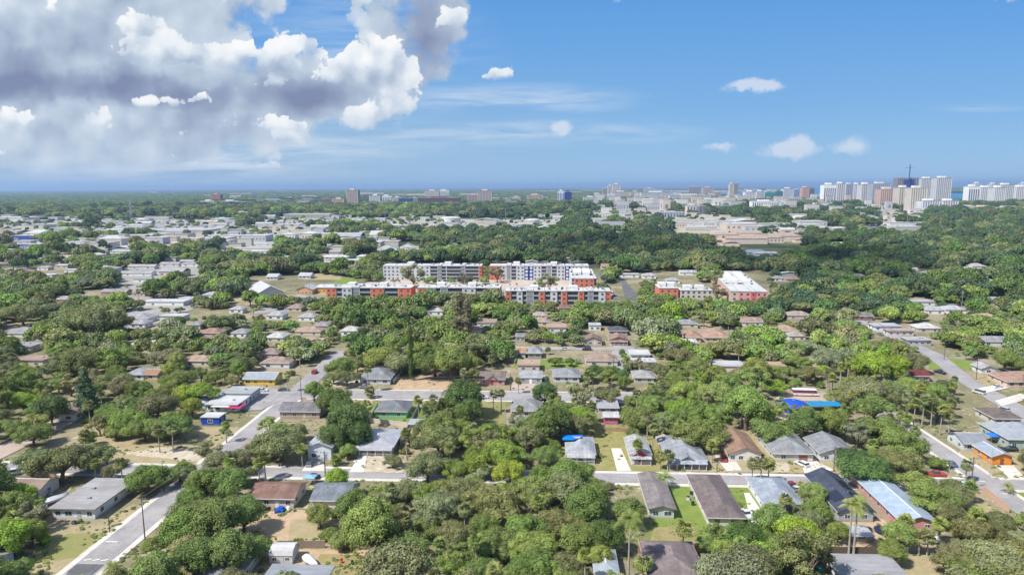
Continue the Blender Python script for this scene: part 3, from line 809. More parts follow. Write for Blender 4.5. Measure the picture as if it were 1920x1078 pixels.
LAWN = patch_mat('mown lawn', (.135, .20, .045), (.19, .235, .06), (.27, .24, .10))
DRY = patch_mat('dry grass', (.35, .285, .175), (.28, .245, .135), (.43, .35, .25))
GRAVEL = patch_mat('brown gravel', (.42, .345, .30), (.35, .285, .245))
PAVER = patch_mat('white concrete drive', (.62, .59, .55), (.50, .47, .43))
rg = random.Random(5)
g = MB(); g.face([(-70000, -3000, 0), (70000, -3000, 0), (70000, 70000, 0), (-70000, 70000, 0)]); gm = ground_mat()
struct('ground', g, gm)
ZL = [.006]
CLEAR_G = []                                                # world rects free of trees
def sheet(name, pts, m, z=None, jag=0.0, step=1.5, world=False):
    """a ground sheet through photo points (or world points), its outline broken up where it is soil or grass"""
    if z is None: ZL[0] += .0035; z = ZL[0]
    w = pts if world else [P(*p) for p in pts]
    if jag:
        q = []
        for (ax, ay), (bx, by) in zip(w, w[1:]+w[:1]):
            L = math.hypot(bx-ax, by-ay); n = max(1, int(L/step))
            for i in range(n):
                t = i/n; q.append((ax+(bx-ax)*t+rg.uniform(-jag, jag), ay+(by-ay)*t+rg.uniform(-jag, jag)))
        w = q
    me = bpy.data.meshes.new(name); me.from_pydata([(x, y, z) for x, y in w], [], [tuple(range(len(w)))])
    import bmesh
    bm = bmesh.new(); bm.from_mesh(me); bmesh.ops.triangulate(bm, faces=bm.faces[:], ngon_method='EAR_CLIP')
    for f in bm.faces:
        if f.normal.z < 0: f.normal_flip()
    bm.to_mesh(me); bm.free(); me.materials.append(m)
    o = link(name, me); o['kind'] = 'structure'; return o
def rect(x0, y0, x1, y1): return [(x0, y0), (x1, y0), (x1, y1), (x0, y1)]
def road(name, x0, y0, x1, y1, walk=True, clear=True):
    sheet(name, rect(x0, y0, x1, y1), ROADM, world=True)
    if clear: CLEAR_G.append((x0-.8, y0-.8, x1+.8, y1+.8))
def kerb(name, x0, y0, x1, y1, h=.13, m=None):
    b = MB(); b.box(x0, y0, -.1, x1, y1, h); struct(name, b, m or CONC)
# soil and grass patches first
sheet('dry_grass', [(30, 1075), (118, 1078), (215, 1000), (255, 962), (250, 945), (190, 985), (110, 990), (80, 1000), (45, 1030)], DRY, jag=.5)
sheet('lawn', [(45, 1060), (140, 1045), (200, 1000), (130, 1000), (80, 1015)], patch_mat('thin lawn', (.20, .215, .07), (.25, .225, .10), (.30, .25, .13)), jag=.5)
sheet('dry_grass', [(180, 872), (470, 872), (500, 820), (440, 800), (180, 800)], DRY, jag=.6)
sheet('sand', [(225, 850), (420, 870), (420, 845), (300, 838)], SAND, jag=.7)
sheet('soil', [(462, 1025), (462, 955), (575, 955), (640, 960), (640, 1022)], DIRT, jag=.4)
sheet('dry_grass', [(540, 1022), (545, 975), (640, 965), (650, 1022)], DRY, jag=.4)
sheet('soil', [(480, 1140), (495, 1028), (700, 1030), (790, 1100), (780, 1160)], DIRT, jag=.5)
sheet('dry_grass', [(590, 1130), (600, 1040), (700, 1042), (760, 1140)], patch_mat('worn grass', (.31, .25, .12), (.23, .21, .09), (.36, .27, .17)), jag=.5)
sheet('sand', [(225, 1090), (300, 1000), (310, 1030), (270, 1080)], SAND, jag=.5)
sheet('soil', [(735, 737), (748, 702), (850, 705), (900, 737)], DIRT, jag=.5)
sheet('soil', [(655, 765), (660, 748), (700, 750), (690, 768)], DIRT, jag=.3)
sheet('dry_grass', [(630, 700), (690, 700), (700, 690), (640, 688)], DRY, jag=.4)
sheet('sand', [(625, 725), (680, 727), (690, 705), (620, 700)], SAND, jag=.5)
sheet('lawn', [(693, 785), (790, 800), (800, 765), (700, 755)], LAWN, jag=.3)
sheet('dry_grass', [(735, 830), (780, 835), (800, 800), (745, 795)], DRY, jag=.4)
sheet('lawn', [(880, 800), (945, 800), (950, 745), (900, 745)], patch_mat('yard grass', (.20, .21, .07), (.27, .23, .11), (.15, .17, .05)), jag=.4)
sheet('lawn', [(960, 690), (1100, 690), (1060, 672), (970, 675)], LAWN, jag=.4)
sheet('sand', [(960, 733), (1035, 733), (1030, 716), (960, 716)], GRAVEL, jag=.3)
sheet('lawn', [(1045, 880), (1250, 885), (1250, 800), (1060, 795)], patch_mat('patchy grass', (.21, .22, .07), (.30, .25, .12), (.16, .18, .05)), jag=.5)
sheet('lawn', [(1215, 1030), (1320, 1035), (1400, 990), (1400, 912), (1225, 910)], LAWN, jag=.4)
sheet('dry_grass', [(1215, 1030), (1310, 1033), (1300, 985), (1225, 988)], patch_mat('bare lawn', (.30, .24, .13), (.22, .20, .08)), jag=.5)
sheet('lawn', [(1370, 960), (1440, 965), (1440, 910), (1380, 910)], LAWN, jag=.3)
sheet('dry_grass', [(1330, 887), (1640, 887), (1600, 812), (1340, 812)], DRY, jag=.5)
sheet('sand', [(1445, 884), (1480, 886), (1480, 868), (1445, 868)], SAND, jag=.3)
sheet('soil', [(1540, 1035), (1680, 1035), (1700, 985), (1590, 960), (1540, 990)], DIRT, jag=.5)
sheet('dry_grass', [(1560, 1120), (1920, 1130), (1900, 1040), (1700, 1040), (1640, 1045)], DRY, jag=.6)
sheet('dry_grass', [(1785, 885), (1920, 890), (1925, 835), (1830, 838), (1790, 848)], DRY, jag=.5)
sheet('dry_grass', [(1825, 1000), (1925, 1000), (1870, 955), (1800, 915)], DRY, jag=.4)
sheet('lawn', [(1885, 960), (1925, 965), (1925, 920), (1885, 915)], LAWN, jag=.3)
sheet('lawn', [(1740, 692), (1830, 694), (1820, 674), (1745, 672)], LAWN, jag=.4)
sheet('dry_grass', [(1830, 732), (1880, 730), (1870, 705), (1825, 702)], DRY, jag=.4)
sheet('sand', [(1440, 790), (1475, 775), (1490, 800), (1470, 815)], SAND, jag=.4)
sheet('sand', [(1450, 750), (1650, 755), (1650, 738), (1465, 736)], GRAVEL, jag=.3)
sheet('dry_grass', [(0, 617), (62, 617), (60, 600), (0, 600)], DRY, jag=.5)
sheet('dry_grass', [(150, 800), (225, 795), (235, 765), (180, 755)], patch_mat('yard grass', (.2, .2, .07), (.2, .2, .1)), jag=.5)
sheet('lawn', [(620, 535), (660, 534), (680, 520), (640, 518)], LAWN, jag=.5)
sheet('soil', [(660, 548), (900, 552), (1100, 540), (1100, 520), (700, 522)], patch_mat('building site soil', (.40, .33, .27), (.46, .41, .36), (.25, .24, .15), .15), jag=1)
sheet('dry_grass', [(570, 525), (640, 525), (640, 512), (570, 512)], DRY, jag=1)
sheet('dry_grass', [(400, 570), (480, 565), (540, 545), (440, 545)], DRY, jag=1)
sheet('sand', [(1255, 448), (1420, 452), (1420, 415), (1290, 412)], patch_mat('bare field', (.42, .35, .25), (.33, .30, .17), (.20, .22, .08), .05), jag=6, step=20)
sheet('road', [(215, 620), (330, 600), (450, 520), (440, 495), (240, 500), (200, 540)], patch_mat('paved yards', (.33, .32, .31), (.26, .25, .22), (.20, .20, .12), .1), jag=2)
sheet('sand', [(0, 470), (560, 466), (760, 452), (720, 412), (0, 412)], patch_mat('yards of the works', (.40, .38, .35), (.27, .27, .22), (.13, .15, .08), .03), jag=12, step=40)
sheet('sand', [(520, 445), (1000, 440), (1050, 412), (560, 408)], patch_mat('yards of the works', (.5, .4, .3), (.5, .4, .3)), jag=12, step=40)
sheet('sand', [(1400, 440), (1720, 432), (1740, 395), (1100, 392), (1150, 425)], patch_mat('yards of the works', (.5, .4, .3), (.5, .4, .3)), jag=12, step=40)
# roads
road('gravel_road', -183, 190, -173.5, 236, False)
bpy.data.objects[-1] if False else None
for o in [COL.objects['gravel_road']]: o.data.materials[0] = GRAVEL
road('road', -107.6, 90, -100.2, 189)
road('road', -107.8, 195.2, -100.4, 262)
sheet('road', [(-107.8, 262), (-100.4, 262), (-99, 345), (-113, 345)] if False else [(-108.5, 262), (-99.5, 262), (-104, 345), (-112, 345)], ROADM, world=True); CLEAR_G.append((-114, 262, -98, 345))
road('road', -330, 188.8, 330, 195.2)
road('road', -150, 264.5, 40, 276)
road('road', -20, 350, 42, 356)
road('road', 123.6, 195.2, 130.2, 262)
sheet('road', [(122.3, 150), (129.2, 150), (129.2, 188.8), (122.3, 188.8)], ROADM, world=True); CLEAR_G.append((119, 150, 132, 189))
sheet('road', [(164, 215), (176, 212), (184, 262), (187, 300), (199, 345), (202, 470), (194, 470), (190, 345), (179, 300), (174, 262)], ROADM, world=True)
CLEAR_G += [(166, 215, 186, 300), (178, 300, 200, 350), (190, 345, 205, 470)]
sheet('road', [(-345, 405), (-290, 362), (-230, 362), (-230, 367), (-288, 367), (-345, 411)], ROADM, world=True)
sheet('car_park', [(1130, 530), (1165, 530), (1172, 560), (1205, 565), (1160, 512), (1138, 512)], ASPH)
sheet('car_park', [(470, 590), (600, 580), (610, 560), (560, 552), (500, 575)], ROADM)
sheet('car_park', [(640, 552), (1150, 556), (1150, 545), (640, 540)], ROADM)
sheet('road', [(1140, 700), (1190, 700), (1190, 650), (1150, 648)], ROADM)
sheet('road', [(950, 1000), (950, 1001), (951, 1001)], ROADM) if False else None
# kerbs / pavements along the streets
for x0, x1 in ((-330, -109.4), (-98.6, 121.8), (131.8, 330)):
    kerb('pavement', x0, 195.2, x1, 196.9)
for x0, x1 in ((-330, -109.4), (-98.6, 120.6), (131, 330)): kerb('pavement', x0, 187.1, x1, 188.8)
kerb('pavement', -109.2, 90, -107.6, 187.1); kerb('pavement', -100.2, 90, -98.6, 187.1)
kerb('pavement', -109.2, 196.9, -107.8, 262); kerb('pavement', -100.4, 196.9, -99, 262)
kerb('pavement', 122.2, 196.9, 123.6, 262); kerb('pavement', 130.2, 196.9, 131.6, 262)
kerb('pavement', 129.2, 150, 130.6, 187.1)
kerb('pavement', -98, 276, 40, 277.2, .1); kerb('pavement', -98, 263, 40, 264.5, .1); kerb('pavement', -20, 356, 42, 357, .1)
WHITE = plain_mat('road paint', (.62, .6, .55), .8)
# stop lines and a dark repair patch on the street at the lower left
b = MB(); b.face([(-106.9, 149.6, 0), (-103.9, 149.6, 0), (-103.9, 150.1, 0), (-106.9, 150.1, 0)]); struct('road_marking', b, WHITE, .26)
b = MB(); b.face([(-103.5, 128, 0), (-100.8, 128, 0), (-100.8, 140, 0), (-107.2, 140, 0), (-107.2, 137, 0)]); struct('road_patch', b, ASPH, .25)
for dx in (-106.6, -104.6, -102.6):
    b = MB(); b.face([(dx, 141.2, 0), (dx+1.5, 141.8, 0), (dx+1.3, 142.3, 0), (dx-.1, 141.6, 0)]); struct('road_marking', b, WHITE, .26)
b = MB(); b.face([(123.9, 193.6, 0), (126.5, 193.6, 0), (126.5, 194.1, 0), (123.9, 194.1, 0)]); struct('road_marking', b, WHITE, .26)
b = MB(); b.face([(125.9, 185.4, 0), (128.8, 185.4, 0), (128.8, 185.9, 0), (125.9, 185.9, 0)]); struct('road_marking', b, WHITE, .26)
# driveways
sheet('driveway', [(1146, 841), (1164, 841), (1184, 884), (1157, 884)], PAVER)
sheet('driveway', [(1338, 853), (1372, 853), (1392, 884), (1362, 884)], CONC)
sheet('driveway', [(1500, 860), (1530, 862), (1548, 884), (1508, 888)], CONC)
sheet('driveway', [(655, 886), (672, 856), (688, 856), (682, 886)], PAVER)
sheet('sand', [(683, 886), (690, 856), (745, 858), (785, 888)], SAND, jag=.3)
sheet('driveway', [(565, 884), (580, 866), (605, 866), (612, 884)], CONC)
sheet('driveway', [(1865, 873), (1900, 873), (1925, 900), (1895, 900)], CONC)
sheet('driveway', [(1835, 728), (1905, 716), (1910, 724), (1848, 737)], PAVER)
sheet('driveway', [(1865, 752), (1925, 735), (1925, 750), (1878, 762)], CONC)
sheet('driveway', [(1395, 925), (1405, 925), (1445, 985), (1410, 985)], CONC)
sheet('driveway', [(440, 770), (490, 770), (560, 735), (440, 735)], ROADM)
sheet('driveway', [(188, 912), (215, 912), (222, 893), (205, 893)], CONC)
sheet('driveway', [(1540, 870), (1560, 880), (1575, 884), (1552, 884), (1535, 876)], CONC)

# ---------------------------------------------------------------- sea
def sea_mat():
    m, t = new_mat('sea water'); g = t.n('ShaderNodeNewGeometry'); p = g.outputs['Position']
    mp = t.n('ShaderNodeMapping'); mp.inputs['Scale'].default_value = (.0004, .0016, 1); t.l(p, mp.inputs['Vector'])
    n = t.noise(mp.outputs[0], 1.0, 5, .6); w = t.noise(p, .05, 4, .6)
    c = t.mix(t.mr(n, .35, .65), (.006, .085, .19), (.02, .18, .30))
    finish(t, c, .35, .5, bump=w, bstr=.3, bdist=1.0); return m
SEA = sea_mat()
sheet('sea', [P(1175, 358.5), P(1290, 362), P(1385, 372), P(1560, 376.5), P(1780, 379.5), P(1990, 385), (60000, 25000), (64000, 60000), (24000, 64000)], SEA, 1.0, world=True)

# ---------------------------------------------------------------- near houses
W_, WG, TAN = (.72, .73, .74), (.55, .58, .61), (.58, .51, .43)
GR, GL, BR, MAUVE, TERRA = (.235, .245, .265), (.42, .43, .45), (.25, .175, .14), (.225, .185, .18), (.46, .29, .22)
MET = (.60, .63, .68)
house('white single-storey house with long pale ribbed flat roof at the street corner', 100, 181, 972, 17.5, (.66, .68, .72), (.42, .41, .41), 'flat', 'long white flat-roofed house', nwin=3, over=.7, doorc=(.4, .42, .45))
o = house('small grey-roofed house at the lower left corner of the view', -110, -30, 1098, 9, (.45, .48, .56), (.42, .44, .47), 'gablex', 'lower left corner house')
house('low house with brown tan roof beside the wooden fence at the left edge', -80, 78, 935, 8, (.5, .48, .45), (.33, .25, .205), 'gablex', 'tan-roofed house at the left edge', rm='flat')
house('grey hip-roofed house half hidden at the bottom beside the tall oaks', 368, 452, 1098, 13, (.5, .48, .45), (.31, .33, .35), 'hip', 'grey hip roof at the bottom')
house('flat grey-roofed house at the bottom edge beside the white covered boat', 488, 600, 1126, 8, (.5, .5, .5), (.34, .36, .40), 'flat', 'flat grey roof at the bottom', over=.8)
house('tan house with reddish brown roof and blue clutter against its back wall', 470, 552, 951, 9.5, (.58, .50, .44), (.29, .175, .145), 'gablex', 'reddish brown roofed house', nwin=3, doorc=(.75, .74, .72))
house('pale house with dark grey gable roof next to the brown-roofed house', 586, 652, 955, 10.5, (.55, .55, .53), (.235, .26, .30), 'gablex', 'dark grey gable house')
house('tall white house with metal roof and front gable beside the black car', 578, 622, 862, 17, (.66, .71, .78), (.56, .60, .66), 'gabley', 'white front-gabled house', wh=4.4, rm='metal', nwin=1, porch=None, doorc=(.3, .33, .4))
house('white house with wide pale metal roof and dark front porch', 662, 737, 851, 15, (.55, .53, .5), (.60, .61, .66), 'hip', 'wide pale-roofed porch house', rise=1.1, rm='metal', porch=(2.0, (.58, .58, .62), (.15, .15, .15)))
house('small pinkish house behind the branching oak beside the palms', 455, 502, 857, 8, (.5, .36, .29), (.40, .33, .30), 'gablex', 'pinkish house under the oak')
house('mint green house with grey hip roof inside a white fence', 706, 762, 784, 12, (.20, .46, .29), (.235, .25, .27), 'hip', 'mint green house', nwin=2)
house('grey hip-roofed white house on the corner north of the street', 675, 732, 721, 15, (.6, .62, .62), (.30, .31, .33), 'hip', 'grey hip-roofed corner house', nwin=3)
house('bright yellow house with pale blue-grey roof', 458, 516, 722, 9, (.72, .50, .05), (.50, .56, .60), 'gablex', 'bright yellow house', rm='metal', nwin=3, doorc=(.62, .4, .28))
house('tan brick house with long grey-brown gable roof by the junction', 525, 600, 784, 9.5, (.42, .33, .28), (.24, .235, .25), 'gablex', 'long grey gable house by the junction', nwin=3, doorc=(.5, .48, .45))
house('small flat white-roofed building with bright blue walls', 378, 412, 797, 5, (.015, .07, .42), (.68, .68, .68), 'flat', 'small bright blue building', nwin=1, over=.3)
house('white flat-roofed house with carport behind the blue building', 388, 446, 772, 11, W_, (.62, .64, .65), 'flat', 'white flat-roofed carport house', doorc=(.4, .4, .4))
house('grey flat-roofed workshop behind the white carport house', 420, 472, 754, 9, (.45, .47, .47), (.44, .47, .48), 'flat', 'grey flat workshop', wh=3.6)
house('little pale blue cottage behind the blue building', 362, 386, 767, 7, (.35, .52, .65), (.50, .53, .56), 'hip', 'pale blue cottage')
house('white-walled house with tan hip roof beside the conical pine', 96, 141, 790, 14, (.62, .62, .64), (.36, .28, .25), 'hip', 'tan hip roof by the pine')
house('white house with pale grey hip roof among the oaks at left', 236, 270, 713, 10, (.62, .64, .68), (.42, .43, .47), 'hip', 'pale grey hip roof at left')
house('small tan house with orange brown roof between the oaks', 270, 296, 713, 7, (.6, .48, .35), (.42, .255, .17), 'gablex', 'small orange-roofed house', rm='flat')
house('salmon pink house with brown cross gable roof', 900, 946, 722, 10, (.62, .30, .30), (.265, .215, .20), 'gablex', 'salmon pink house', gable=(5, (.62, .30, .30)), nwin=2, doorc=(.25, .1, .1))
house('modern grey house with white door and flat pale grey roof', 974, 1016, 719, 9, (.34, .37, .42), (.44, .45, .47), 'gablex', 'modern grey house', doorc=(.8, .8, .8), nwin=2, over=.35)
house('house with large light grey hip roof beside the tall cabbage palm', 1038, 1086, 717, 11, (.58, .6, .66), (.35, .36, .39), 'hip', 'light grey hip-roofed house')
house('small white house with orange tan gable roof', 963, 985, 671, 7, (.62, .6, .58), (.50, .31, .20), 'gablex', 'small orange tan roof')
house('grey house with steep grey hip roof and carport', 990, 1015, 672, 9, (.36, .33, .31), (.38, .39, .41), 'hip', 'grey carport hip house', rise=2.6)
house('tan house with brown roof beyond the lane', 1094, 1128, 648, 9, (.5, .45, .38), (.30, .22, .19), 'gabley', 'brown roof beyond the lane', doorc=(.6, .55, .5))
house('brick red house with pinkish brown double gable roof', 1143, 1176, 647, 10, (.50, .28, .21), (.38, .26, .235), 'gabley', 'pinkish brown double gable house', porch=(1.8, (.4, .3, .28)))
house('dark charcoal-roofed house behind the pinkish brown one', 1142, 1176, 629, 9, (.4, .38, .36), (.13, .135, .15), 'hip', 'dark charcoal roof')
house('narrow house with terracotta hip roof', 1288, 1314, 642, 16, (.55, .42, .32), TERRA, 'hip', 'narrow terracotta roof')
house('wide house with salmon tiled hip roof', 1322, 1368, 642, 16, (.6, .45, .33), (.50, .33, .255), 'hip', 'wide salmon tiled roof')
house('white flat-roofed block with dark windows beside the lane', 1183, 1218, 676, 10, W_, (.64, .65, .66), 'flat', 'white flat-roofed block', nwin=3)
house('long low white roof beside two thin palms', 1190, 1228, 690, 7, W_, (.6, .61, .62), 'flat', 'long low white roof')
house('dirty pale grey hip roof house among the oaks', 1190, 1226, 719, 10, (.5, .5, .5), (.42, .42, .41), 'hip', 'dirty pale hip roof')
house('grey-roofed house behind the round palm', 960, 1014, 783, 13, (.5, .5, .48), (.34, .35, .36), 'hip', 'grey roof south of the street')
house('tiny magenta pink cottage with white roof', 1133, 1158, 795, 5, (.62, .13, .30), (.62, .62, .62), 'gablex', 'tiny magenta cottage', nwin=1)
house('pale grey-lilac shed roof behind the magenta cottage', 1122, 1158, 777, 7, (.5, .5, .52), (.60, .58, .64), 'shed', 'lilac shed roof', rm='metal')
house('white cottage with pale grey roof and a blue tarpaulin on the back', 1064, 1114, 866, 14, (.66, .67, .70), (.46, .48, .52), 'hip', 'cottage with the blue tarpaulin', porch=(1.6, (.5, .52, .55), (.2, .2, .22)))
house('white cottage with red front gable and railed porch', 1182, 1219, 868, 14, (.66, .64, .64), (.48, .48, .49), 'gabley', 'red-gabled white cottage', gable=(5.4, (.50, .035, .045)), porch=(1.9, (.52, .53, .56), (.45, .1, .08), (.5, .4, .36)))
house('grey-roofed bungalow with brown porch and teal front door', 1253, 1322, 877, 16, (.48, .42, .36), (.37, .395, .43), 'hip', 'bungalow with the teal door', gable=(4.5, (.25, .27, .3)), porch=(1.9, (.46, .5, .55), (.02, .28, .26), (.22, .12, .09)))
house('cream house with large brown hip roof', 1366, 1426, 866, 17, (.66, .64, .57), (.36, .23, .165), 'gabley', 'cream house with brown roof', nwin=3, doorc=(.6, .6, .55))
house('house with grey hip roof and carport behind the white estate car', 1450, 1523, 865, 17, (.55, .53, .48), (.33, .34, .355), 'hip', 'grey hip roof with the carport', garage=(.28, .13, .10), nwin=2)
house('house with two-tone grey gable roof beside the red hedge', 1538, 1604, 866, 13, (.62, .64, .66), (.31, .325, .345), 'gabley', 'two-tone grey gable house', nwin=2, doorc=(.7, .7, .7))
house('pale green house with plain grey-brown gable roof', 1218, 1263, 972, 21, (.50, .58, .52), (.285, .255, .25), 'gabley', 'pale green house', nwin=2, rise=.9)
house('long cream house with big brown hip roof', 1328, 1392, 988, 25, (.62, .58, .52), MAUVE, 'hip', 'big brown hip roof', nwin=2)
house('white house with light blue-grey roof beside the drive', 1432, 1500, 960, 15, (.66, .68, .68), (.38, .43, .50), 'hip', 'light blue-grey roof by the drive')
house('house with dark navy roof and skylights', 1572, 1635, 978, 22, (.36, .38, .42), (.075, .09, .13), 'gabley', 'dark navy roof', rise=2.2)
house('long pink brick house with pale blue standing seam metal roof', 1690, 1752, 997, 29, (.52, .28, .25), (.55, .68, .82), 'gabley', 'long pale blue metal roof', rm='metal', rise=1.5, nwin=2)
house('small bright orange garage with pale roof and brown door', 1860, 1895, 872, 9, (.72, .27, .05), (.50, .56, .64), 'gabley', 'bright orange garage', rm='metal', nwin=0, garage=None, doorc=(.22, .07, .04))
house('sage green two-wing house with pale metal roof at the right edge', 1890, 1975, 842, 15, (.36, .43, .42), (.50, .54, .58), 'hip', 'sage green house at the right edge', rm='metal', wh=3.6)
house('long grey metal-roofed shed with open carport end', 1806, 1848, 846, 9, (.50, .56, .56), (.40, .42, .46), 'gablex', 'long grey metal-roofed shed', rm='metal')
house('cream house with dark brown hip roof near the right street', 1864, 1912, 798, 11, (.55, .52, .48), (.20, .165, .15), 'hip', 'dark brown hip roof at right', nwin=3)
house('house with mauve brown hip roof at the bottom beside the royal palm', 1222, 1318, 1108, 15, (.4, .35, .32), (.27, .225, .225), 'hip', 'mauve roof at the bottom', over=.8)
house('narrow house with bright pale roof left of the bottom mauve roof', 1118, 1156, 1095, 9, (.5, .55, .6), (.56, .62, .68), 'hip', 'pale roof at the bottom', rm='metal')
house('flat pale grey roof at the lower right bottom edge', 1584, 1700, 1112, 9.5, (.6, .62, .64), (.38, .38, .40), 'flat', 'flat roof at the lower right bottom', over=.9)
house('house with pinkish terracotta roof above the power lines', 1888, 1970, 727, 13, (.6, .45, .36), (.45, .29, .23), 'hip', 'terracotta roof at the right edge')
house('house with a dark maroon roof among the oaks', 1712, 1742, 716, 8, (.4, .35, .3), (.21, .06, .06), 'gablex', 'dark maroon roof')
house('long white building with ribbed roof beside the far street', 1640, 1688, 621, 9, W_, (.50, .52, .56), 'flat', 'long white ribbed building', nwin=4)
house('pale building with pinkish flat roof by the far street', 1665, 1712, 630, 6, (.6, .55, .52), (.50, .38, .37), 'flat', 'pinkish flat roof')
house('low grey-walled house with white trim by the far street', 1702, 1745, 648, 8, (.42, .45, .52), (.52, .50, .48), 'flat', 'low grey house by the far street', nwin=4)
house('dark red brown house by the far street end', 1596, 1636, 601, 9, (.22, .1, .08), (.28, .24, .23), 'gablex', 'dark red brown house', over=.5)
house('white cottage with pale roof right of the mown lawn', 1840, 1866, 702, 7, (.6, .6, .62), (.5, .5, .52), 'gabley', 'white cottage by the lawn')
house('mid grey shed with flat roof behind the green fence yard', 1622, 1652, 832, 5, (.35, .37, .38), (.36, .38, .41), 'gablex', 'mid grey shed')
house('small low brown-roofed house behind the palms by the bungalow', 1238, 1262, 848, 6, (.42, .3, .25), (.42, .42, .45), 'gabley', 'low outbuilding by the bungalow')
house('long white canopy-roofed outbuilding right of the green house', 768, 845, 806, 4, (.5, .52, .55), (.60, .62, .64), 'shed', 'long white lean-to', rm='metal', wh=2.4)
house('grey metal outbuilding under the oaks left of the navy roof', 1515, 1545, 1053, 5, (.30, .34, .42), (.34, .37, .43), 'shed', 'blue-grey outbuilding', rm='metal', wh=2.5, nwin=2)
house('small white-roofed lean-to in the cluttered back yard', 1598, 1632, 1017, 3.6, (.35, .35, .36), (.64, .66, .7), 'shed', 'white lean-to', rm='metal', wh=2.1, nwin=1)
house('grey pitched roof seen through the oaks beyond the far street', 1628, 1650, 700, 8, (.3, .32, .36), (.19, .20, .23), 'gabley', 'dark grey gable in the oaks')
# skylights and panels on the navy roof, swimming pool-less yard kept plain
nv = [o for o in COL.objects if o.get('label', '').startswith('house with dark navy roof')][0]
for k, (dx, y0, y1) in enumerate(((-2.6, 4, 9), (2.4, 3, 8), (2.4, 11, 16))):
    s_ = -1 if dx < 0 else 1; W2 = (P(1635, 978)[0]-P(1572, 978)[0])/2+.6; zz = lambda x: 2.97+2.2*(1-abs(x)/W2)
    pm = MB(); xa_, xb_ = dx-1.3, dx+1.3
    pm.face([(xa_, y0, zz(xa_)+.1), (xb_, y0, zz(xb_)+.1), (xb_, y1, zz(xb_)+.1), (xa_, y1, zz(xa_)+.1)]); pm.face([(xa_, y0, zz(xa_)+.04), (xa_, y1, zz(xa_)+.04), (xb_, y1, zz(xb_)+.04), (xb_, y0, zz(xb_)+.04)])
    pm.build('solar_panel', plain_mat('solar cells', (.012, .016, .035), .2, .7), nv)
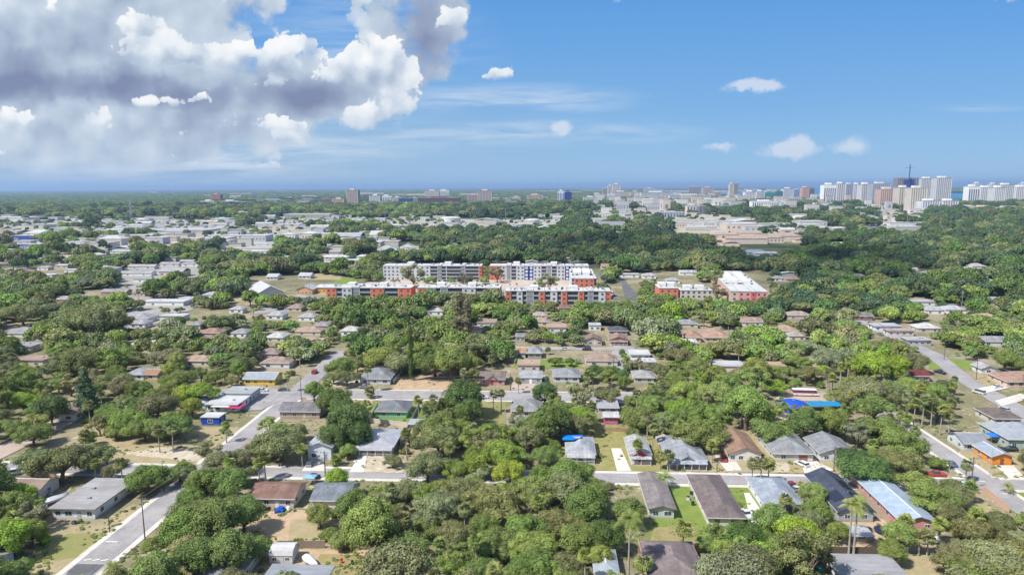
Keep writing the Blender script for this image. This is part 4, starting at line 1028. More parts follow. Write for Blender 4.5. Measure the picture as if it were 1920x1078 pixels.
# mid-distance houses left of the apartments: (xl, xr, base row, depth, wall, roof, kind, words)
MIDH = [(222,278,606,12,W_,(.44,.43,.45),'hip','long grey hip roof with white walls'),(243,272,616,9,W_,(.46,.46,.48),'hip','pale grey hip roof behind the oaks'),
 (300,345,602,8,(.6,.58,.55),(.62,.62,.62),'flat','white flat roof by the yellow yard'),(352,376,618,8,(.5,.45,.4),(.36,.36,.38),'hip','small dark grey hip roof'),
 (372,412,634,9,(.5,.4,.35),(.42,.27,.22),'hip','reddish hip roof in the trees'),(434,462,634,9,W_,(.38,.39,.41),'hip','grey hip roof beside the lane'),
 (268,345,574,12,W_,(.66,.67,.68),'flat','long bright white roof'),(336,362,568,9,(.6,.6,.6),(.56,.56,.56),'flat','pale flat roof beside the long white one'),
 (102,130,569,9,(.42,.27,.2),(.44,.42,.42),'hip','grey roof with red brick wall'),(190,238,554,8,(.40,.27,.23),(.40,.36,.36),'gablex','brown brick row house'),
 (248,272,556,9,(.5,.42,.34),(.37,.31,.28),'hip','brown hip roof by the brick row'),(250,300,530,10,W_,(.42,.42,.44),'flat','low grey flat roof'),
 (225,285,518,9,W_,(.44,.44,.46),'gablex','long grey gable roof'),(300,345,512,9,W_,(.46,.45,.46),'gablex','grey gable roof with pale wall'),
 (240,290,505,9,(.6,.6,.6),(.48,.46,.45),'gablex','pale roofed terrace'),(300,335,500,8,(.6,.6,.6),(.45,.43,.42),'gablex','low taupe roof'),(340,372,500,8,W_,(.4,.4,.42),'hip','grey hip roof by the oaks'),
 (500,530,600,10,W_,(.50,.50,.52),'hip','pale grey hip roof by the lane'),(430,455,588,8,W_,(.5,.5,.52),'hip','small white-grey hip roof'),(380,405,560,8,W_,(.52,.5,.5),'hip','small dusty roof'),
 (485,522,674,9,(.45,.33,.27),(.36,.28,.26),'hip','brown hip roof over a tan wall'),(640,672,630,9,W_,(.6,.6,.6),'hip','white roof behind the oaks'),(800,830,592,8,W_,(.55,.55,.58),'hip','pale roof by the grey-brown pine'),
 (590,615,620,9,(.5,.4,.4),(.38,.36,.38),'hip','dull roof in the lane'),(560,590,603,9,W_,(.48,.48,.5),'hip','grey roof under the oaks'),(1000,1025,600,8,W_,(.52,.4,.36),'hip','rusty hip roof'),
 (1048,1070,585,8,(.4,.2,.15),(.30,.16,.13),'hip','dark red roof behind the apartments'),(967,984,641,6,(.42,.42,.44),(.30,.30,.33),'gablex','little grey gable with dark opening'),
 (1105,1126,620,7,W_,(.55,.6,.62),'flat','pale flat roof beyond the lane'),(1476,1520,600,9,(.5,.45,.4),(.44,.36,.33),'hip','taupe hip roof right of the pink block'),
 (1480,1510,640,8,(.6,.55,.5),(.47,.42,.4),'hip','pale taupe roof in the trees'),(1735,1770,590,10,W_,(.46,.48,.52),'hip','grey roof in the right woods'),(1772,1812,589,10,W_,(.52,.53,.58),'hip','pale blue-grey roof in the right woods'),
 (1850,1888,572,10,(.5,.5,.5),(.44,.44,.5),'hip','lilac grey roof near the right edge'),(1718,1732,515,8,(.65,.5,.2),(.4,.38,.42),'gabley','gabled roof with a yellow wall'),(1736,1760,518,9,W_,(.5,.5,.56),'hip','pale lilac hip roof'),
 (1452,1472,528,8,W_,(.5,.46,.44),'hip','pale brown hip roof'),(1474,1504,530,9,(.6,.5,.4),(.52,.38,.28),'hip','orange tan hip roof'),(1602,1622,534,8,W_,(.6,.6,.6),'hip','white roof in the dark oaks'),
 (1600,1625,524,8,(.5,.45,.4),(.35,.33,.3),'hip','dull brown roof in the oaks'),(1820,1850,505,12,W_,(.50,.48,.46),'hip','pale roof in the right distance'),(1805,1840,512,12,W_,(.56,.54,.5),'hip','dusty pale roof at right'),
 (1250,1275,532,9,W_,(.45,.45,.46),'hip','grey roof behind the orange block'),(1160,1198,521,9,W_,(.55,.56,.54),'flat','long pale green-grey roof'),(1205,1230,523,9,W_,(.5,.5,.5),'hip','pale grey hip roof by the car park'),
 (1275,1310,517,9,W_,(.52,.52,.54),'gablex','grey gable roof behind the big oak'),(1240,1270,545,9,(.5,.4,.35),(.5,.48,.46),'flat','dull flat roof by the orange block'),
 (600,652,487,10,W_,(.66,.67,.70),'hip','bright white hip roof'),(668,697,486,9,W_,(.66,.67,.70),'hip','small bright white hip roof'),(705,745,470,12,W_,(.5,.51,.54),'gabley','grey church roof with a white tower'),
 (750,776,466,10,W_,(.44,.45,.48),'gabley','dark gabled hall'),(758,786,468,12,W_,(.66,.66,.62),'flat','bright flat hall roof'),(836,862,466,12,(.4,.35,.3),(.34,.36,.4),'gabley','grey gabled hall among the trees'),
 (425,512,470,14,W_,(.66,.65,.60),'flat','long low cream roof'),(470,500,476,10,W_,(.6,.6,.6),'hip','pale school roof'),(480,510,462,14,W_,(.6,.6,.6),'flat','flat white roof by the yard'),(0,30,512,16,W_,(.58,.6,.66),'flat','white box building at the left edge'),
 (70,90,507,9,W_,(.62,.62,.62),'flat','white-roofed workshop'),(103,127,503,9,(.5,.5,.48),(.66,.66,.64),'shed','tall pale workshop'),(72,98,522,9,W_,(.7,.7,.7),'flat','bright white store roof'),(120,148,512,9,W_,(.68,.68,.7),'flat','white-roofed garage'),
 (205,242,476,12,W_,(.68,.7,.72),'flat','long white shed roof'),(20,75,462,14,(.1,.2,.5),(.62,.62,.64),'flat','white roof with blue end wall'),(1140,1170,445,12,W_,(.6,.6,.58),'flat','flat roofed depot'),
 (1395,1440,478,14,W_,(.55,.6,.72),'hip','pale blue metal roof'),(1415,1462,480,10,W_,(.62,.66,.74),'hip','white metal roof at the wood edge'),(1560,1590,462,12,W_,(.6,.6,.6),'hip','white roof by the wood')]
AUTOCLEAR = []
for i, (xl, xr, yb, d, wc, rc, k, words) in enumerate(MIDH):
    AUTOCLEAR.append((xl-3, yb-14 if yb > 540 else yb-9, xr+3, yb-1))
    house(words+(' among trees' if len(words.split()) < 4 and 'tree' not in words else ''), xl, xr, yb, d, wc, rc, k, words if i % 3 == 0 else None, over=.4, wh=3.2, nwin=2, foot=1)
def hits(x0, y0, x1, y1): return any(x0 < a[2] and x1 > a[0] and y0 < a[3] and y1 > a[1] for a in FOOT+CLEAR_G)
rh = random.Random(12); nh = 0
for _ in range(900):
    if nh >= 40: break
    px, py = rh.uniform(10, 1910), rh.choice((rh.uniform(566, 640), rh.uniform(620, 705)))
    if 600 < px < 1460 and py < 612 or 1230 < px < 1450 and py < 590: continue
    x, y = P(px, py); w_, d_ = rh.uniform(9, 15), rh.uniform(8, 12)
    if hits(x-w_/2-4, y-4, x+w_/2+4, y+d_+4): continue
    q = PJ(x, y, 0); xl, xr = q[0]-w_/2*q[2], q[0]+w_/2*q[2]
    rc, nm = rh.choice([((.56, .56, .58), 'pale grey-roofed'), ((.64, .64, .64), 'white-roofed'), ((.36, .36, .38), 'mid grey-roofed'), ((.42, .31, .26), 'brown-roofed'), ((.50, .36, .28), 'terracotta-roofed'), ((.48, .48, .52), 'lilac grey-roofed')])
    o = house(None, xl, xr, py, d_, rh.choice([(.62, .62, .62), (.55, .48, .40), (.58, .60, .64), (.60, .54, .44)]), rc, rh.choice(('hip', 'hip', 'gablex', 'flat')), None, over=.4, wh=3.0, nwin=2, foot=1.5)
    del o['category']; auto(o, nm+' cottage', 'house', 'houses of the middle distance', 3); nh += 1
    if nh % 5 < 2: AUTOCLEAR.append((xl-2, py-.055*(py-350)-7, xr+2, py-1))
# white hall with gable roofs left of the apartments
house('large white gabled hall left of the orange apartments', 484, 532, 560, 36, (.55, .55, .56), (.80, .80, .82), 'gabley', 'large white gabled hall', rz=.6, wh=4.4, rise=5.5, rm='metal', nwin=4, cat='hall', foot=1)
house('white gabled annex with orange wall beside the hall', 556, 586, 552, 14, (.62, .35, .2), (.70, .70, .72), 'gabley', 'orange-walled annex', wh=4, rm='metal', cat='hall', foot=1)
house('white flat-roofed wing with bright orange side wall', 588, 612, 549, 18, (.72, .38, .08), (.68, .69, .70), 'flat', 'orange-sided wing', wh=4.2, cat='hall', foot=1)
house('small white pitched roof behind the hall', 500, 520, 525, 12, W_, (.70, .71, .73), 'gablex', None, rm='metal', foot=1)
house('second white pitched roof behind the hall beside the dry field', 560, 582, 523, 12, W_, (.70, .71, .73), 'gablex', None, rm='metal', foot=1)

for i_, o in enumerate([q for q in COL.objects if q.parent is None and q.get('category') == 'house' and q.location.y < 330]):
    if i_ % 2: continue
    wb = [c_ for c_ in o.children if c_.name.startswith('wall')][0].data; xs = [v.co.x for v in wb.vertices]; hw = max(xs); dp = max(v.co.y for v in wb.vertices)
    ac = empty('air_conditioner', (o.location.x+(hw+.75)*(1 if i_ % 4 else -1), o.location.y+dp*rg.uniform(.3, .7), 0)); b_ = MB(); b_.box(-.42, -.42, .08, .42, .42, .9); b_.build('housing', STEEL, ac)
    b_ = MB(); b_.tube([(0, 0, .9), (0, 0, .96)], .33, 12); b_.build('fan_guard', plain_mat('dark unit', (.1, .11, .13)), ac)
    auto(ac, 'small air conditioner beside a house wall', 'air conditioner', 'air conditioners beside houses', 1)
# ---------------------------------------------------------------- apartments
ORANGE, LGREY, MGREY, NAVY = (.62, .18, .10), (.54, .55, .57), (.30, .31, .33), (.02, .05, .22)
def apartment(label, land, X0, X1, Y, depth, h, secs, floors, roofc=(.70, .70, .69), seed=1, units=24, endc=ORANGE, rz=0.0):
    """block with its long front facing -Y; secs: (share of width, colour, kind, projection)"""
    rr = random.Random(seed); w = X1-X0; o = empty('apartment_block', ((X0+X1)/2, Y, 0), rz); FOOT.append((X0-1, Y-3, X1+1, Y+depth+1))
    tot = sum(s[0] for s in secs); x = -w/2; fl = h/floors; rf = MB(); wins = []
    RAILM, GL2 = plain_mat('railing', (.26, .27, .29)), plain_mat('balcony glass', (.12, .13, .15), .15, .6)
    for si, (share, col, kind, pj) in enumerate(secs):
        ww = w*share/tot; y0 = -pj; top = h+(.5 if kind != 'stair' else 1.2); wm = MB()
        if kind in ('balcony', 'stair'):
            bal, dk = MB(), MB()
            wm.box(x, y0+1.6, -.2, x+ww, depth, h)
            for f in range(floors):
                z = f*fl
                wm.box(x+.02, y0+.0, z-.12 if f else -.1, x+ww-.02, y0+1.61, z+.14)
                bal.box(x+.1, y0+.03, z+.14, x+ww-.1, y0+.09, z+(1.15 if kind == 'balcony' else fl-.4))
                dk.box(x+.5, y0+1.53, z+.2, x+ww-.5, y0+1.597, z+fl-.5)
            wm.box(x, y0, 0, x+.35, y0+1.61, h-.02); wm.box(x+ww-.35, y0, 0, x+ww, y0+1.61, h-.02)
            bal.build('balcony_railing' if kind == 'balcony' else 'stair_screen', RAILM, o); dk.build('recessed_windows', GL2, o)
        else:
            wm.box(x, y0, -.2, x+ww, depth, h+.003*(si % 2))
            n = max(1, round(ww/4.2))
            for f in range(floors):
                for k in range(n): wins.append((x+ww*(k+.5)/n, y0, f*fl+.95, 1.9 if kind == 'blue' else 1.5, kind))
        wm.build('wall', wall_mat(col), o)
        rf.box(x-.2, y0-.25, h+.01, x+ww-.001, depth+.2, top)
        x += ww
    rf.build('roof', flat_mat(roofc), o)
    if len(wins) > 96: wins = sorted(wins, key=lambda q: rr.random())[:96]
    for q in wins:
        if q[4] == 'blue':
            b = MB(); b.box(q[0]-1.1, q[1]-.5, q[2]-.4, q[0]+1.1, q[1], q[2]+1.7); bb = b.build('bay', wall_mat((.55, .6, .66)), o)
        else: add_window(o, q[0], q[1], q[2], 0, q[3], 1.4, plain_mat('dark frame', (.30, .30, .31)))
    for k in range(units):
        u = MB(); ux, uy = rr.uniform(-w*.47, w*.47), depth*rr.choice((.3, .42, .6, .72))
        u.box(ux-.6, uy-.5, h+.5, ux+.6, uy+.5, h+1.5); u.build('air_conditioner', STEEL if k % 3 else plain_mat('dark unit', (.08, .08, .09)), o)
    for k in (.27, .65):
        s = MB(); s.box(w*(k-.5)-3, depth*.3, h+.4, w*(k-.5)+3, depth*.75, h+3); s.build('stair_tower', wall_mat((.62, .63, .64)), o)
    tag(o, label, 'apartments', 'apartment blocks', land); return o
def top_x(px, py, z): return P(px, py, z)
h = 13.0
xa, ya = P(718, 499, h); xb, _ = P(903, 499, h)
apartment('back left four-storey apartment block, pale grey with orange end', 'pale grey apartment block', xa, xb, ya, 17, h,
          [(1.2, LGREY, 'plain', 0), (1.5, LGREY, 'plain', .4), (2.0, LGREY, 'plain', 0), (.8, LGREY, 'balcony', 0), (.35, MGREY, 'stair', .3), (.5, LGREY, 'balcony', 0), (1.5, LGREY, 'balcony', .3), (.35, MGREY, 'stair', 0), (1.4, LGREY, 'balcony', .3), (.25, ORANGE, 'plain', .5)], 4, seed=2, units=30)
xa, ya = P(918, 499, h); xb, _ = P(1104, 499, h)
apartment('back right four-storey apartment block with two navy blue strips', 'navy striped apartment block', xa, xb, ya, 17, h,
          [(1.0, ORANGE, 'plain', .3), (.5, LGREY, 'plain', 0), (.4, LGREY, 'stair', 0), (.5, LGREY, 'balcony', 0), (.7, LGREY, 'plain', .2), (.8, NAVY, 'blue', 0), (.7, LGREY, 'plain', .2), (.5, LGREY, 'balcony', 0), (.4, LGREY, 'stair', 0), (.5, LGREY, 'balcony', 0), (.7, LGREY, 'plain', .2), (.8, NAVY, 'blue', 0), (1.3, LGREY, 'plain', .2)], 4, seed=3, units=30)
xa, ya = P(1072, 523, h); xb, _ = P(1119, 523, h)
apartment('apartment wing running back with rows of roof units and orange end wall', 'orange end wing', xa, xb, ya, 62, h,
          [(.3, LGREY, 'balcony', -1.5), (2.2, ORANGE, 'plain', 0), (.3, LGREY, 'balcony', -1.5)], 4, seed=4, units=50)
h2 = 10.5
xa, ya = P(948, 546, h2); xb, _ = P(1145, 546, h2)
apartment('front right apartment block of alternating orange and pale grey bays', 'front right orange and grey block', xa, xb, ya, 16, h2,
          [(.6, ORANGE, 'plain', .5), (.7, LGREY, 'balcony', 0), (.6, LGREY, 'plain', .8), (.5, LGREY, 'balcony', 0), (.7, MGREY, 'stair', 0), (.7, LGREY, 'balcony', 0), (.6, ORANGE, 'plain', .6), (.7, LGREY, 'balcony', 0), (.7, LGREY, 'plain', .8), (.5, LGREY, 'balcony', 0), (.6, ORANGE, 'plain', .6), (1.3, LGREY, 'balcony', 0), (.6, ORANGE, 'plain', .6), (.5, LGREY, 'balcony', 0), (.5, MGREY, 'stair', 0), (.7, LGREY, 'balcony', 0), (.7, LGREY, 'plain', .8), (.6, ORANGE, 'plain', .3)], 3, seed=5, units=34)
xa, ya = P(783, 540, h2); xb, _ = P(938, 540, h2)
apartment('front middle apartment block half hidden by the grey-brown pine', 'front middle apartment block', xa, xb, ya, 16, h2,
          [(.9, ORANGE, 'plain', .4), (.5, LGREY, 'plain', .6), (.4, LGREY, 'balcony', 0), (.5, MGREY, 'stair', 0), (1.2, LGREY, 'balcony', 0), (1, LGREY, 'plain', .5), (1.0, LGREY, 'balcony', 0), (.9, ORANGE, 'plain', .6)], 3, seed=6, units=24)
xa, ya = P(612, 540, h2); xb, _ = P(772, 540, h2)
apartment('front left apartment block with orange corner bay and white roof', 'front left apartment block', xa, xb, ya, 16, h2,
          [(.8, ORANGE, 'plain', .3), (.55, LGREY, 'balcony', 0), (.8, LGREY, 'plain', .6), (.6, MGREY, 'stair', 0), (1.0, LGREY, 'balcony', 0), (1.1, ORANGE, 'plain', .6), (1.2, LGREY, 'balcony', 0), (1.1, ORANGE, 'plain', .6)], 3, seed=7, units=24)
SALMON, PINK = (.66, .20, .13), (.64, .29, .29)
xa, ya = P(1236, 541, h2); xb, _ = P(1272, 541, h2)
apartment('low orange corner block left of the long pink building', 'orange corner block', xa, xb, ya, 20, h2, [(1, SALMON, 'plain', 0)], 3, seed=8, units=4)
xa, ya = P(1276, 545, 9); xb, _ = P(1336, 545, 9)
apartment('low beige link block with flat white roof between orange and pink buildings', 'beige link block', xa, xb, ya, 14, 9, [(1, (.58, .52, .46), 'plain', 0), (2, (.58, .52, .46), 'plain', .2)], 3, seed=9, units=14)
xa, ya = P(1371, 547, h2); xb, _ = P(1438, 547, h2)
apartment('long pink apartment building running back under a white roof with many units', 'long pink building', xa, xb, ya, 118, h2,
          [(.8, (.58, .42, .36), 'plain', 0), (1.3, PINK, 'plain', .3), (.5, (.66, .12, .12), 'plain', .5), (1.2, PINK, 'plain', .2)], 3, seed=10, units=70, rz=-.115)
# ---------------------------------------------------------------- cars, boats, poles, fences, clutter
def car_meshes(kind):
    """side profile swept across the width; x forward"""
    if kind == 'sedan': low = [(-2.3,.32),(-2.34,.72),(-2.2,.95),(-1.35,1.02),(1.0,1.0),(2.0,.86),(2.3,.66),(2.32,.34)]; cab = [(-1.75,.98),(-1.15,1.42),(.25,1.45),(1.05,1.0)]
    elif kind == 'estate': low = [(-2.3,.34),(-2.36,.8),(-2.28,1.02),(-1.3,1.05),(1.0,1.04),(2.05,.92),(2.3,.7),(2.32,.36)]; cab = [(-2.2,1.02),(-1.95,1.58),(.3,1.62),(1.05,1.05)]
    elif kind == 'pickup': low = [(-2.7,.45),(-2.74,.95),(-2.6,1.08),(-.9,1.1),(1.3,1.12),(2.4,1.05),(2.66,.8),(2.68,.45)]; cab = [(-.95,1.1),(-.8,1.75),(.55,1.78),(1.25,1.12)]
    else: low = [(-2.4,.4),(-2.45,1.0),(-2.4,1.15),(-1.0,1.18),(1.2,1.16),(2.2,1.0),(2.4,.75),(2.4,.42)]; cab = [(-2.36,1.12),(-2.25,1.95),(.9,1.98),(1.6,1.16)]
    W = .9
    b = MB()
    def loft(prof, w0, w1, m):
        n = len(prof); L = [(x, -(w0 if i in (0, n-1) else w1), z) for i, (x, z) in enumerate(prof)]; Rr = [(x, -y, z) for x, y, z in L]
        for i in range(n-1): m.face([L[i], L[i+1], Rr[i+1], Rr[i]][::-1])
        m.face([L[-1], L[0], Rr[0], Rr[-1]][::-1]); m.face(L[::-1] if False else L); m.face(Rr[::-1])
    loft(low, W-.04, W, b)
    # roof panel and pillars
    (x0, z0), (x1, z1), (x2, z2), (x3, z3) = cab; t = .72
    b.face([(x1, -t, z1+.02), (x2, -t, z2+.02), (x2, t, z2+.02), (x1, t, z1+.02)]); b.box(x1, -t, z1-.06, x2, t, z1+.0)
    gl = MB(); W2 = W-.06
    gl.face([(x3, -W2, z3), (x3, W2, z3), (x2, t, z2), (x2, -t, z2)]); gl.face([(x0, W2, z0), (x0, -W2, z0), (x1, -t, z1), (x1, t, z1)])
    gl.face([(x0, -W2, z0), (x3, -W2, z3), (x2, -t, z2), (x1, -t, z1)]); gl.face([(x3, W2, z3), (x0, W2, z0), (x1, t, z1), (x2, t, z2)])
    hl = []
    for s in (-1, 1):
        m = MB(); m.box(2.22, s*.62-.2, .62, 2.35, s*.62+.2, .8); hl.append(m)
    return b, gl, hl
def tyre_mesh():
    m = MB(); m.tube([(0, -.11, 0), (0, .11, 0)], .33, 14); r = MB(); r.tube([(0, -.12, 0), (0, .12, 0)], .19, 10); return m, r
TY, RI = tyre_mesh(); TYM, RIM_ = TY.mesh('tyre', TYRE), RI.mesh('rim', RIM)
LAMP = plain_mat('lamp glass', (.8, .8, .78), .2, .6)
CARM = {}
def car(px, py, rz, col, kind, label, cname='car', scale=1.0, xy=None):
    if kind not in CARM:
        b, gl, hl = car_meshes(kind); CARM[kind] = (b, gl.mesh('windows', GLASS), [m.mesh('headlight', LAMP) for m in hl])
    b, glm, hls = CARM[kind]; x, y = xy or P(px, py)
    o = empty('parked_car' if kind != 'pickup' else 'pickup_truck', (x, y, .03), rz); o.scale = (scale,)*3
    b.build('body', plain_mat('car paint', col, .25, .6, .1), o); link('windows', glm, o)
    for h_ in hls: link('headlight', h_, o)
    wb = 1.42 if kind != 'pickup' else 1.7
    for sx in (-wb, wb):
        for sy in (-.82, .82):
            w = link('wheel', TYM, o, (sx, sy, .33)); link('rim', RIM_, w)
    FOOT.append((x-2.5, y-1.5, x+2.5, y+1.5))
    tag(o, label, cname, 'parked cars'); return o
D2 = math.radians
car(585, 897, D2(178), (.015, .015, .018), 'sedan', 'black saloon car parked on the street before the white front-gabled house')
car(1503, 873, D2(118), (.72, .72, .72), 'estate', 'white estate car on the drive of the carport house')
car(532, 733, D2(12), (.10, .11, .14), 'sedan', 'dark grey saloon car on the side street near the yellow house')
car(492, 734, D2(5), (.66, .66, .66), 'sedan', 'white saloon car just left of the dark grey one')
car(636, 692, D2(95), (.6, .6, .62), 'suv', 'white sport utility car at the kerb north of the junction', 'car')
car(684, 727, D2(15), (.35, .36, .38), 'sedan', 'silver grey car in front of the grey hip-roofed corner house')
car(12, 892, D2(4), (.66, .67, .68), 'sedan', 'white car behind the low fence at the left edge')
car(28, 890, D2(25), (.62, .65, .68), 'suv', 'white van-like car beside the white car at the left edge')
car(1484, 914, D2(10), (.30, .02, .02), 'pickup', 'red pickup on the near side of the street by the thin palms')
car(1490, 921, D2(200), (.62, .62, .6), 'sedan', 'white car just below the red pickup')
car(1804, 913, D2(150), (.5, .56, .62), 'estate', 'silver car under the big oak beside the brown fence')
car(1893, 846, D2(175), (.012, .012, .015), 'estate', 'black car outside the sage green house')
car(1873, 846, D2(175), (.03, .03, .035), 'sedan', 'dark grey car left of the black one at the sage green house')
car(1398, 968, D2(108), (.62, .62, .62), 'pickup', 'white pickup in the drive beside the big brown hip roof')
car(1870, 727, D2(20), (.66, .66, .66), 'sedan', 'white car on the pale drive by the terracotta-roofed house')
car(946, 662, D2(0), (.4, .4, .42), 'sedan', 'grey car in the shade beside the small orange tan roof')
car(974, 671, D2(90), (.05, .05, .06), 'sedan', 'black car under the grey carport roof')
car(1022, 716, D2(95), (.06, .06, .07), 'suv', 'dark car beside the modern grey house')
car(1085, 740, D2(0), (.1, .1, .11), 'suv', 'dark van in the shade beside the row of shrubs')
car(1625, 606, D2(100), (.7, .7, .7), 'sedan', 'white car on the far street beside the dark red brown house')
car(1632, 609, D2(100), (.3, .3, .32), 'suv', 'grey car behind the white one on the far street')
car(1655, 578, D2(20), (.6, .6, .62), 'pickup', 'pale pickup by the oaks beyond the far street')
car(1440, 618, D2(30), (.5, .5, .52), 'sedan', 'silver car below the pink building')
car(778, 892, D2(190), (.6, .6, .6), 'sedan', 'white car on the street under the sparse tree')
car(612, 712, D2(80), (.12, .12, .13), 'sedan', 'black car on the street beside the corner house')
for k, (px, py, c) in enumerate([(1152, 556, (.03,.08,.35)), (1146, 551, (.4,.03,.03)), (1140, 547, (.6,.6,.6)), (1156, 561, (.5,.5,.5))]):
    car(px, py, 0, c, 'sedan', ['blue car at the end of the front right block', 'red car beside the blue one at the front right block', 'white car farthest in the row by the front right block', 'silver car nearest in the row by the front right block'][k])
for k in range(10):
    px = 785+k*13+(k % 3)*3; xx, yy = P(px, 528)
    car(0, 0, D2(90), [(.05,.05,.06), (.6,.6,.6), (.2,.2,.22), (.03,.03,.04)][k % 4], 'sedan', '%s car in the row before the pale grey apartment block' % (['leftmost', 'second from left', 'third from left', 'fourth from left', 'fifth from left', 'fifth from right', 'fourth from right', 'third from right', 'second from right', 'rightmost'][k]), xy=(xx, yy))
MC = [(.6,.6,.6), (.05,.05,.06), (.3,.31,.33), (.45,.05,.04), (.06,.12,.3), (.66,.64,.6)]
for k, (px, py, rz) in enumerate([(905, 747, 0), (1010, 733, 180), (1668, 906, 3), (1755, 893, 178), (1782, 872, 92), (1835, 738, 115), (1880, 770, 118), (1762, 700, 112), (1650, 628, 100), (590, 700, 93), (880, 745, 178), (1150, 742, 0), (1060, 656, 0), (1100, 657, 180), (583, 872, 90), (1356, 862, 80), (300, 596, 10), (540, 582, 5), (560, 570, 90), (590, 566, 90), (400, 596, 5), (345, 505, 0), (1420, 975, 110)]):
    o = car(px, py, D2(rz), MC[k % 6], ('sedan', 'suv', 'estate', 'pickup')[k % 4], None); del o['category']; auto(o, ['white', 'black', 'grey', 'red', 'dark blue', 'cream'][k % 6]+' parked car', 'car', 'parked cars', 1)
# blue pick-up and clutter at the edges; delivery truck and trolley bus
def trolley():
    x, y = P(1507, 742); o = empty('trolley_bus', (x, y, .05), D2(-4)); FOOT.append((x-5, y-2, x+5, y+2))
    b = MB(); L = 4.6
    b.box(-L, -1.2, .55, L, 1.2, 1.45); b.box(L, -1.1, .55, L+1.0, 1.1, 1.35)
    b.build('body', plain_mat('white paint', (.66, .66, .66), .4), o)
    s = MB(); s.box(-L+.1, -1.22, 1.45, L-.1, 1.22, 1.75); s.build('red_band', plain_mat('red paint', (.38, .02, .04), .4), o)
    for k in range(8):
        w = MB(); x0 = -L+.25+k*1.12; w.box(x0, -1.16, 1.77, x0+.85, 1.16, 2.6); w.build('window', GLASS, o)
    p = MB()
    for k in range(9): x0 = -L+.05+k*1.12; p.box(x0, -1.2, 1.75, x0+.2, 1.2, 2.68)
    p.build('pillars', plain_mat('red paint', (.38, .02, .04), .4), o)
    r = MB(); r.box(-L-.05, -1.28, 2.68, L+.1, 1.28, 2.86); r.box(-L+.8, -.7, 2.86, L-.8, .7, 3.1); r.build('roof', plain_mat('white paint', (.66, .66, .66), .4), o)
    for sx in (-3.0, 3.2):
        for sy in (-1.1, 1.1): w = link('wheel', TYM, o, (sx, sy, .42)); w.scale = (1.3, 1.3, 1.3); link('rim', RIM_, w)
    tag(o, 'white tourist trolley bus with red window pillars behind the blue dome tent', 'trolley bus', land='trolley bus')
trolley()
def tent():
    BL = plain_mat('blue tent fabric', (.012, .07, .42), .45, .4); CY = plain_mat('cyan tarpaulin', (.01, .20, .42), .45, .4)
    x, y = P(1497, 776); o = empty('blue_tent', (x, y, 0)); m = MB(); m.dome(0, 6, 0, 6.6, 3.6, 26, 7); m.build('canopy', BL, o, smooth=True)
    FOOT.append((x-8, y-3, x+9, y+14)); s = MB()
    for k in range(6): a = math.pi*2*k/6; s.tube([(6.65*math.cos(a), 6+6.65*math.sin(a), 0), (4.72*math.cos(a), 6+4.72*math.sin(a), 2.56), (0, 6, 3.64)], .07, 5)
    s.build('poles', STEEL, o); tag(o, 'big royal blue dome tent between the oaks', 'tent', land='blue dome tent')
    x, y = P(1550, 772); o = empty('tarpaulin_shelter', (x, y, 0)); FOOT.append((x-6, y-2, x+12, y+6))
    roof_mesh(-6.5, 0, 5.5, 5, 2.4, .9, 'gablex').build('tarpaulin', CY, o); q = MB()
    for sx in (-6.2, -.5, 5.2):
        for sy in (.2, 4.8): q.box(sx-.05, sy-.05, 0, sx+.05, sy+.05, 2.5)
    q.build('posts', STEEL, o); tag(o, 'low cyan blue tarpaulin shelter right of the blue dome tent', 'shelter')
    x, y = P(1592, 768); o = empty('tarpaulin_shelter', (x, y, 0)); roof_mesh(-3, 0, 3, 4, 2.2, .7, 'gabley').build('tarpaulin', BL, o); q = MB()
    for sx in (-2.8, 2.8):
        for sy in (.2, 3.8): q.box(sx-.05, sy-.05, 0, sx+.05, sy+.05, 2.3)
    q.build('posts', STEEL, o); tag(o, 'small royal blue tarpaulin shelter partly hidden under the oak', 'shelter')
tent()
def tarp(px, py, w, d, h, col, label, rise=.5, rz=0):
    x, y = P(px, py); o = empty('canopy', (x, y, 0), rz); roof_mesh(-w/2, 0, w/2, d, h, rise, 'hip', .06).build('fabric', plain_mat('canopy fabric', col, .5), o); q = MB()
    for sx in (-w/2+.1, w/2-.1):
        for sy in (.1, d-.1): q.box(sx-.04, sy-.04, 0, sx+.04, sy+.04, h)
    q.build('posts', STEEL, o); tag(o, label, 'canopy'); return o
tarp(579, 911, 3.4, 3, 2.3, (.22, .40, .62), 'pale blue pop-up canopy behind the reddish brown roof')
tarp(412, 775, 7, 5, 2.6, (.70, .70, .72), 'white flat canopy before the magenta awning')
tarp(436, 776, 6, 6, 2.3, (.42, .03, .12), 'magenta red awning beside the white canopy')
tarp(1872, 833, 5, 4, 2.6, (.02, .16, .62), 'bright blue canopy behind the orange garage')
tarp(895, 780, 4, 3.5, 2.0, (.02, .10, .45), 'blue tarpaulin canopy under the dark round tree')
tarp(876, 826, 5, 5, 2.6, (.62, .60, .54), 'cream canopy tops hidden behind the oaks')
tarp(905, 828, 4.5, 4.5, 2.6, (.70, .66, .60), 'second cream canopy right of the first one')
tarp(1134, 523, 10, 8, 4, (.01, .06, .42), 'blue canopy at the head of the apartment car park')
tarp(660, 538, 9, 8, 3, (.01, .12, .5), 'blue site shelter behind the front left apartments')
tarp(665, 868, 1, 1, .4, (.5, .5, .5), 'small grey cover on the drive')
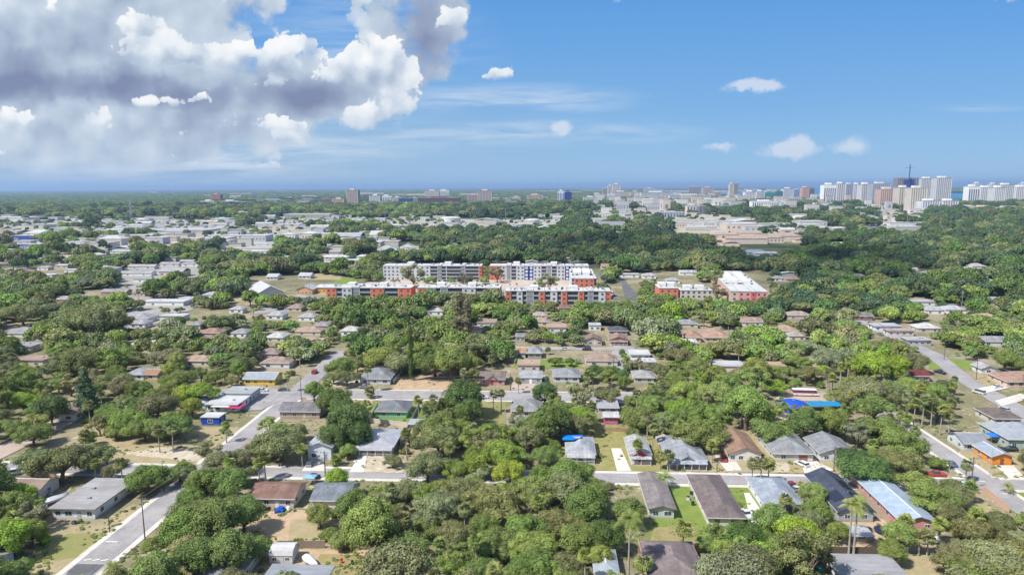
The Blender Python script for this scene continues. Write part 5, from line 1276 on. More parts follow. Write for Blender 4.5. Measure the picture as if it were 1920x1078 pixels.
# the tarpaulin lying on the cottage roof
x, y = P(1066, 846); o = MB(); pts = [(-2.6, 9.2, 3.35), (.9, 6.6, 4.4), (3.6, 8.6, 4.6), (4.4, 14.9, 3.05), (-2.4, 15.1, 3.0)]
o.face([(a, b, c+.32) for a, b, c in pts]); o.face([(a, b, c+.28) for a, b, c in pts][::-1])
for i in range(5): j = (i+1) % 5; A, B = pts[i], pts[j]; o.face([(A[0], A[1], A[2]+.28), (B[0], B[1], B[2]+.28), (B[0], B[1], B[2]+.32), (A[0], A[1], A[2]+.32)])
x, y = P(1064, 866); q = o.build('tarpaulin', plain_mat('blue tarpaulin', (.01, .20, .72), .4), None, (x+1.2, y, 0)); tag(q, 'bright blue tarpaulin lying over the back of a cottage roof', 'tarpaulin')
def covered_boat(px, py, rz, L, label):
    x, y = P(px, py); o = empty('covered_boat', (x, y, 0), rz); m = MB(); n = 9; rings = []
    for k in range(n):
        t = k/(n-1); w = 1.05*math.sin(math.pi*min(1, .28+t*.74))**.8*(1 if t < .9 else .8); zt = 1.5+.55*math.sin(math.pi*t)**.7+.1*math.sin(7*t)
        rings.append([(-L/2+L*t, -w, .75), (-L/2+L*t, -w*.95, 1.25), (-L/2+L*t, 0, zt), (-L/2+L*t, w*.95, 1.25), (-L/2+L*t, w, .75)])
    for a, b in zip(rings, rings[1:]):
        for i in range(4): m.face([a[i], b[i], b[i+1], a[i+1]][::-1])
    m.face(rings[0][::-1]); m.face(rings[-1]); m.build('cover', plain_mat('white cover', (.62, .63, .66), .6), o)
    h_ = MB(); hr = [[(p[0][0], p[0][1]*.92, .74), (p[0][0], p[0][1]*.5, .38), (p[0][0], -p[0][1]*.5, .38), (p[0][0], -p[0][1]*.92, .74)] for p in rings]
    for a, b in zip(hr, hr[1:]):
        for i in range(3): h_.face([a[i], b[i], b[i+1], a[i+1]])
    h_.build('hull', plain_mat('hull', (.5, .52, .55), .4), o)
    t_ = MB(); t_.box(-L/2, -.8, .25, L/2+.9, -.72, .36); t_.box(-L/2, .72, .25, L/2+.9, .8, .36); t_.box(-L/2, -.8, .25, -L/2+.1, .8, .36); t_.build('trailer', STEEL, o)
    for s in (-.95, .95): w = link('wheel', TYM, o, (-.4, s, .3)); link('rim', RIM_, w)
    FOOT.append((x-3, y-3, x+3, y+3)); tag(o, label, 'boat', 'covered boats on trailers'); return o
covered_boat(106, 941, D2(58), 6.5, 'white covered boat on a trailer behind the long white house')
covered_boat(584, 1058, D2(-42), 5.6, 'white covered boat on a trailer beside the white garden shed')
# white garden shed with barn roof
x, y = P(527, 1058); o = empty('garden_shed', (x, y, 0), D2(3)); FOOT.append((x-4, y-1, x+4, y+6)); w, d = 5.2, 4.6
b = MB(); b.box(-w/2, 0, 0, w/2, d, 2.3)
prof = [(0, 2.3), (.55, 3.15), (d/2, 3.6), (d-.55, 3.15), (d, 2.3)]
for s in (-1, 1):
    pts = [(s*w/2, p[0], p[1]) for p in prof]; b.face(pts[::-1] if s < 0 else pts)
b.build('wall', wall_mat((.60, .61, .64)), o); r = MB(); q = [(-.15, 2.25), (.5, 3.22), (d/2, 3.7), (d-.5, 3.22), (d+.15, 2.25)]
for (a0, a1), (b0, b1) in zip(q, q[1:]):
    r.face([(-w/2-.15, a0, a1), (w/2+.15, a0, a1), (w/2+.15, b0, b1), (-w/2-.15, b0, b1)]); r.face([(-w/2-.15, a0, a1-.08), (-w/2-.15, b0, b1-.08), (w/2+.15, b0, b1-.08), (w/2+.15, a0, a1-.08)])
    for s in (-1, 1): X = s*(w/2+.15); r.face([(X, a0, a1), (X, b0, b1), (X, b0, b1-.08), (X, a0, a1-.08)][::s])
r.build('roof', flat_mat((.72, .72, .73)), o); add_window(o, -1.45, 0, 1.0, 0, .9, .7); add_window(o, 1.45, 0, 1.0, 0, .9, .7); add_door(o, 0, 0, 0, (.55, .55, .58), 1.2, 1.95, .05)
tag(o, 'white garden shed with barn-shaped roof and two small windows', 'shed', land='white garden shed')
def bx_thing(name, px, py, parts, label, cat, rz=0, group=None):
    x, y = P(px, py); o = empty(name, (x, y, 0), rz)
    for pn, boxes, m in parts:
        b = MB()
        for q in boxes: b.box(*q)
        b.build(pn, m, o)
    tag(o, label, cat, group); return o
PLW = plain_mat('white plastic', (.66, .66, .66), .45); PLR = plain_mat('red plastic', (.55, .04, .02), .45); PLB = plain_mat('blue plastic', (.02, .10, .45), .45); PLG = plain_mat('dark green plastic', (.02, .07, .03), .5); PLK = plain_mat('black plastic', (.02, .02, .022), .5)
def chair(px, py, m, label, rz=0):
    bx_thing('garden_chair', px, py, [('seat', [(-.3, -.3, .42, .3, .3, .48)], m), ('backrest', [(-.3, .26, .48, .3, .32, 1.0)], m)]+[('leg', [(a, b, 0, a+.06, b+.06, .42)], m) for a in (-.3, .24) for b in (-.3, .24)], label, 'chair', rz)
chair(641, 1055, PLR, 'red plastic garden chair on the worn grass behind the white boat', .4)
chair(660, 1058, PLG, 'dark green garden chair right of the red one')
bx_thing('storage_box', 703, 1077, [('tub', [(-1.1, -.6, 0, 1.1, .6, .9)], PLB), ('lid', [(-1.15, -.65, .9, 1.15, .65, 1.0)], PLB)], 'blue storage box at the bottom edge under the big oak', 'storage box')
for px, py, m, words, s in [(503, 957, PLK, 'black heap of furniture', .8), (512, 957, plain_mat('brown junk', (.3, .25, .15)), 'brown chair heap', .7), (527, 958, PLB, 'blue folded tarpaulin', 1.1), (520, 961, PLB, 'blue barrel heap', .7), (540, 956, PLW, 'white appliance', .8)]:
    bx_thing('yard_item', px, py, [('base', [(-s, -s*.6, 0, s, s*.6, s*.8)], m), ('top', [(-s*.6, -s*.4, s*.8, s*.7, s*.45, s*1.2)], m)], words+' against the back wall of the reddish brown roofed house', 'clutter', rt.uniform(-.6, .6))
def trampoline(px, py, r, label):
    x, y = P(px, py); o = empty('trampoline', (x, y, 0)); m = MB(); n = 24
    m.face([(r*.85*math.cos(2*math.pi*k/n), r*.85*math.sin(2*math.pi*k/n), .8) for k in range(n)]); m.build('mat', PLK, o)
    p = MB()
    for k in range(n):
        a, b = 2*math.pi*k/n, 2*math.pi*(k+1)/n; p.face([(r*.85*math.cos(a), r*.85*math.sin(a), .82), (r*math.cos(a), r*math.sin(a), .82), (r*math.cos(b), r*math.sin(b), .82), (r*.85*math.cos(b), r*.85*math.sin(b), .82)])
        p.face([(r*math.cos(a), r*math.sin(a), .82), (r*math.cos(a), r*math.sin(a), .7), (r*math.cos(b), r*math.sin(b), .7), (r*math.cos(b), r*math.sin(b), .82)])
    p.build('pad', plain_mat('navy pad', (.02, .035, .16)), o)
    for k in range(6):
        a = 2*math.pi*k/6; q = MB(); q.box(r*math.cos(a)-.04, r*math.sin(a)-.04, 0, r*math.cos(a)+.04, r*math.sin(a)+.04, .8); q.build('leg', STEEL, o)
    FOOT.append((x-r, y-r, x+r, y+r)); tag(o, label, 'trampoline'); return o
trampoline(1656, 998, 2.2, 'round navy trampoline in the cluttered yard left of the long metal roof')
bx_thing('folding_table', 1634, 971, [('tabletop', [(-1.3, -.5, .7, 1.3, .5, .76)], PLW), ('leg', [(-1.2, -.4, 0, -1.1, .4, .7)], STEEL), ('leg', [(1.1, -.4, 0, 1.2, .4, .7)], STEEL)], 'white folding table in the yard right of the navy roof', 'table')
bx_thing('white_trailer', 1742, 1017, [('body', [(-2.4, -1, .5, 2.4, 1, 1.3)], PLW), ('wheel', [(-.3, -1.1, 0, .3, -1.0, .6)], TYRE), ('wheel', [(-.3, 1.0, 0, .3, 1.1, .6)], TYRE)], 'low white trailer at the end of the long metal-roofed house', 'trailer', .1)
bx_thing('air_conditioner', 139, 982, [('housing', [(-.45, -.4, 0, .45, .4, .85)], plain_mat('dark unit', (.1, .11, .13))), ('fan_guard', [(-.35, -.3, .85, .35, .3, .9)], PLK)], 'dark air conditioner by the front wall of the long white house', 'air conditioner')
for px, py, w_ in ((1296, 928, 'upper'), (1299, 947, 'lower'), (1290, 937, 'middle')): bx_thing('wheelie_bin', px, py, [('bin', [(-.35, -.35, 0, .35, .35, 1.0)], PLG if w_ != 'middle' else PLW), ('lid', [(-.4, -.4, 1.0, .4, .4, 1.08)], PLK)], w_+' bin along the cream wall of the big brown hip roof', 'bin')
bx_thing('water_tank', 77, 962, [('tank', [(-1.4, -1, 0, 1.4, 1, 2.0)], PLW), ('lid', [(-.4, -.4, 2.0, .4, .4, 2.15)], PLW)], 'white tank half hidden in the shrubs left of the long white house', 'tank', .5)
bx_thing('storage_box', 1478, 1048, [('tub', [(-.8, -.5, 0, .8, .5, .6)], PLK), ('lid', [(-.85, -.55, .6, .85, .55, .66)], PLK)], 'black box beside the blue-grey outbuilding', 'storage box')
bx_thing('wheelie_bin', 1536, 1073, [('bin', [(-.4, -.4, 0, .4, .4, 1.1)], plain_mat('teal plastic', (.01, .3, .35))), ('lid', [(-.45, -.45, 1.1, .45, .45, 1.18)], plain_mat('teal plastic', (.01, .3, .35)))], 'teal bin at the bottom edge near the blue-grey outbuilding', 'bin')
# fences
def fence(pts, h, col, label, cat='fence', post=2.4, solid=True, land=None):
    w = [P(*p) for p in pts]; ox, oy = w[0]; o = empty('fence', (ox, oy, 0)); m = MB(); ps = MB(); mt = plain_mat('fence boards', col, .85)
    for (ax, ay), (bx, by) in zip(w, w[1:]):
        L = math.hypot(bx-ax, by-ay); a = math.atan2(by-ay, bx-ax); n = max(1, int(L/(.16 if solid else .3)))
        for k in range(n):
            t0 = k*L/n; hh = h+rt.uniform(-.04, .04)
            m.box(ax-ox+t0, ay-oy-.015, .04, ax-ox+t0+L/n*(.93 if solid else .35), ay-oy+.015, hh, 0, a, (ax-ox, ay-oy))
        m.box(ax-ox, ay-oy+.016, .3, ax-ox+L, ay-oy+.05, .4, 0, a, (ax-ox, ay-oy)); m.box(ax-ox, ay-oy+.016, h-.35, ax-ox+L, ay-oy+.05, h-.25, 0, a, (ax-ox, ay-oy))
        k = 0
        while k*post < L: ps.box(ax-ox+k*post-.05, ay-oy+.052, 0, ax-ox+k*post+.05, ay-oy+.15, h+.1, 0, a, (ax-ox, ay-oy)); k += 1
    m.build('boards', mt, o); ps.build('posts', mt, o); tag(o, label, cat, land=land)
FW, FB = (.60, .60, .58), (.24, .17, .12)
fence([(708, 762), (692, 792)], 1.8, FW, 'white board fence left side of the green house yard')
fence([(692, 792), (764, 800)], 1.8, (.52, .48, .42), 'pale board fence across the back of the green house yard')
fence([(786, 764), (750, 835)], 1.9, FW, 'long white board fence on the right of the green house yard')
fence([(758, 694), (737, 720)], 1.8, FW, 'white fence right of the grey hip-roofed corner house')
fence([(526, 1027), (610, 1027)], 1.9, (.26, .20, .16), 'weathered brown fence behind the white garden shed')
fence([(620, 1028), (705, 1031)], 1.9, (.24, .18, .14), 'brown fence continuing under the oaks behind the shed')
fence([(1198, 1037), (1312, 1036)], 1.9, (.42, .19, .09), 'orange brown board fence behind the palm at the bottom')
fence([(0, 897), (27, 897)], 1.5, FB, 'short brown fence in front of the white cars')
fence([(66, 897), (105, 898)], 1.6, (.45, .32, .24), 'tan fence panel under the leaning oak')
fence([(1802, 908), (1835, 926)], 1.6, FB, 'dark brown fence at the corner of the right street')
fence([(1842, 920), (1892, 962)], 1.8, (.55, .36, .27), 'pinkish cedar fence along the right street')
fence([(1553, 1037), (1660, 1038)], 1.7, (.13, .10, .08), 'dark fence behind the thin twin palms')
fence([(1375, 886), (1430, 887)], 1.1, (.55, .53, .5), 'low pale picket fence in front of the cream house', solid=False)
fence([(1625, 940), (1668, 985)], 1.7, (.42, .32, .25), 'light brown fence left of the long metal roof')
fence([(1743, 765), (1790, 775)], 1.5, FB, 'low brown fence under the palm grove')
fence([(1130, 808), (1180, 810)], 1.4, (.35, .22, .16), 'rusty fence in front of the tiny magenta cottage')
# utility poles
def pole(px, py, top, label=None, arms=1, m=None, rz=0.0, r=.16, arm_w=2.4):
    x, y = P(px, py); q = PJ(x, y, 0); z = 9.0
    for _ in range(6): pr = PJ(x, y, z); z += (pr[1]-top)/pr[2]*1.02
    o = empty('utility_pole', (x, y, 0), rz); b = MB(); b.tube([(0, 0, -.2), (0, 0, z)], [r, r*.65], 8); b.build('pole', m or POLE, o)
    for k in range(arms): a = MB(); a.box(-arm_w/2, -.06, z-.6-k*.9, arm_w/2, .06, z-.48-k*.9); a.build('crossarm', m or POLE, o)
    if arms:
        for s in (-1, 1): i = MB(); i.tube([(s*arm_w*.44, 0, z-.48), (s*arm_w*.44, 0, z-.25)], .05, 6); i.build('insulator', STEEL, o)
        t = MB(); t.tube([(.28, 0, z-2.2), (.28, 0, z-1.3)], .22, 8); t.build('transformer', STEEL, o)
    if label: tag(o, label, 'utility pole', 'utility poles')
    else: auto(o, 'thin utility pole', 'utility pole', 'utility poles', z*.6)
    return x, y, z
pA = pole(272, 1011, 930, 'brown utility pole right of the street at lower left'); pole(206, 998, 965, 'short wooden pole left of the street by the long white house', 0, r=.13)
pole(308, 922, 868, 'brown utility pole beside the leaning trunk oak', 0); pole(610, 893, 845, 'utility pole with lamp right of the white front-gabled house', 1, r=.2)
pB = pole(565, 750, 702, 'brown utility pole at the upper junction'); pole(709, 746, 698, 'pale thin pole before the grey hip-roofed corner house', 0, STEEL, r=.1)
pole(948, 810, 763, 'thick pale concrete pole by the cabbage palms', 0, plain_mat('concrete', (.42, .4, .37), .9), r=.22); pole(957, 733, 700, 'dark pole right of the salmon pink house', 0, r=.2)
pole(1344, 884, 858, 'dark pole between the teal-door bungalow and the cream house', 1); pole(1563, 884, 836, 'wooden pole in front of the two-tone grey gable house', 1)
pole(1820, 920, 856, 'tall wooden pole at the right street corner', 1); pole(1856, 893, 840, 'thin metal pole in front of the orange garage', 0, STEEL, r=.08)
pole(1718, 647, 616, 'pale concrete pole by the low grey house on the far street', 2, STEEL); pole(1770, 675, 650, None, 0); pole(1583, 620, 560, 'wooden pole at the dark red brown house', 1)
pole(1802, 585, 545, 'bare pale snag-like pole in the right woods', 1, STEEL); pole(1830, 712, 668, 'wooden pole by the mown lawn at right', 1)
pC = pole(582, 574, 520, 'metal pole in the car park left of the apartments', 0, STEEL); pole(309, 565, 540, None, 1); pole(478, 630, 560, None, 0)
for px, py, tp in ((35, 560, 532), (190, 590, 565), (700, 640, 605), (1620, 700, 668), (1560, 735, 700), (1150, 700, 668)): pole(px, py, tp, None, 1)
# overhead wires: each a thin sagging tube between two fixed points
def wire(a, b, sag, label, r=.035):
    m = MB(); A, B = Vector(a), Vector(b); c = A; pts = []
    for k in range(13):
        t = k/12; p = A.lerp(B, t)-A; pts.append((p.x, p.y, p.z-4*sag*t*(1-t)))
    m.tube(pts, r, 4, 0, False); o = m.build('power_line', WIRE, None, tuple(A)); tag(o, label, 'power line', 'power lines')
for k in range(3):
    ax, ay = P(1580, 575, 10); bx, by = P(1935, 708+k*7, 11); wire((ax+k, ay, 10), (bx, by, 11), 2.2, ['highest', 'middle', 'lowest'][k]+' of the pale power lines crossing the right woods', .05)
wire((pB[0], pB[1], pB[2]-.4), (pA[0], pA[1], pA[2]-.4), 2.0, 'power line running down the left street between brown poles')
for k in range(2):
    ax, ay = P(440, 704, 9); bx, by = P(960, 702+k*4, 9); wire((ax, ay, 9-k*.5), (bx, by, 9-k*.5), 1.2, ['upper', 'lower'][k]+' faint line crossing the upper street from yellow to pink house', .03)

# ---------------------------------------------------------------- distant towers
def tower(xl, xr, ytop, ybase, col, label, style='fins', glass=(.10, .13, .18), land=None, D=None, pent=True, cat='tower', grp='downtown towers', pitch=8.0):
    col = tuple(min(.82, q*1.22) for q in col); label = label if len(label.split()) > 3 else label+' in the downtown row'
    X0, Y = P(xl, ybase); X1, _ = P(xr, ybase); w = X1-X0; cx = (X0+X1)/2; d = D or min(w, 38); z = 20
    for _ in range(5): pr = PJ(cx, Y, z); z += (pr[1]-ytop)/pr[2]
    h = max(z, 6); o = empty('tower' if h > 30 else 'office_block', (cx, Y, 0)); FOOT.append((X0-4, Y-4, X1+4, Y+d+4)); gm_ = plain_mat('tower glass', glass, .3, .5); wm = wall_mat(col)
    fl = 3.6 if h > 20 else 3.4; n = max(1, int(h/fl))
    if style == 'plain':
        b = MB(); b.box(-w/2, 0, 0, w/2, d, h); b.build('wall', wm, o)
        if h > 9 and w > 14:
            g_ = MB(); nn = min(40, max(2, int(w/pitch)))
            for k in range(nn):
                x0 = -w/2+w*(k+.25)/nn; g_.box(x0, -.25, h*.18, x0+w/nn*.5, -.003, h*.86)
            g_.build('windows', gm_, o)
    else:
        c = MB(); c.box(-w/2+1, 1, 0, w/2-1, d-1, h-1.2); c.build('glazing', gm_, o)
        f = MB(); nf = max(2, int(round(w/pitch)))
        for k in range(nf+1):
            x0 = -w/2+(w-2.4)*k/nf; ww = 2.4 if k not in (0, nf) else 3.2
            if k == nf: x0 = w/2-3.2
            f.box(x0, 0, 0, x0+ww, 2, h); f.box(x0, d-2, 0, x0+ww, d, h)
        nd = max(2, int(d/pitch))
        for k in range(1, nd):
            y0 = (d-2.2)*k/nd; f.box(-w/2-.05, y0+.01, 0, -w/2+2, y0+2.2, h-.02); f.box(w/2-2, y0+.01, 0, w/2+.05, y0+2.2, h-.02)
        f.build('wall', wm, o)
        s = MB(); step = 1 if n < 10 else 1
        for k in range(0, n, step): s.box(-w/2-.4, -.4, k*fl+fl-1.3, w/2+.4, d+.4, k*fl+fl-.05) if style == 'bands' else s.box(-w/2+.5, .35, k*fl+fl-1.5, w/2-.5, d-.35, k*fl+fl-.1)
        s.build('floor_bands', wm if style == 'bands' else wall_mat(tuple(q*.85 for q in col)), o)
    r = MB(); r.box(-w/2-.5, -.5, h+.01, w/2+.5, d+.5, h+1.2); r.build('roof', flat_mat((.6, .6, .6)), o)
    if pent:
        p = MB(); p.box(-w*.22, d*.25, h+1.21, w*.18, d*.8, h+1.2+min(7, h*.09+2)); p.build('penthouse', wm, o)
    tag(o, label, cat, grp, land); return o, w, d, h
C_, CR, PK, TN, WH_ = (.60, .60, .60), (.60, .55, .46), (.58, .42, .36), (.48, .40, .34), (.70, .71, .73)
T = [(1543,1567,347,388,WH_,'white slab tower at the left of the downtown cluster','plain'),(1567,1584,345,388,C_,'grey ribbed half of the leftmost white slab','fins'),
 (1584,1599,346,384,(.42,.44,.50),'narrow blue-grey tower behind the white slab','bands'),(1599,1612,346,384,C_,'pale narrow tower beside the blue-grey one','fins'),
 (1613,1633,346,389,C_,'white tower with rounded bays','fins'),(1633,1668,345,390,(.46,.48,.52),'broad grey-green tower with balcony bands','bands'),
 (1648,1682,355,393,PK,'peach condominium tower','fins'),(1683,1707,352,394,CR,'cream condominium tower with paired fins','fins'),(1705,1737,353,396,CR,'wider cream condominium tower','fins'),
 (1724,1752,335,382,C_,'tall grey tower behind the cream ones','fins'),(1752,1783,334,386,C_,'tallest pale tower at the right of the cluster','fins'),
 (1728,1763,377,398,WH_,'lower white block with blue window bays at left','fins'),(1766,1797,377,398,WH_,'lower white block with blue window bays at right','fins'),
 (1814,1836,350,385,WH_,'white tower at the left of the bayfront row','plain'),(1836,1862,352,385,WH_,'white ribbed tower second in the bayfront row','fins'),(1862,1885,352,386,WH_,'white rounded tower with crown third in the bayfront row','fins'),
 (1872,1902,347,385,C_,'tallest grey-white tower of the bayfront row','fins'),(1902,1930,351,385,WH_,'white tower at the right end of the bayfront row','fins'),(1826,1840,344,372,C_,'small grey tower behind the bayfront row','fins'),(1856,1870,345,371,C_,'second small tower behind the bayfront row','fins'),(1914,1930,344,371,C_,'small tower far behind at the right edge','bands'),
 (1832,1868,389,404,(.62,.45,.27),'orange cream block at the wood edge','fins'),(1868,1935,390,404,(.40,.36,.33),'long tan block at the right edge','plain'),(1805,1838,388,400,(.40,.42,.40),'low grey-green block in the wood','plain'),
 (1367,1375,345,374,CR,'slim white tower standing alone','fins'),(1375,1384,345,374,(.30,.28,.27),'slim tower standing alone, darker right half','fins'),
 (1291,1316,351,366,(.34,.31,.28),'brown glassy tower with stepped crown','fins'),(1317,1338,352,368,(.55,.40,.35),'pinkish tower right of the crowned one','fins'),(1338,1352,361,372,(.48,.32,.26),'brick red tower right of pinkish','fins'),
 (1130,1139,354,374,(.38,.33,.30),'brown narrow tower at the west cluster','fins'),(1139,1148,349,373,CR,'cream narrow tower of the west cluster','fins'),(1148,1163,346,372,C_,'tallest tower of the west cluster','fins'),
 (1147,1182,360,374,CR,'cream block below the tallest west tower','fins'),(1182,1200,360,372,(.52,.45,.36),'tan block with dark centre opening','fins'),(1208,1228,353,363,CR,'cream tower rising over the white slab','fins'),
 (1201,1262,361,377,C_,'long ribbed white slab in mid downtown','fins'),(1255,1335,366,379,(.56,.56,.58),'long pale block with dark arched bays','fins'),(1250,1310,376,384,(.46,.52,.60),'pale blue low block below the arches','plain'),(1310,1355,374,384,C_,'white low block beside the pale blue one','plain'),
 (1288,1310,386,401,(.50,.44,.42),'pinkish grey block with dark side','plain'),(1310,1324,387,402,(.18,.16,.16),'dark brown block among the low ones','plain'),(1325,1352,386,400,CR,'cream low block beside the steel blue one','plain'),(1352,1369,387,399,(.14,.22,.40),'steel blue low block near the field','plain'),
 (1234,1284,399,408,(.34,.36,.40),'long grey windowless box','plain'),(1396,1418,360,380,WH_,'white ribbed block left of the green-netted one','fins'),(1418,1434,359,378,C_,'pale block with balconies beside the netting','bands'),
 (1434,1455,361,376,(.01,.26,.19),'block wrapped in green building net','plain'),(1455,1468,359,376,(.02,.14,.13),'dark green netted block','plain'),(1468,1488,354,374,C_,'pale block with white frames','fins'),(1488,1503,356,374,(.30,.38,.50),'blue glass block among white ones','bands'),
 (1503,1517,352,376,(.60,.38,.31),'salmon striped tower','fins'),(1517,1527,354,376,(.15,.14,.14),'dark narrow tower right of the salmon one','fins'),(1456,1506,372,387,(.38,.38,.40),'long grey garage block','plain'),(1476,1520,383,394,CR,'cream low terrace by the garage','plain'),
 (1530,1590,383,395,(.55,.53,.52),'broad pale grey low block','plain'),(1410,1460,378,393,WH_,'white low block with small gables','plain'),(1590,1670,386,395,CR,'long cream low building','plain'),(1350,1400,370,380,WH_,'bright low roofs by the bay','plain'),
 (1046,1058,359,382,(.60,.62,.66),'white left part of the blue-striped office','plain'),(1058,1072,360,382,(.015,.035,.20),'navy blue right part of the striped office','fins'),(988,1018,366,380,(.55,.42,.28),'tan hotel-like block left of the blue-striped office','fins'),(960,976,370,380,(.52,.42,.38),'small pinkish block near the far left of downtown','plain'),(1094,1120,370,382,C_,'white stepped block left of downtown','fins'),
 (650,671,357,388,(.50,.40,.37),'pinkish beige hospital tower with dark cap band','fins'),(682,692,366,382,(.50,.38,.35),'small pinkish tower right of the hospital tower','fins'),(693,712,367,384,C_,'white block with window rows','fins'),(712,735,368,383,C_,'long white hospital wing','plain'),
 (735,752,371,387,(.44,.45,.47),'grey end block of the glass office','fins'),(748,770,372,387,(.05,.10,.20),'dark blue glass office front','bands'),(770,783,372,386,(.32,.32,.36),'grey end of the glass office','fins'),(786,860,371,386,(.16,.065,.075),'wide maroon brown office block','fins'),
 (797,822,358,374,CR,'cream hospital block with tiers','fins'),(820,842,357,372,C_,'white hospital block behind the maroon one','plain'),(876,898,366,383,(.42,.34,.31),'brown condominium block beside the striped tower','fins'),(896,922,358,383,(.50,.42,.38),'tan striped condominium tower','fins'),
 (600,627,373,386,(.17,.09,.09),'dark maroon low block near the hospital','plain'),(623,645,374,390,(.55,.40,.29),'orange tan block with window grid','fins'),(396,412,365,380,(.50,.22,.16),'lone orange red block on the left plain','fins'),(376,400,377,386,WH_,'white low block left of the orange red one','plain'),(412,445,377,385,WH_,'white low block right of the orange red one','plain'),
 (480,540,375,383,WH_,'long white low hospital building','plain'),(552,600,374,383,(.55,.50,.50),'pale pinkish long building near the hospital','plain'),(1552,1562,360,366,C_,'faint low block over the bay','plain')]
for q in T:
    tower(q[0], q[1], q[2], q[3], q[4], q[5], q[6], land=None, pitch=7.5, glass=(.10, .13, .18) if 'blue' not in q[5] else (.03, .08, .25))
LAND += [(1555, 367, 'leftmost white downtown slab'), (1650, 368, 'broad grey-green tower'), (1768, 360, 'tallest pale tower'), (1860, 368, 'bayfront row of white towers'), (1375, 360, 'slim lone tower'),
         (1300, 358, 'crowned brown tower'), (1155, 360, 'west cluster towers'), (1230, 369, 'long ribbed slab'), (1445, 368, 'green-netted block'), (1058, 370, 'blue-striped office'), (660, 372, 'pinkish hospital tower'),
         (822, 378, 'maroon office block'), (908, 370, 'tan striped tower'), (404, 372, 'lone orange red block')]
# tower under construction and its crane
o_, w_, d_, h_ = tower(1679, 1722, 334, 384, (.34, .33, .33), 'unfinished concrete tower with open floors and blue netting', 'bands', (.03, .05, .14), pent=False, land='unfinished tower')
net = MB(); net.box(-w_*.22, -1.2, h_*.45, w_*.30, -.6, h_*.93); net.build('netting', plain_mat('blue netting', (.02, .05, .30)), o_)
cols = MB()
for k in range(7): x0 = -w_/2+w_*k/6; cols.box(x0-.4, 2, h_, x0+.4, 3, h_+5)
cols.build('columns', plain_mat('concrete', (.42, .4, .37), .9), o_)
x, y = P(1700, 384); z = 100
for _ in range(5): pr = PJ(x, y, z); z += (pr[1]-309)/pr[2]
cr = empty('tower_crane', (x, y-4, 0)); CRM = plain_mat('crane steel', (.05, .09, .19), .5)
m = MB(); s = 1.0
for a in (-s, s):
    for b in (-s, s): m.box(a-.4, b-.4, 0, a+.4, b+.4, z)
k = 0
while k*5 < z-5:
    m.tube([(-s, -s, k*5), (s, -s, k*5+5)], .35, 4); m.tube([(s, s, k*5), (-s, s, k*5+5)], .35, 4); k += 1
m.build('mast', CRM, cr); j = MB(); j.box(-20, -.6, z-12.6, 0, .6, z-11.5); j.box(0, -.4, z-12.5, 24, .4, z-11.7); j.build('jib', CRM, cr)
q = MB(); q.box(-20, -1.6, z-16.5, -14, 1.6, z-13.1); q.build('counterweight', plain_mat('concrete', (.42, .4, .37), .9), cr)
q = MB(); q.box(-1.8, -1.8, z-15.5, 1.8, 1.8, z-11); q.build('cab', CRM, cr); tag(cr, 'blue-grey tower crane rising above the unfinished tower', 'crane', land='tower crane')
# crown of the brown tower
x, y = P(1303, 366); zc = PJ(x, y, 0)
# ---------------------------------------------------------------- works, stores and houses of the middle distance
def shed(x, y, w, d, h, wc, rc, rz, base, pitched=False, cat='warehouse', grp='low buildings of the middle distance', name='warehouse', label=None):
    o = empty(name, (x, y, 0), rz); b = MB(); b.box(-w/2, 0, 0, w/2, d, h); b.build('wall', wall_mat(wc), o)
    if pitched: roof_mesh(-w/2-.5, -.5, w/2+.5, d+.5, h+.02, min(w, d)*.16, rt.choice(('hip', 'gablex', 'gabley'))).build('roof', shingle_mat(rc) if sum(rc) < 1.3 else flat_mat(rc), o)
    else:
        r = MB(); r.box(-w/2-.3, -.3, h, w/2+.3, d+.3, h+.5); r.build('roof', flat_mat(rc), o)
        if rt.random() < .6: q = MB(); q.box(-w*.3, d*.4, h+.5, -w*.3+3, d*.4+3, h+2.2); q.build('roof_unit', STEEL, o)
    if w > 14 and rt.random() < (.95 if h > 10 else .4): q = MB(); nn = int(w/rt.choice((5, 9, 13))); [q.box(-w/2+w*(k+.3)/nn, -.12, h*.35, -w/2+w*(k+.7)/nn, -.003, h*.65) for k in range(nn)]; q.build('windows', plain_mat('dull window glass', (.2, .22, .25), .3, .5), o)
    FOOT.append((x-w/2-1, y-2, x+w/2+1, y+d+1))
    if label: tag(o, label, cat, grp)
    else: auto(o, base, cat, grp, h)
    return o
def overlap(x0, y0, x1, y1):
    return any(x0 < a[2] and x1 > a[0] and y0 < a[3] and y1 > a[1] for a in FOOT)
PAL = [((.62, .62, .61), 'white-roofed'), ((.62, .60, .55), 'cream-roofed'), ((.46, .46, .47), 'grey-roofed'), ((.52, .45, .38), 'tan-roofed'), ((.66, .68, .72), 'pale-roofed'), ((.33, .33, .35), 'dark grey-roofed'), ((.42, .28, .22), 'brick-roofed')]
def scatter_sheds(n, x0, x1, y0, y1, wr, hr, wts, pitched=.25, cat='warehouse', words='low building', name='warehouse'):
    k = tries = 0
    while k < n and tries < n*14:
        tries += 1
        px, py = rt.uniform(x0, x1), y0+(y1-y0)*rt.random()**1.15
        x, y = P(px, py); w = rt.uniform(*wr); d = w*rt.uniform(.35, .9); h = rt.uniform(*hr)
        if overlap(x-w/2-3, y-3, x+w/2+3, y+d+3): continue
        rc, nm = rt.choices(PAL, wts)[0]; wc = rt.choice([(.62, .61, .58), (.52, .50, .46), (.58, .50, .42), (.45, .46, .48)])
        p = rt.random() < pitched
        shed(x, y, w, d, h, wc, rc, 0, nm+' '+('pitched ' if p else '')+words, p, cat, 'low buildings of the middle distance', name); k += 1
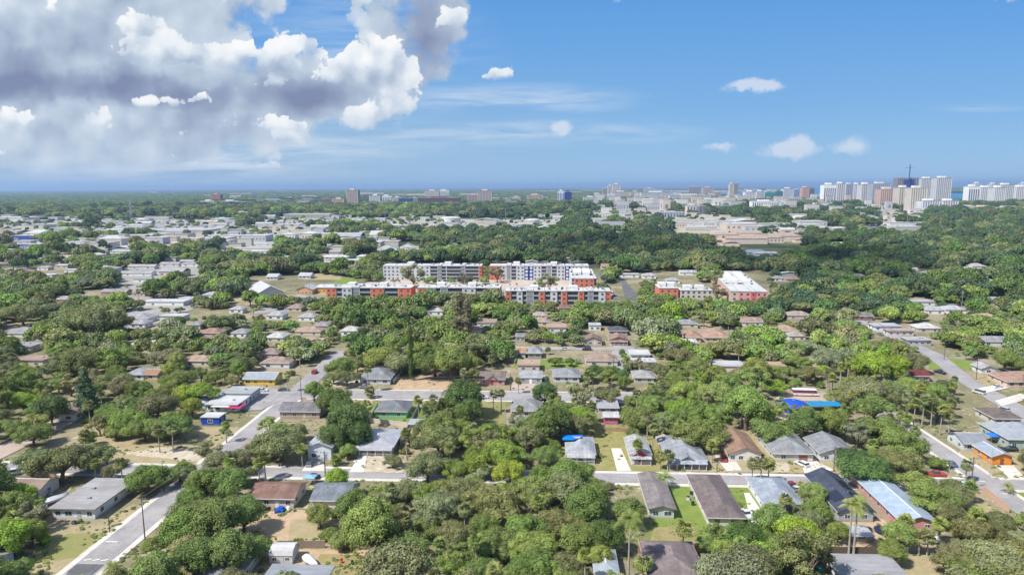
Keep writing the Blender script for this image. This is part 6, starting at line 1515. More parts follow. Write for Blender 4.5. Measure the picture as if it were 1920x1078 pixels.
# named larger ones first
for px, py, w, d, h, wc, rc, lab in [(575,410,130,50,12,(.35,.36,.33),(.66,.66,.63),'long white-roofed store with grey walls before the far trees'),(330,440,120,60,8,(.4,.4,.42),(.56,.58,.62),'long curved-looking pale grey works roof at left'),
    (60,450,70,40,7,(.03,.08,.35),(.6,.6,.64),'works building with a bright blue wall at left'),(205,437,60,30,6,(.6,.6,.6),(.72,.72,.72),'bright white works roof near the left'),(240,448,90,20,6,(.5,.5,.5),(.7,.7,.7),'long narrow white works roof'),(20,414,110,60,9,(.6,.6,.6),(.66,.66,.66),'flat white roof at the far left edge'),
    (640,421,50,30,9,(.64,.60,.52),(.66,.64,.6),'cream works hall with a drum shape'),(1175,413,60,40,8,(.5,.5,.5),(.62,.6,.56),'long pale depot below the west cluster'),(1118,418,50,40,9,(.62,.62,.62),(.7,.7,.7),'white arched-looking hall below the west cluster'),(1220,402,60,40,8,(.6,.55,.5),(.66,.62,.56),'cream store below the long ribbed slab'),
    (1345,411,90,14,4,(.66,.64,.58),(.7,.68,.6),'long low white wall-like building by the bare field')]:
    x, y = P(px, py); shed(x, y, w, d, h, wc, rc, 0, '', label=lab)
# gas holder like white tanks
for px, py, r, h_, lab in [(845, 418, 24, 12, 'round white storage tank in the middle distance'), (998, 421, 17, 10, 'smaller round white tank right of centre'), (610, 424, 12, 8, 'small cream storage tank at the works')]:
    x, y = P(px, py); o = empty('storage_tank', (x, y, 0)); FOOT.append((x-r-3, y-r-3, x+r+3, y+r+3)); b = MB(); b.tube([(0, 0, 0), (0, 0, h_)], r, 28); b.build('wall', wall_mat((.62, .62, .60)), o)
    t_ = MB(); t_.dome(0, 0, h_+.02, r+.4, 3.2, 28, 4); t_.build('roof', flat_mat((.72, .72, .70)), o); tag(o, lab, 'tank', land=lab.split(' in ')[0] if r > 20 else None)
# sprawling pinkish tiled complex at the wood edge
for i, (px, py, w, d, h, c) in enumerate([(1345,461,26,22,5,(.50,.37,.30)),(1372,463,22,20,5,(.52,.38,.31)),(1400,458,60,24,8,(.48,.38,.33)),(1440,456,48,24,8,(.46,.37,.32)),(1476,454,44,30,9,(.48,.38,.32)),(1360,447,44,20,6,(.52,.40,.33)),(1400,444,50,22,6,(.50,.40,.34)),(1350,472,22,14,5,(.52,.40,.34)),(1505,456,20,16,5,(.50,.38,.33))]):
    x, y = P(px, py); shed(x, y, w, d, h, (.62, .52, .45), c, 0, 'pinkish tiled wing of the sprawling complex', True, 'building', 'wings of the tiled complex', 'tiled_building')
scatter_sheds(160, 0, 760, 470, 410, (12, 50), (5, 10), (9, 4, 3, 2, 5, 1, 1))
scatter_sheds(36, 560, 1060, 440, 408, (16, 50), (6, 11), (8, 5, 2, 2, 3, 1, 0))
scatter_sheds(70, 1080, 1750, 438, 397, (18, 60), (6, 13), (9, 5, 2, 1, 5, 1, 0))
scatter_sheds(200, 1110, 1760, 401, 370, (18, 52), (12, 44), (5, 5, 4, 4, 4, 2, 1), .1, 'building', 'block', 'office_block')
scatter_sheds(70, 400, 1060, 394, 374, (30, 90), (10, 22), (8, 3, 2, 2, 4, 1, 0), .1, 'building', 'block', 'office_block')
scatter_sheds(26, 0, 560, 412, 384, (30, 90), (8, 14), (8, 3, 2, 1, 3, 0, 0))
scatter_sheds(34, 0, 330, 520, 468, (12, 26), (3.4, 6), (5, 3, 4, 2, 4, 2, 2), .5, 'house', 'house', 'house')
scatter_sheds(22, 330, 700, 500, 466, (12, 24), (3.4, 5), (5, 3, 4, 2, 4, 2, 2), .6, 'house', 'house', 'house')
scatter_sheds(14, 900, 1300, 510, 450, (10, 20), (3, 5), (5, 3, 4, 2, 4, 2, 2), .7, 'house', 'house', 'house')
scatter_sheds(16, 1450, 1920, 540, 440, (10, 20), (3, 5), (4, 3, 4, 2, 4, 2, 2), .8, 'house', 'house', 'house')
scatter_sheds(26, 60, 1080, 374, 360, (80, 260), (12, 30), (8, 3, 1, 1, 4, 0, 0), .0, 'building', 'far block', 'far_building')
scatter_sheds(20, 1080, 1500, 362, 356, (120, 300), (14, 30), (8, 3, 1, 1, 4, 0, 0), .0, 'building', 'far bayside block', 'far_building')
# tall thin transmission towers on the left
def pylon(px, py, top, label):
    x, y = P(px, py); z = 40
    for _ in range(5): pr = PJ(x, y, z); z += (pr[1]-top)/pr[2]
    o = empty('transmission_tower', (x, y, 0)); m = MB(); s = z*.045
    for a in (-1, 1):
        for b in (-1, 1): m.tube([(a*s, b*s, 0), (a*s*.3, b*s*.3, z)], .28, 4)
    for k in range(7):
        z0, z1 = z*k/7, z*(k+1)/7; s0, s1 = s*(1-.7*k/7), s*(1-.7*(k+1)/7); m.tube([(-s0, -s0, z0), (s1, -s1, z1)], .18, 4); m.tube([(s0, -s0, z0), (-s1, -s1, z1)], .18, 4)
    m.build('lattice', STEEL, o)
    for f in (.97, .86, .75): c = MB(); c.box(-z*.10, -.3, z*f-.3, z*.10, .3, z*f+.3); c.build('crossarm', STEEL, o)
    tag(o, label, 'pylon', 'transmission towers')
pylon(247, 420, 376, 'tall lattice transmission tower standing over the works at left')
for px, py, tp in ((16, 425, 406), (176, 412, 400), (45, 420, 405), (74, 420, 404), (330, 408, 397), (382, 408, 398), (438, 410, 392), (462, 440, 416), (498, 440, 405), (505, 442, 420), (531, 408, 396), (665, 415, 405), (722, 410, 396), (948, 412, 388), (1105, 420, 400), (1210, 420, 385), (1282, 430, 400), (1700, 425, 402), (1418, 415, 402), (1805, 420, 400), (480, 440, 415), (1144, 405, 380), (1456, 430, 404)):
    pole(px, py, tp, None, 0, STEEL, r=.45)
# ---------------------------------------------------------------- trees placed where the photo shows them
def C(px0, py0, px1, py1): CLEARPX.append((px0, py0, px1, py1))
CLEARPX = []
NT_ = 'oak round airy'
TL = [('round',385,905,36,'g'),('round',432,905,34,'g'),('round',348,985,44,'g'),('round',402,975,50,'g'),('round',455,960,36,'g'),('round',372,1040,42,'g'),('round',430,1030,46,'g'),('oak',478,1015,34,'g'),('shrub',300,1062,22,'s'),('shrub',275,1072,16,'s'),('shrub',325,1070,20,'s'),
 ('oak',110,848,56,'o'),('oak',60,850,38,'o'),('oak',168,838,42,'o'),('airy',200,848,22,'l'),('oak',275,880,42,'g'),('oak',335,872,30,'g'),('airy',352,885,20,'l'),
 ('oak',420,850,44,'l'),('airy',395,840,30,'l'),('oak',455,880,26,'o'),('oak',450,845,28,'l'),('round',20,950,36,'g'),('airy',55,962,34,'l'),('round',12,1005,40,'b'),('round',58,992,26,'g'),('shrub',78,1005,18,'b'),('round',35,925,26,'b'),
 ('oak',525,812,52,'o'),('oak',490,825,32,'o'),('round',655,788,40,'d'),('round',625,818,30,'d'),('round',672,812,28,'d'),('round',640,762,24,'d'),('oak',625,735,42,'d'),('round',588,730,20,'g'),
 ('oak',715,655,40,'t'),('oak',745,668,36,'l'),('oak',815,660,46,'g'),('round',845,675,34,'g'),('oak',790,645,38,'g'),('column',862,592,17,'c'),('column',876,598,15,'c'),('column',770,665,8,'d',2.6),('airy',775,514,26,'l'),('airy',870,524,18,'c'),('airy',1025,530,24,'l'),('airy',932,512,18,'c'),('airy',1340,520,24,'o'),('airy',1345,548,20,'c'),
 ('oak',180,578,56,'o'),('oak',215,590,36,'o'),('oak',40,575,36,'o'),('oak',240,772,40,'g'),('oak',292,745,46,'o'),('oak',322,785,40,'g'),('oak',270,790,36,'g'),('oak',215,800,22,'s'),('oak',372,722,36,'b'),('round',345,738,22,'y'),('round',360,760,20,'y'),
 ('oak',42,740,30,'b'),('round',95,765,32,'d'),('oak',60,800,36,'g'),('oak',20,790,30,'g'),('airy',65,790,26,'s'),('pine',160,735,22,'k',),('column',160,728,14,'k'),
 ('round',868,742,38,'d'),('round',880,770,28,'d'),('round',850,760,26,'d'),('round',1032,788,38,'d'),('round',1005,800,30,'g'),('oak',1090,770,34,'b'),('oak',1050,755,26,'g'),('round',1022,735,24,'d'),
 ('oak',1280,752,36,'b'),('oak',1310,795,50,'g'),('oak',1345,722,42,'t'),('round',1400,760,44,'t'),('oak',1440,795,40,'g'),('round',1425,775,28,'t'),('oak',1290,720,36,'t'),('round',1633,684,33,'b'),('oak',1672,640,36,'o'),('oak',1712,668,32,'o'),
 ('round',1512,790,32,'d'),('round',1558,790,32,'g'),('oak',1650,790,44,'g'),('oak',1620,715,46,'l'),('oak',1675,722,40,'o'),('oak',1640,750,44,'g'),('oak',1575,735,26,'s'),
 ('oak',1622,862,48,'d'),('oak',1600,845,34,'d'),('oak',1690,848,38,'o'),('oak',1755,915,48,'g'),('oak',1720,890,36,'t'),('oak',1780,945,38,'o'),('oak',1870,1030,60,'l'),('oak',1800,1035,46,'o'),('oak',1912,1000,36,'l'),('oak',1838,968,22,'o'),('oak',1845,1060,50,'g'),('oak',1900,1055,40,'g'),
 ('round',1448,972,34,'t'),('round',1500,1005,44,'b'),('round',1530,955,28,'g'),('round',1475,1030,40,'g'),('round',1395,1005,36,'d'),('round',1360,1030,26,'t'),('round',1430,1045,36,'b'),('round',1345,1058,24,'b'),('round',1688,1000,30,'t'),('round',1672,1030,26,'t'),
 ('oak',720,955,46,'o'),('oak',760,1005,50,'g'),('oak',700,930,30,'l'),('oak',815,935,50,'l'),('oak',870,905,44,'o'),('oak',850,868,34,'g'),('round',900,862,32,'y'),('round',938,852,36,'y'),('round',955,885,30,'y'),('oak',800,858,48,'o'),('oak',765,905,34,'o'),('oak',1000,900,48,'g'),
 ('round',1062,890,38,'g'),('round',1100,945,42,'g'),('round',1180,955,30,'g'),('oak',1050,965,46,'o'),('oak',985,970,46,'g'),('oak',920,1005,48,'g'),('oak',905,1058,46,'g'),('oak',1000,1045,50,'g'),('oak',1062,1045,44,'o'),('oak',850,985,42,'o'),('oak',800,970,36,'g'),('round',1135,1000,34,'d'),
 ('oak',640,1000,26,'s'),('oak',655,975,26,'o'),('round',665,985,18,'y'),('round',630,893,22,'b'),('round',600,962,24,'s'),('shrub',552,1012,16,'y'),('oak',735,855,20,'o'),('round',1085,1010,38,'g'),('round',1125,1040,26,'t'),('oak',960,1070,40,'g'),('oak',740,1060,34,'g'),('round',735,645,24,'t'),
 ('round',845,400,10,'k')]
TL.pop()
for q in TL: tree_at(*q)
PL = [(300,803,848),(325,803,848),(425,795,830),(487,866,905),(498,855,900),(567,838,876),(630,858,873),(785,748,785),(800,768,800),(815,745,795),(830,752,790),(843,770,800),(925,735,775),(940,735,772),(972,712,738),(975,765,795),(1223,800,845),
 (1237,852,880),(1252,850,882),(1335,832,868),(1410,866,903),(1426,868,906),(1440,866,906),(1280,985,1038),(1695,975,1020),(1722,1002,1042),(1738,1000,1042),(1810,868,903),(1698,742,795),(1712,752,800),(1728,748,800),(1745,745,800),(1762,765,815),(1778,775,815),(1690,765,805),
 (1205,1050,1095),(1193,735,775),(230,866,905),(60,875,912),(1100,700,735),(1240,700,735),(1195,830,870),(690,690,735),(1385,655,690),(540,700,735),(260,545,565),(1365,602,628),(1318,590,615),(1448,600,625),(1372,590,615),(775,600,640),(700,605,640),(740,600,640),(1575,690,730),(1470,700,730),(1550,700,735)]
for cx, cy, by in PL: palm_at(cx, cy, by, 12+rt.uniform(0, 4) if by > 900 else None, rt.choice('sslo'), r=rt.uniform(1.7, 2.3))
palm_at(1178, 972, 1082, 34, 'g', True, 'tall royal palm with smooth pale trunk at the bottom right of centre')
palm_at(1591, 945, 1040, 22, 's', True, 'left of two thin feathery palms beside the navy roof'); palm_at(1600, 940, 1040, 20, 's', True, 'right of two thin feathery palms beside the navy roof')
palm_at(1245, 893, 915, 20, 's', True, 'bushy date palm on the near verge before the bungalow'); palm_at(1500, 905, 932, 12, 'l', True, 'small grey feather palm by the red pickup')
palm_at(208, 1060, 1082, 17, 's', True, 'short feather palm beside the street at the bottom left'); palm_at(693, 730, 747, 12, 'o', False, 'bushy palm in front of the grey hip-roofed corner house')
palm_at(1780, 870, 880, 8, 's', True); palm_at(1888, 910, 925, 12, 'o', True, 'windblown small palm at the right street edge'); palm_at(1605, 960, 1000, 18, 's', True)
# keep-clear parts of the view: houses, lawns and roads that the photo shows
for q in [(115,903,258,995),(85,915,130,952),(185,820,420,872),(0,790,60,862),(55,785,150,835),(362,735,480,800),(458,693,522,725),(480,715,575,765),(520,748,605,795),(672,688,745,727),(640,725,905,752),(698,742,790,800),(662,802,740,905),(575,812,630,862),(640,862,790,903),
 (500,882,700,905),(470,903,575,955),(580,912,650,935),(465,950,590,1020),(500,1022,620,1078),(560,1025,700,1078),(745,700,835,735),(895,688,948,724),(958,686,1095,722),(950,720,1050,742),(885,745,948,795),(955,742,1012,780),(1040,648,1110,668),(960,642,1022,675),(1092,618,1195,655),
 (1282,612,1372,640),(1182,656,1228,672),(1192,694,1224,718),(1130,775,1160,798),(1110,805,1180,870),(1055,820,1230,872),(1150,872,1600,912),(1250,828,1330,880),(1352,814,1560,885),(1210,908,1265,975),(1225,915,1420,985),(1230,975,1300,1032),(1408,908,1475,935),(1545,902,1590,950),
 (1625,902,1700,980),(1700,950,1755,998),(1595,975,1668,1035),(1735,795,1850,850),(1780,818,1920,905),(1840,910,1920,960),(115,1050,245,1078),(160,1000,265,1050),(215,960,300,1005),(260,925,330,965),(45,1000,190,1078),(705,533,772,546),(785,533,945,548),(1212,1034,1320,1078),(1142,925,1215,1078),(372,1052,450,1078),(1112,1046,1156,1078),(1555,1052,1700,1078),(1700,1045,1780,1078),(1475,745,1525,765),(1535,757,1590,768),(1482,728,1535,746),
 (1735,668,1770,720),(1760,672,1870,700),(1800,700,1920,800),(1600,596,1655,612),(1635,603,1748,642),(222,583,302,616),(0,600,55,625),(236,688,298,713),(432,615,460,632),(485,655,522,676),(115,742,150,790),(462,512,612,556),(720,492,903,522),(918,492,1130,530),(950,538,1145,562),
 (612,533,640,562),(640,533,700,548),(1238,530,1335,560),(1345,507,1440,560),(150,540,260,556),(268,562,345,576),(232,500,372,520),(225,518,300,534),(620,520,680,540),(1130,530,1200,562),(420,455,515,472),(600,478,650,492),(705,450,790,472),(0,497,30,514),(60,495,130,512),(205,468,242,478),
 (1340,440,1510,466),(1395,468,1462,480),(1260,415,1420,440),(1718,500,1762,520),(1450,518,1505,532),(1735,577,1812,592),(1850,558,1890,575),(430,555,480,572),(570,512,640,524),(1480,590,1522,602),(1160,508,1310,524),(345,580,600,592),(500,585,560,602),(800,575,830,592),(1713,700,1745,712),(1838,684,1868,702)]: C(*q)
HARD = [(185,815,425,850),(612,530,775,551),(783,533,945,546),(948,536,1148,566),(1236,530,1335,555),(1350,508,1440,558),(500,1028,612,1066),(116,905,255,985),(1776,345,1825,385),(1195,660,1225,675)]
def blocked(px, py, rx, ry, lim=.16):
    if rx > 22: lim *= .5
    A = 4*rx*ry; s = 0
    for a, b, c, d in HARD:
        ox = min(px+rx, c)-max(px-rx, a); oy = min(py+ry, d)-max(py-ry, b)
        if ox > 0 and oy > 0 and ox*oy > .02*A: return True
    for a, b, c, d in CLEARPX:
        ox = min(px+rx, c)-max(px-rx, a); oy = min(py+ry, d)-max(py-ry, b)
        if ox > 0 and oy > 0: s += ox*oy
    return s > lim*A
def infoot(x, y, r):
    for a in FOOT:
        if a[0]-r < x < a[2]+r and a[1]-r < y < a[3]+r: return True
    for a in CLEAR_G:
        if a[0]-r < x < a[2]+r and a[1]-r < y < a[3]+r: return True
    return False
from collections import defaultdict
GRID = defaultdict(list)
def gadd(x, y, r): GRID[(int(x//12), int(y//12))].append((x, y, r))
for q in TREES: gadd(*q)
def near(x, y, r, k=.72):
    for i in range(-1, 2):
        for j in range(-1, 2):
            for a, b, c in GRID.get((int(x//12)+i, int(y//12)+j), ()):
                if (a-x)**2+(b-y)**2 < ((c+r)*k)**2: return True
    return False
def zone(px, py):
    """which foliage colours grow where"""
    if py < 500: return 'kkdo' if px > 850 else 'ookgt'
    if px > 1250 and 590 < py < 800: return 'ttbsgol' if px < 1700 else 'gtso'
    if px > 1400 and py <= 590: return 'kkdog'
    if px > 1600 and py > 900: return 'olgo'
    if 600 < px < 1250 and py < 720: return 'ggtolod'
    if px < 600 and py < 720: return 'ooglot'
    return 'goglt'
# fill the rest of the near neighbourhood with individual trees, large ones first
for q in AUTOCLEAR: C(*q)
kinds = defaultdict(int); count = 0
YMAX = 318
for lo, hi, tries in ((5.4, 8.6, 12000), (3.6, 5.4, 14000), (2.6, 3.6, 9000), (1.6, 2.6, 5000)):
    for _ in range(tries):
        px, py = rt.uniform(-80, 2000), 660+rt.random()**.8*520
        r = rt.uniform(lo, hi); x, y = P(px, py)
        if y > YMAX or infoot(x, y, r*.5) or near(x, y, r, .70 if lo > 3 else .8): continue
        q = PJ(x, y, r*.95)
        if blocked(q[0], q[1], r*q[2]*.95, r*q[2]*.8): continue
        if lo < 4 and rt.random() < .3 and kinds['palm'] < 120:
            h = rt.uniform(5, 9.5); pq = PJ(x, y, h)
            if not blocked(pq[0], pq[1], 12, 12, .3): palm(x, y, h, rt.uniform(1.7, 2.3), rt.choice('sslto')); gadd(x, y, 1.6); kinds['palm'] += 1
            continue
        if lo > 5 and count > 85: break
        kd = 'shrub' if r < 2.6 else rt.choice(('oak', 'oak', 'round', 'airy') if r > 4 else ('round', 'oak', 'airy', 'round'))
        if kinds[kd] > 185: continue
        plant(kd, x, y, r, rt.choice(zone(px, py)), rt.uniform(.9, 1.2)); gadd(x, y, r); kinds[kd] += 1; count += 1
# shrubs against house walls and along yard edges
rs_ = random.Random(99); ns = 0
for a in [f for f in FOOT if f[1] < 300 and f[2]-f[0] > 7]:
    for _ in range(3):
        s = rs_.choice((0, 1, 2)); x = rs_.uniform(a[0], a[2]) if s == 2 else (a[0]-.2 if s else a[2]+.2); y = a[1]-.5 if s == 2 else rs_.uniform(a[1], a[3])
        q = PJ(x, y, 0)
        if not q or not (0 < q[0] < 1920 and q[1] < 1085) or any(c_[0]-1 < x < c_[2]+1 and c_[1]-1 < y < c_[3]+1 for c_ in CLEAR_G) or ns > 105: continue
        plant('shrub', x, y, rs_.uniform(.55, 1.3), rs_.choice('sgobt')); ns += 1
print('near fill', count, dict(kinds))
# ---------------------------------------------------------------- the far woods as one object
def wood(name, pts, srcs, label):
    """pts: x, y, scale, rotation, source index, tint"""
    me = bpy.data.meshes.new(name); n = len(pts)
    me.vertices.add(n); me.vertices.foreach_set('co', [v for p in pts for v in (p[0], p[1], p[6] if len(p) > 6 else 0.0)])
    for nm, ty, vals in (('scl', 'FLOAT_VECTOR', [v for p in pts for v in p[2]]), ('rot', 'FLOAT', [p[3] for p in pts]), ('idx', 'INT', [p[4] for p in pts]), ('tint', 'FLOAT_COLOR', [v for p in pts for v in (*p[5], 1)])):
        at = me.attributes.new(nm, ty, 'POINT'); at.data.foreach_set({'FLOAT_VECTOR': 'vector', 'FLOAT_COLOR': 'color'}.get(ty, 'value'), vals)
    o = link(name, me); ng = bpy.data.node_groups.new('wood of crowns', 'GeometryNodeTree')
    ng.interface.new_socket('Geometry', in_out='INPUT', socket_type='NodeSocketGeometry'); ng.interface.new_socket('Geometry', in_out='OUTPUT', socket_type='NodeSocketGeometry')
    N = ng.nodes; gi = N.new('NodeGroupInput'); go = N.new('NodeGroupOutput'); g2 = N.new('GeometryNodeGeometryToInstance')
    for s in srcs:
        oi = N.new('GeometryNodeObjectInfo'); oi.inputs['Object'].default_value = s; oi.inputs['As Instance'].default_value = True; oi.transform_space = 'ORIGINAL'
        ng.links.new(oi.outputs['Geometry'], g2.inputs[0])
    ip = N.new('GeometryNodeInstanceOnPoints'); ip.inputs['Pick Instance'].default_value = True
    m2p = N.new('GeometryNodeMeshToPoints'); ng.links.new(gi.outputs[0], m2p.inputs[0]); ng.links.new(m2p.outputs[0], ip.inputs['Points']); ng.links.new(g2.outputs[0], ip.inputs['Instance'])
    def attr(nm, ty):
        a = N.new('GeometryNodeInputNamedAttribute'); a.data_type = ty; a.inputs['Name'].default_value = nm
        return [s for s in a.outputs if s.enabled][0]
    ng.links.new(attr('idx', 'INT'), ip.inputs['Instance Index']); ng.links.new(attr('scl', 'FLOAT_VECTOR'), ip.inputs['Scale'])
    cx = N.new('ShaderNodeCombineXYZ'); ng.links.new(attr('rot', 'FLOAT'), cx.inputs[2])
    er = N.new('FunctionNodeEulerToRotation'); ng.links.new(cx.outputs[0], er.inputs[0]); ng.links.new(er.outputs[0], ip.inputs['Rotation'])
    sm = N.new('GeometryNodeSetMaterial'); sm.inputs['Material'].default_value = FOLF; ng.links.new(ip.outputs[0], sm.inputs[0]); ng.links.new(sm.outputs[0], go.inputs[0])
    md = o.modifiers.new('crowns', 'NODES'); md.node_group = ng; o['kind'] = 'stuff'; o['label'] = label; o['category'] = 'woods'
    return o
# the woodland's source crowns are those of real trees standing just beyond the near rows
srcs = []
for i in range(6):
    kd = 'mid_oak' if i % 2 == 0 else 'mid_round'; x, y = P(140+i*330, 560+(i % 3)*14)
    while infoot(x, y, 4) or near(x, y, 5, .6): x += 4
    o = plant(kd, x, y, 6.5, rt.choice('ogk')); gadd(x, y, 6.5); me, tm, R_ = PROTO[kd][i % 4]
    ch = [c for c in o.children if c.name.startswith('crown')][0]; ch.data = me; ch['r0'] = R_; srcs.append(ch)
R0 = [s['r0'] for s in srcs]
for s in srcs: del s['r0']
def gcol(c, a=.2):
    q = GREENS[c]; f = 1.12*(1+rt.uniform(-a, a)); return (q[0]*f*(1+rt.uniform(-.15, .15)), q[1]*f, q[2]*f*(1+rt.uniform(-.2, .2)))
import math as _m
def vn(x, y, s):                                            # cheap value noise for gaps and groves
    x, y = x/s, y/s; i, j = _m.floor(x), _m.floor(y); fx, fy = x-i, y-j; fx, fy = fx*fx*(3-2*fx), fy*fy*(3-2*fy)
    h = lambda a, b: (_m.sin(a*127.1+b*311.7)*43758.5453) % 1.0
    return (h(i, j)*(1-fx)+h(i+1, j)*fx)*(1-fy)+(h(i, j+1)*(1-fx)+h(i+1, j+1)*fx)*fy
def cover(px, py, x, y):
    """share of ground under trees, as the photo shows it"""
    n = .6*vn(x, y, 70)+.4*vn(x, y, 28)
    m = .6*vn(x, y, 190)+.4*vn(x, y, 60)
    if py < 394 and 400 < px < 1060: return .25
    if py < 408 and not (px > 1100 and py > 384): return 1.0 if n > .18 else .3
    if py < 468 and px < 765: return 1.0 if m > .66 else .10      # works
    if py < 440 and 560 < px < 1060: return 1.0 if m > .64 else .10
    if py < 446 and 1100 < px < 1740 and py > 384: return 1.0 if m > .64 else .10
    if py < 446 and 1230 < px < 1440: return .03
    if px < 340 and py < 525: return 1.0 if n > .47 else .12
    if px < 700 and py < 525: return 1.0 if n > .35 else .3
    if py > 540 and px < 720: return .97 if n > .22 else .35
    if py > 560: return .97 if n > .10 else .5
    return 1.0 if n > .12 else .5
pts = []
FOOTG = defaultdict(list)
for a in FOOT+CLEAR_G:
    for i in range(int(a[0]//60)-1, int(a[2]//60)+2):
        for j in range(int(a[1]//60)-1, int(a[3]//60)+2): FOOTG[(i, j)].append(a)
def infoot2(x, y, r):
    return any(a[0]-r < x < a[2]+r and a[1]-r < y < a[3]+r for a in FOOTG.get((int(x//60), int(y//60)), ()))
y = 150.0
while y < 2600:
    sp = (7.4 if y > 300 else 6.0)+max(0, y-500)*.0042; half = y*.80+60; x = -half-y*.05
    while x < half:
        xx, yy = x+rt.uniform(-.45, .45)*sp, y+rt.uniform(-.45, .45)*sp; x += sp
        q = PJ(xx, yy, 4)
        if not q or q[0] < -40 or q[0] > 1960: continue
        g0 = PJ(xx, yy, 0)
        if yy < YMAX-25 and (near(xx, yy, 4, .85) or rt.random() < .25): continue
        if rt.random() > cover(q[0], g0[1], xx, yy): continue
        r = sp*rt.choice((.35, .45, .55, .7, .8, .95))
        for _k in range(2):                                  # a smaller tree where a large one would hide a roof
            q = PJ(xx, yy, r*.9)
            if blocked(q[0], q[1], r*q[2]*.95, r*q[2]*.8, .14) or infoot2(xx, yy, r*.4): r *= .62
        r = r*(1 if yy > 560 else .95)
        if g0[1] < 468 and cover(q[0], g0[1], xx, yy) < .2: r *= .6
        if infoot2(xx, yy, r*.4) or (yy < 520 and near(xx, yy, r, .62)): continue
        q = PJ(xx, yy, r*.9)
        if blocked(q[0], q[1], r*q[2]*.95, r*q[2]*.8, .14): continue
        k = rt.randrange(6); s = r/R0[k]; c = rt.choice(zone(q[0], q[1])+('k' if yy > 900 else ''))
        pts.append((xx, yy, (s, s, s*rt.uniform(.75, 1.4)), rt.uniform(0, 6.28), k, gcol(c, .28)))
    y += sp*.9
print('wood points', len(pts))
wood('woodland', pts, srcs, 'continuous belt of dark green trees covering the middle distance')
pts = []; y = 2600.0
while y < 16000:
    sp = 15+(y-2600)*.0052; half = y*.80+60; x = -half-y*.05
    while x < half:
        xx, yy = x+rt.uniform(-.5, .5)*sp, y+rt.uniform(-.5, .5)*sp; x += sp
        q = PJ(xx, yy, 4)
        if not q or q[0] < -30 or q[0] > 1950: continue
        X0 = PJ(xx, yy, 0)
        if q[0] > 1170:                                      # leave the bay open, keep the barrier islands
            shore = 357+(min(q[0], 1385)-1170)/215*15 if q[0] < 1385 else 372+(q[0]-1385)/535*11
            island = (q[0] < 1510 and 351.5 < X0[1] < 356.8) or (q[0] > 1775 and 353 < X0[1] < 362.5)
            if X0[1] < shore and not island: continue
        n = .6*vn(xx, yy, 420)+.4*vn(xx, yy, 160)
        if (1115 < q[0] < 1790 or 400 < q[0] < 1000 and X0[1] > 375) and X0[1] > 371 and rt.random() < .72: continue
        if n < .22 and rt.random() < .85: continue
        if infoot2(xx, yy, 4): continue
        k = rt.randrange(6); s = sp*.72/R0[k]; hz = min(1.0, 13.0/(s*R0[k]*1.15))
        pts.append((xx, yy, (s, s, s*hz), rt.uniform(0, 6.28), k, gcol(rt.choice('kkog'), .25), 1.2 if q[0] > 1170 and X0[1] < 372 else 0.0))
    y += sp*.9
print('far points', len(pts))
wood('far_woods', pts, srcs, 'far flat woods running to the horizon')
# weeds and tufts over bare yards near the camera
pts = []
for _ in range(16000):
    px, py = rt.uniform(-20, 1940), 690+rt.random()**.7*400; x, y = P(px, py)
    if vn(x, y, 9) < .45 or infoot2(x, y, .3): continue
    k = rt.randrange(6); s = rt.uniform(.18, .5)/R0[k]; pts.append((x, y, (s, s, s*.6), rt.uniform(0, 6.28), k, gcol(rt.choice('stoly'), .25), -.1))
wood('weeds', pts, srcs, 'low weeds and tufts scattered over the yards and verges')
bpy.data.objects['weeds']['category'] = 'weeds'
isl = lambda pp: [P(*p) for p in pp]
sheet('barrier_island', isl([(1060, 357), (1300, 357.2), (1520, 356.5), (1505, 352.6), (1100, 351.9)]), patch_mat('island scrub', (.06, .08, .035), (.20, .19, .15), s=.004), 2.0, world=True)
sheet('barrier_island', isl([(1772, 362), (1850, 363.5), (1990, 364), (1990, 353), (1785, 352)]), patch_mat('island scrub', (.06, .08, .035), (.20, .19, .15), s=.004), 2.0, world=True)
# ---------------------------------------------------------------- clouds overhead that shade parts of the land
def cloud(cx, cy, z, rx, ry, h, label, seed, thick):
    rr = random.Random(seed); m = MB()
    me = None; import bmesh
    bm = bmesh.new()
    for k in range(11):
        a = rr.uniform(0, 6.28); q = math.sqrt(rr.random())*.85; r = rr.uniform(.3, .42)*min(rx, ry)*(1.2-q*.5)
        M = Matrix.Translation((q*rx*math.cos(a), q*ry*math.sin(a), rr.uniform(0, .4)*h)) @ Matrix.Diagonal((r*1.3, r*1.1, h*rr.uniform(.35, .7), 1))
        bmesh.ops.create_icosphere(bm, subdivisions=2, radius=1, matrix=M)
    me = bpy.data.meshes.new('cloud'); bm.to_mesh(me); bm.free(); mt, t = new_mat('cloud vapour'); df = t.n('ShaderNodeBsdfDiffuse'); df.inputs[0].default_value = (.9, .9, .92, 1); tp = t.n('ShaderNodeBsdfTransparent'); mx = t.n('ShaderNodeMixShader'); mx.inputs[0].default_value = thick; t.l(tp.outputs[0], mx.inputs[1]); t.l(df.outputs[0], mx.inputs[2]); oo = t.n('ShaderNodeOutputMaterial'); t.l(mx.outputs[0], oo.inputs[0]); me.materials.append(mt)
    me.polygons.foreach_set('use_smooth', [True]*len(me.polygons)); o = link('cloud', me, None, (cx, cy, z)); tag(o, label, 'cloud', 'clouds overhead out of the view')
def shade(px0, py0, px1, py1, z, label, seed, thick=.17):
    """a cloud placed so that its shadow falls on this part of the land"""
    a, b = P(px0, py1), P(px1, py1); c = P((px0+px1)/2, py0)
    cx, cy = (a[0]+b[0])/2, (a[1]+c[1])/2; k = z/SD.z
    cloud(cx+SD.x*k, cy+SD.y*k, z, (b[0]-a[0])/2*1.0, (c[1]-a[1])/2, 180, label, seed, thick)
CLOUDS = True
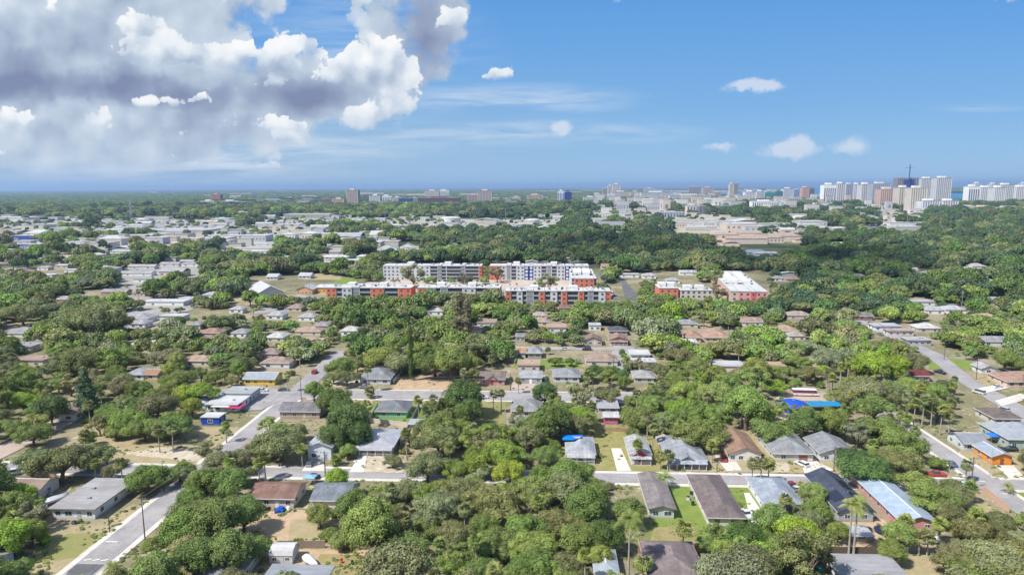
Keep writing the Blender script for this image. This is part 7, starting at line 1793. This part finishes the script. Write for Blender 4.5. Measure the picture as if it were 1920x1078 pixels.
if CLOUDS:
    shade(-120, 376, 430, 405, 1900, 'broad low cloud high above the left plain', 1, .4)
    shade(900, 448, 1330, 505, 1250, 'cloud high above the middle woods', 2)
    shade(1330, 462, 1960, 556, 1250, 'large cloud high above the right woods', 3)
# ---------------------------------------------------------------- haze
HZ = MB(); HZ.box(-66000, -2500, -1.5, 66000, 66000, 205)
hm = bpy.data.materials.new('haze'); hm.use_nodes = True; hm.node_tree.nodes.clear(); t = NT(hm.node_tree)
pv = t.n('ShaderNodeVolumePrincipled'); pv.inputs['Density'].default_value = HAZE_D; pv.inputs['Color'].default_value = HAZE_C
pv.inputs['Anisotropy'].default_value = .2
ho = t.n('ShaderNodeOutputMaterial'); t.l(pv.outputs[0], ho.inputs['Volume'])
hz = HZ.build('haze', hm); hz['kind'] = 'stuff'; hz['label'] = 'thin bluish haze over the whole view'; hz['category'] = 'haze'
# ---------------------------------------------------------------- labels that single things out
def place_words(px, py, lm):
    dx, dy = px-lm[0], py-lm[1]
    if abs(dx) > abs(dy)*1.15: return 'right of the ' if dx > 0 else 'left of the '
    return 'in front of the ' if dy > 0 else 'behind the '
def finish_labels():
    groups = defaultdict(list)
    for o, base, q in AUTO:
        if not q: continue
        px, py = q[0], q[1]; L = sorted(LAND, key=lambda l: (l[0]-px)**2+((l[1]-py)*1.6)**2)[:1]
        if len(base.split())+len(L[0][2].split()) > 9: base = ' '.join(base.split()[:4])
        groups[base+' '+place_words(px, py, L[0])+L[0][2]].append((o, px, py, base, L[0]))
    for lab, g in groups.items():
        if len(g) == 1 and lab not in USED: g[0][0]['label'] = lab; USED.add(lab); continue
        g.sort(key=lambda q: (q[1], q[2])); n = len(g)
        ords = ['leftmost', 'second', 'third', 'fourth', 'fifth', 'sixth', 'seventh', 'eighth', 'ninth', 'tenth', 'eleventh', 'twelfth', 'thirteenth', 'fourteenth', 'fifteenth', 'sixteenth', 'seventeenth', 'eighteenth', 'nineteenth', 'twentieth']
        for i, q in enumerate(g):
            if i == n-1 and n > 1: w = 'rightmost '
            elif i == 0: w = 'leftmost '
            elif i < 20: w = ords[i]+' from left, '
            else: w = '%dth from left, ' % (i+1)
            s = w+lab; ws = s.split()
            if len(ws) > 15: s = ' '.join(ws[:15])
            while s in USED: s = s+' again' if len(s.split()) < 16 else ' '.join(s.split()[:-1])
            q[0]['label'] = s; USED.add(s)
finish_labels()
for o in COL.objects:
    if o.parent is None and o.get('category') == 'car' and not o.get('label'):
        pass
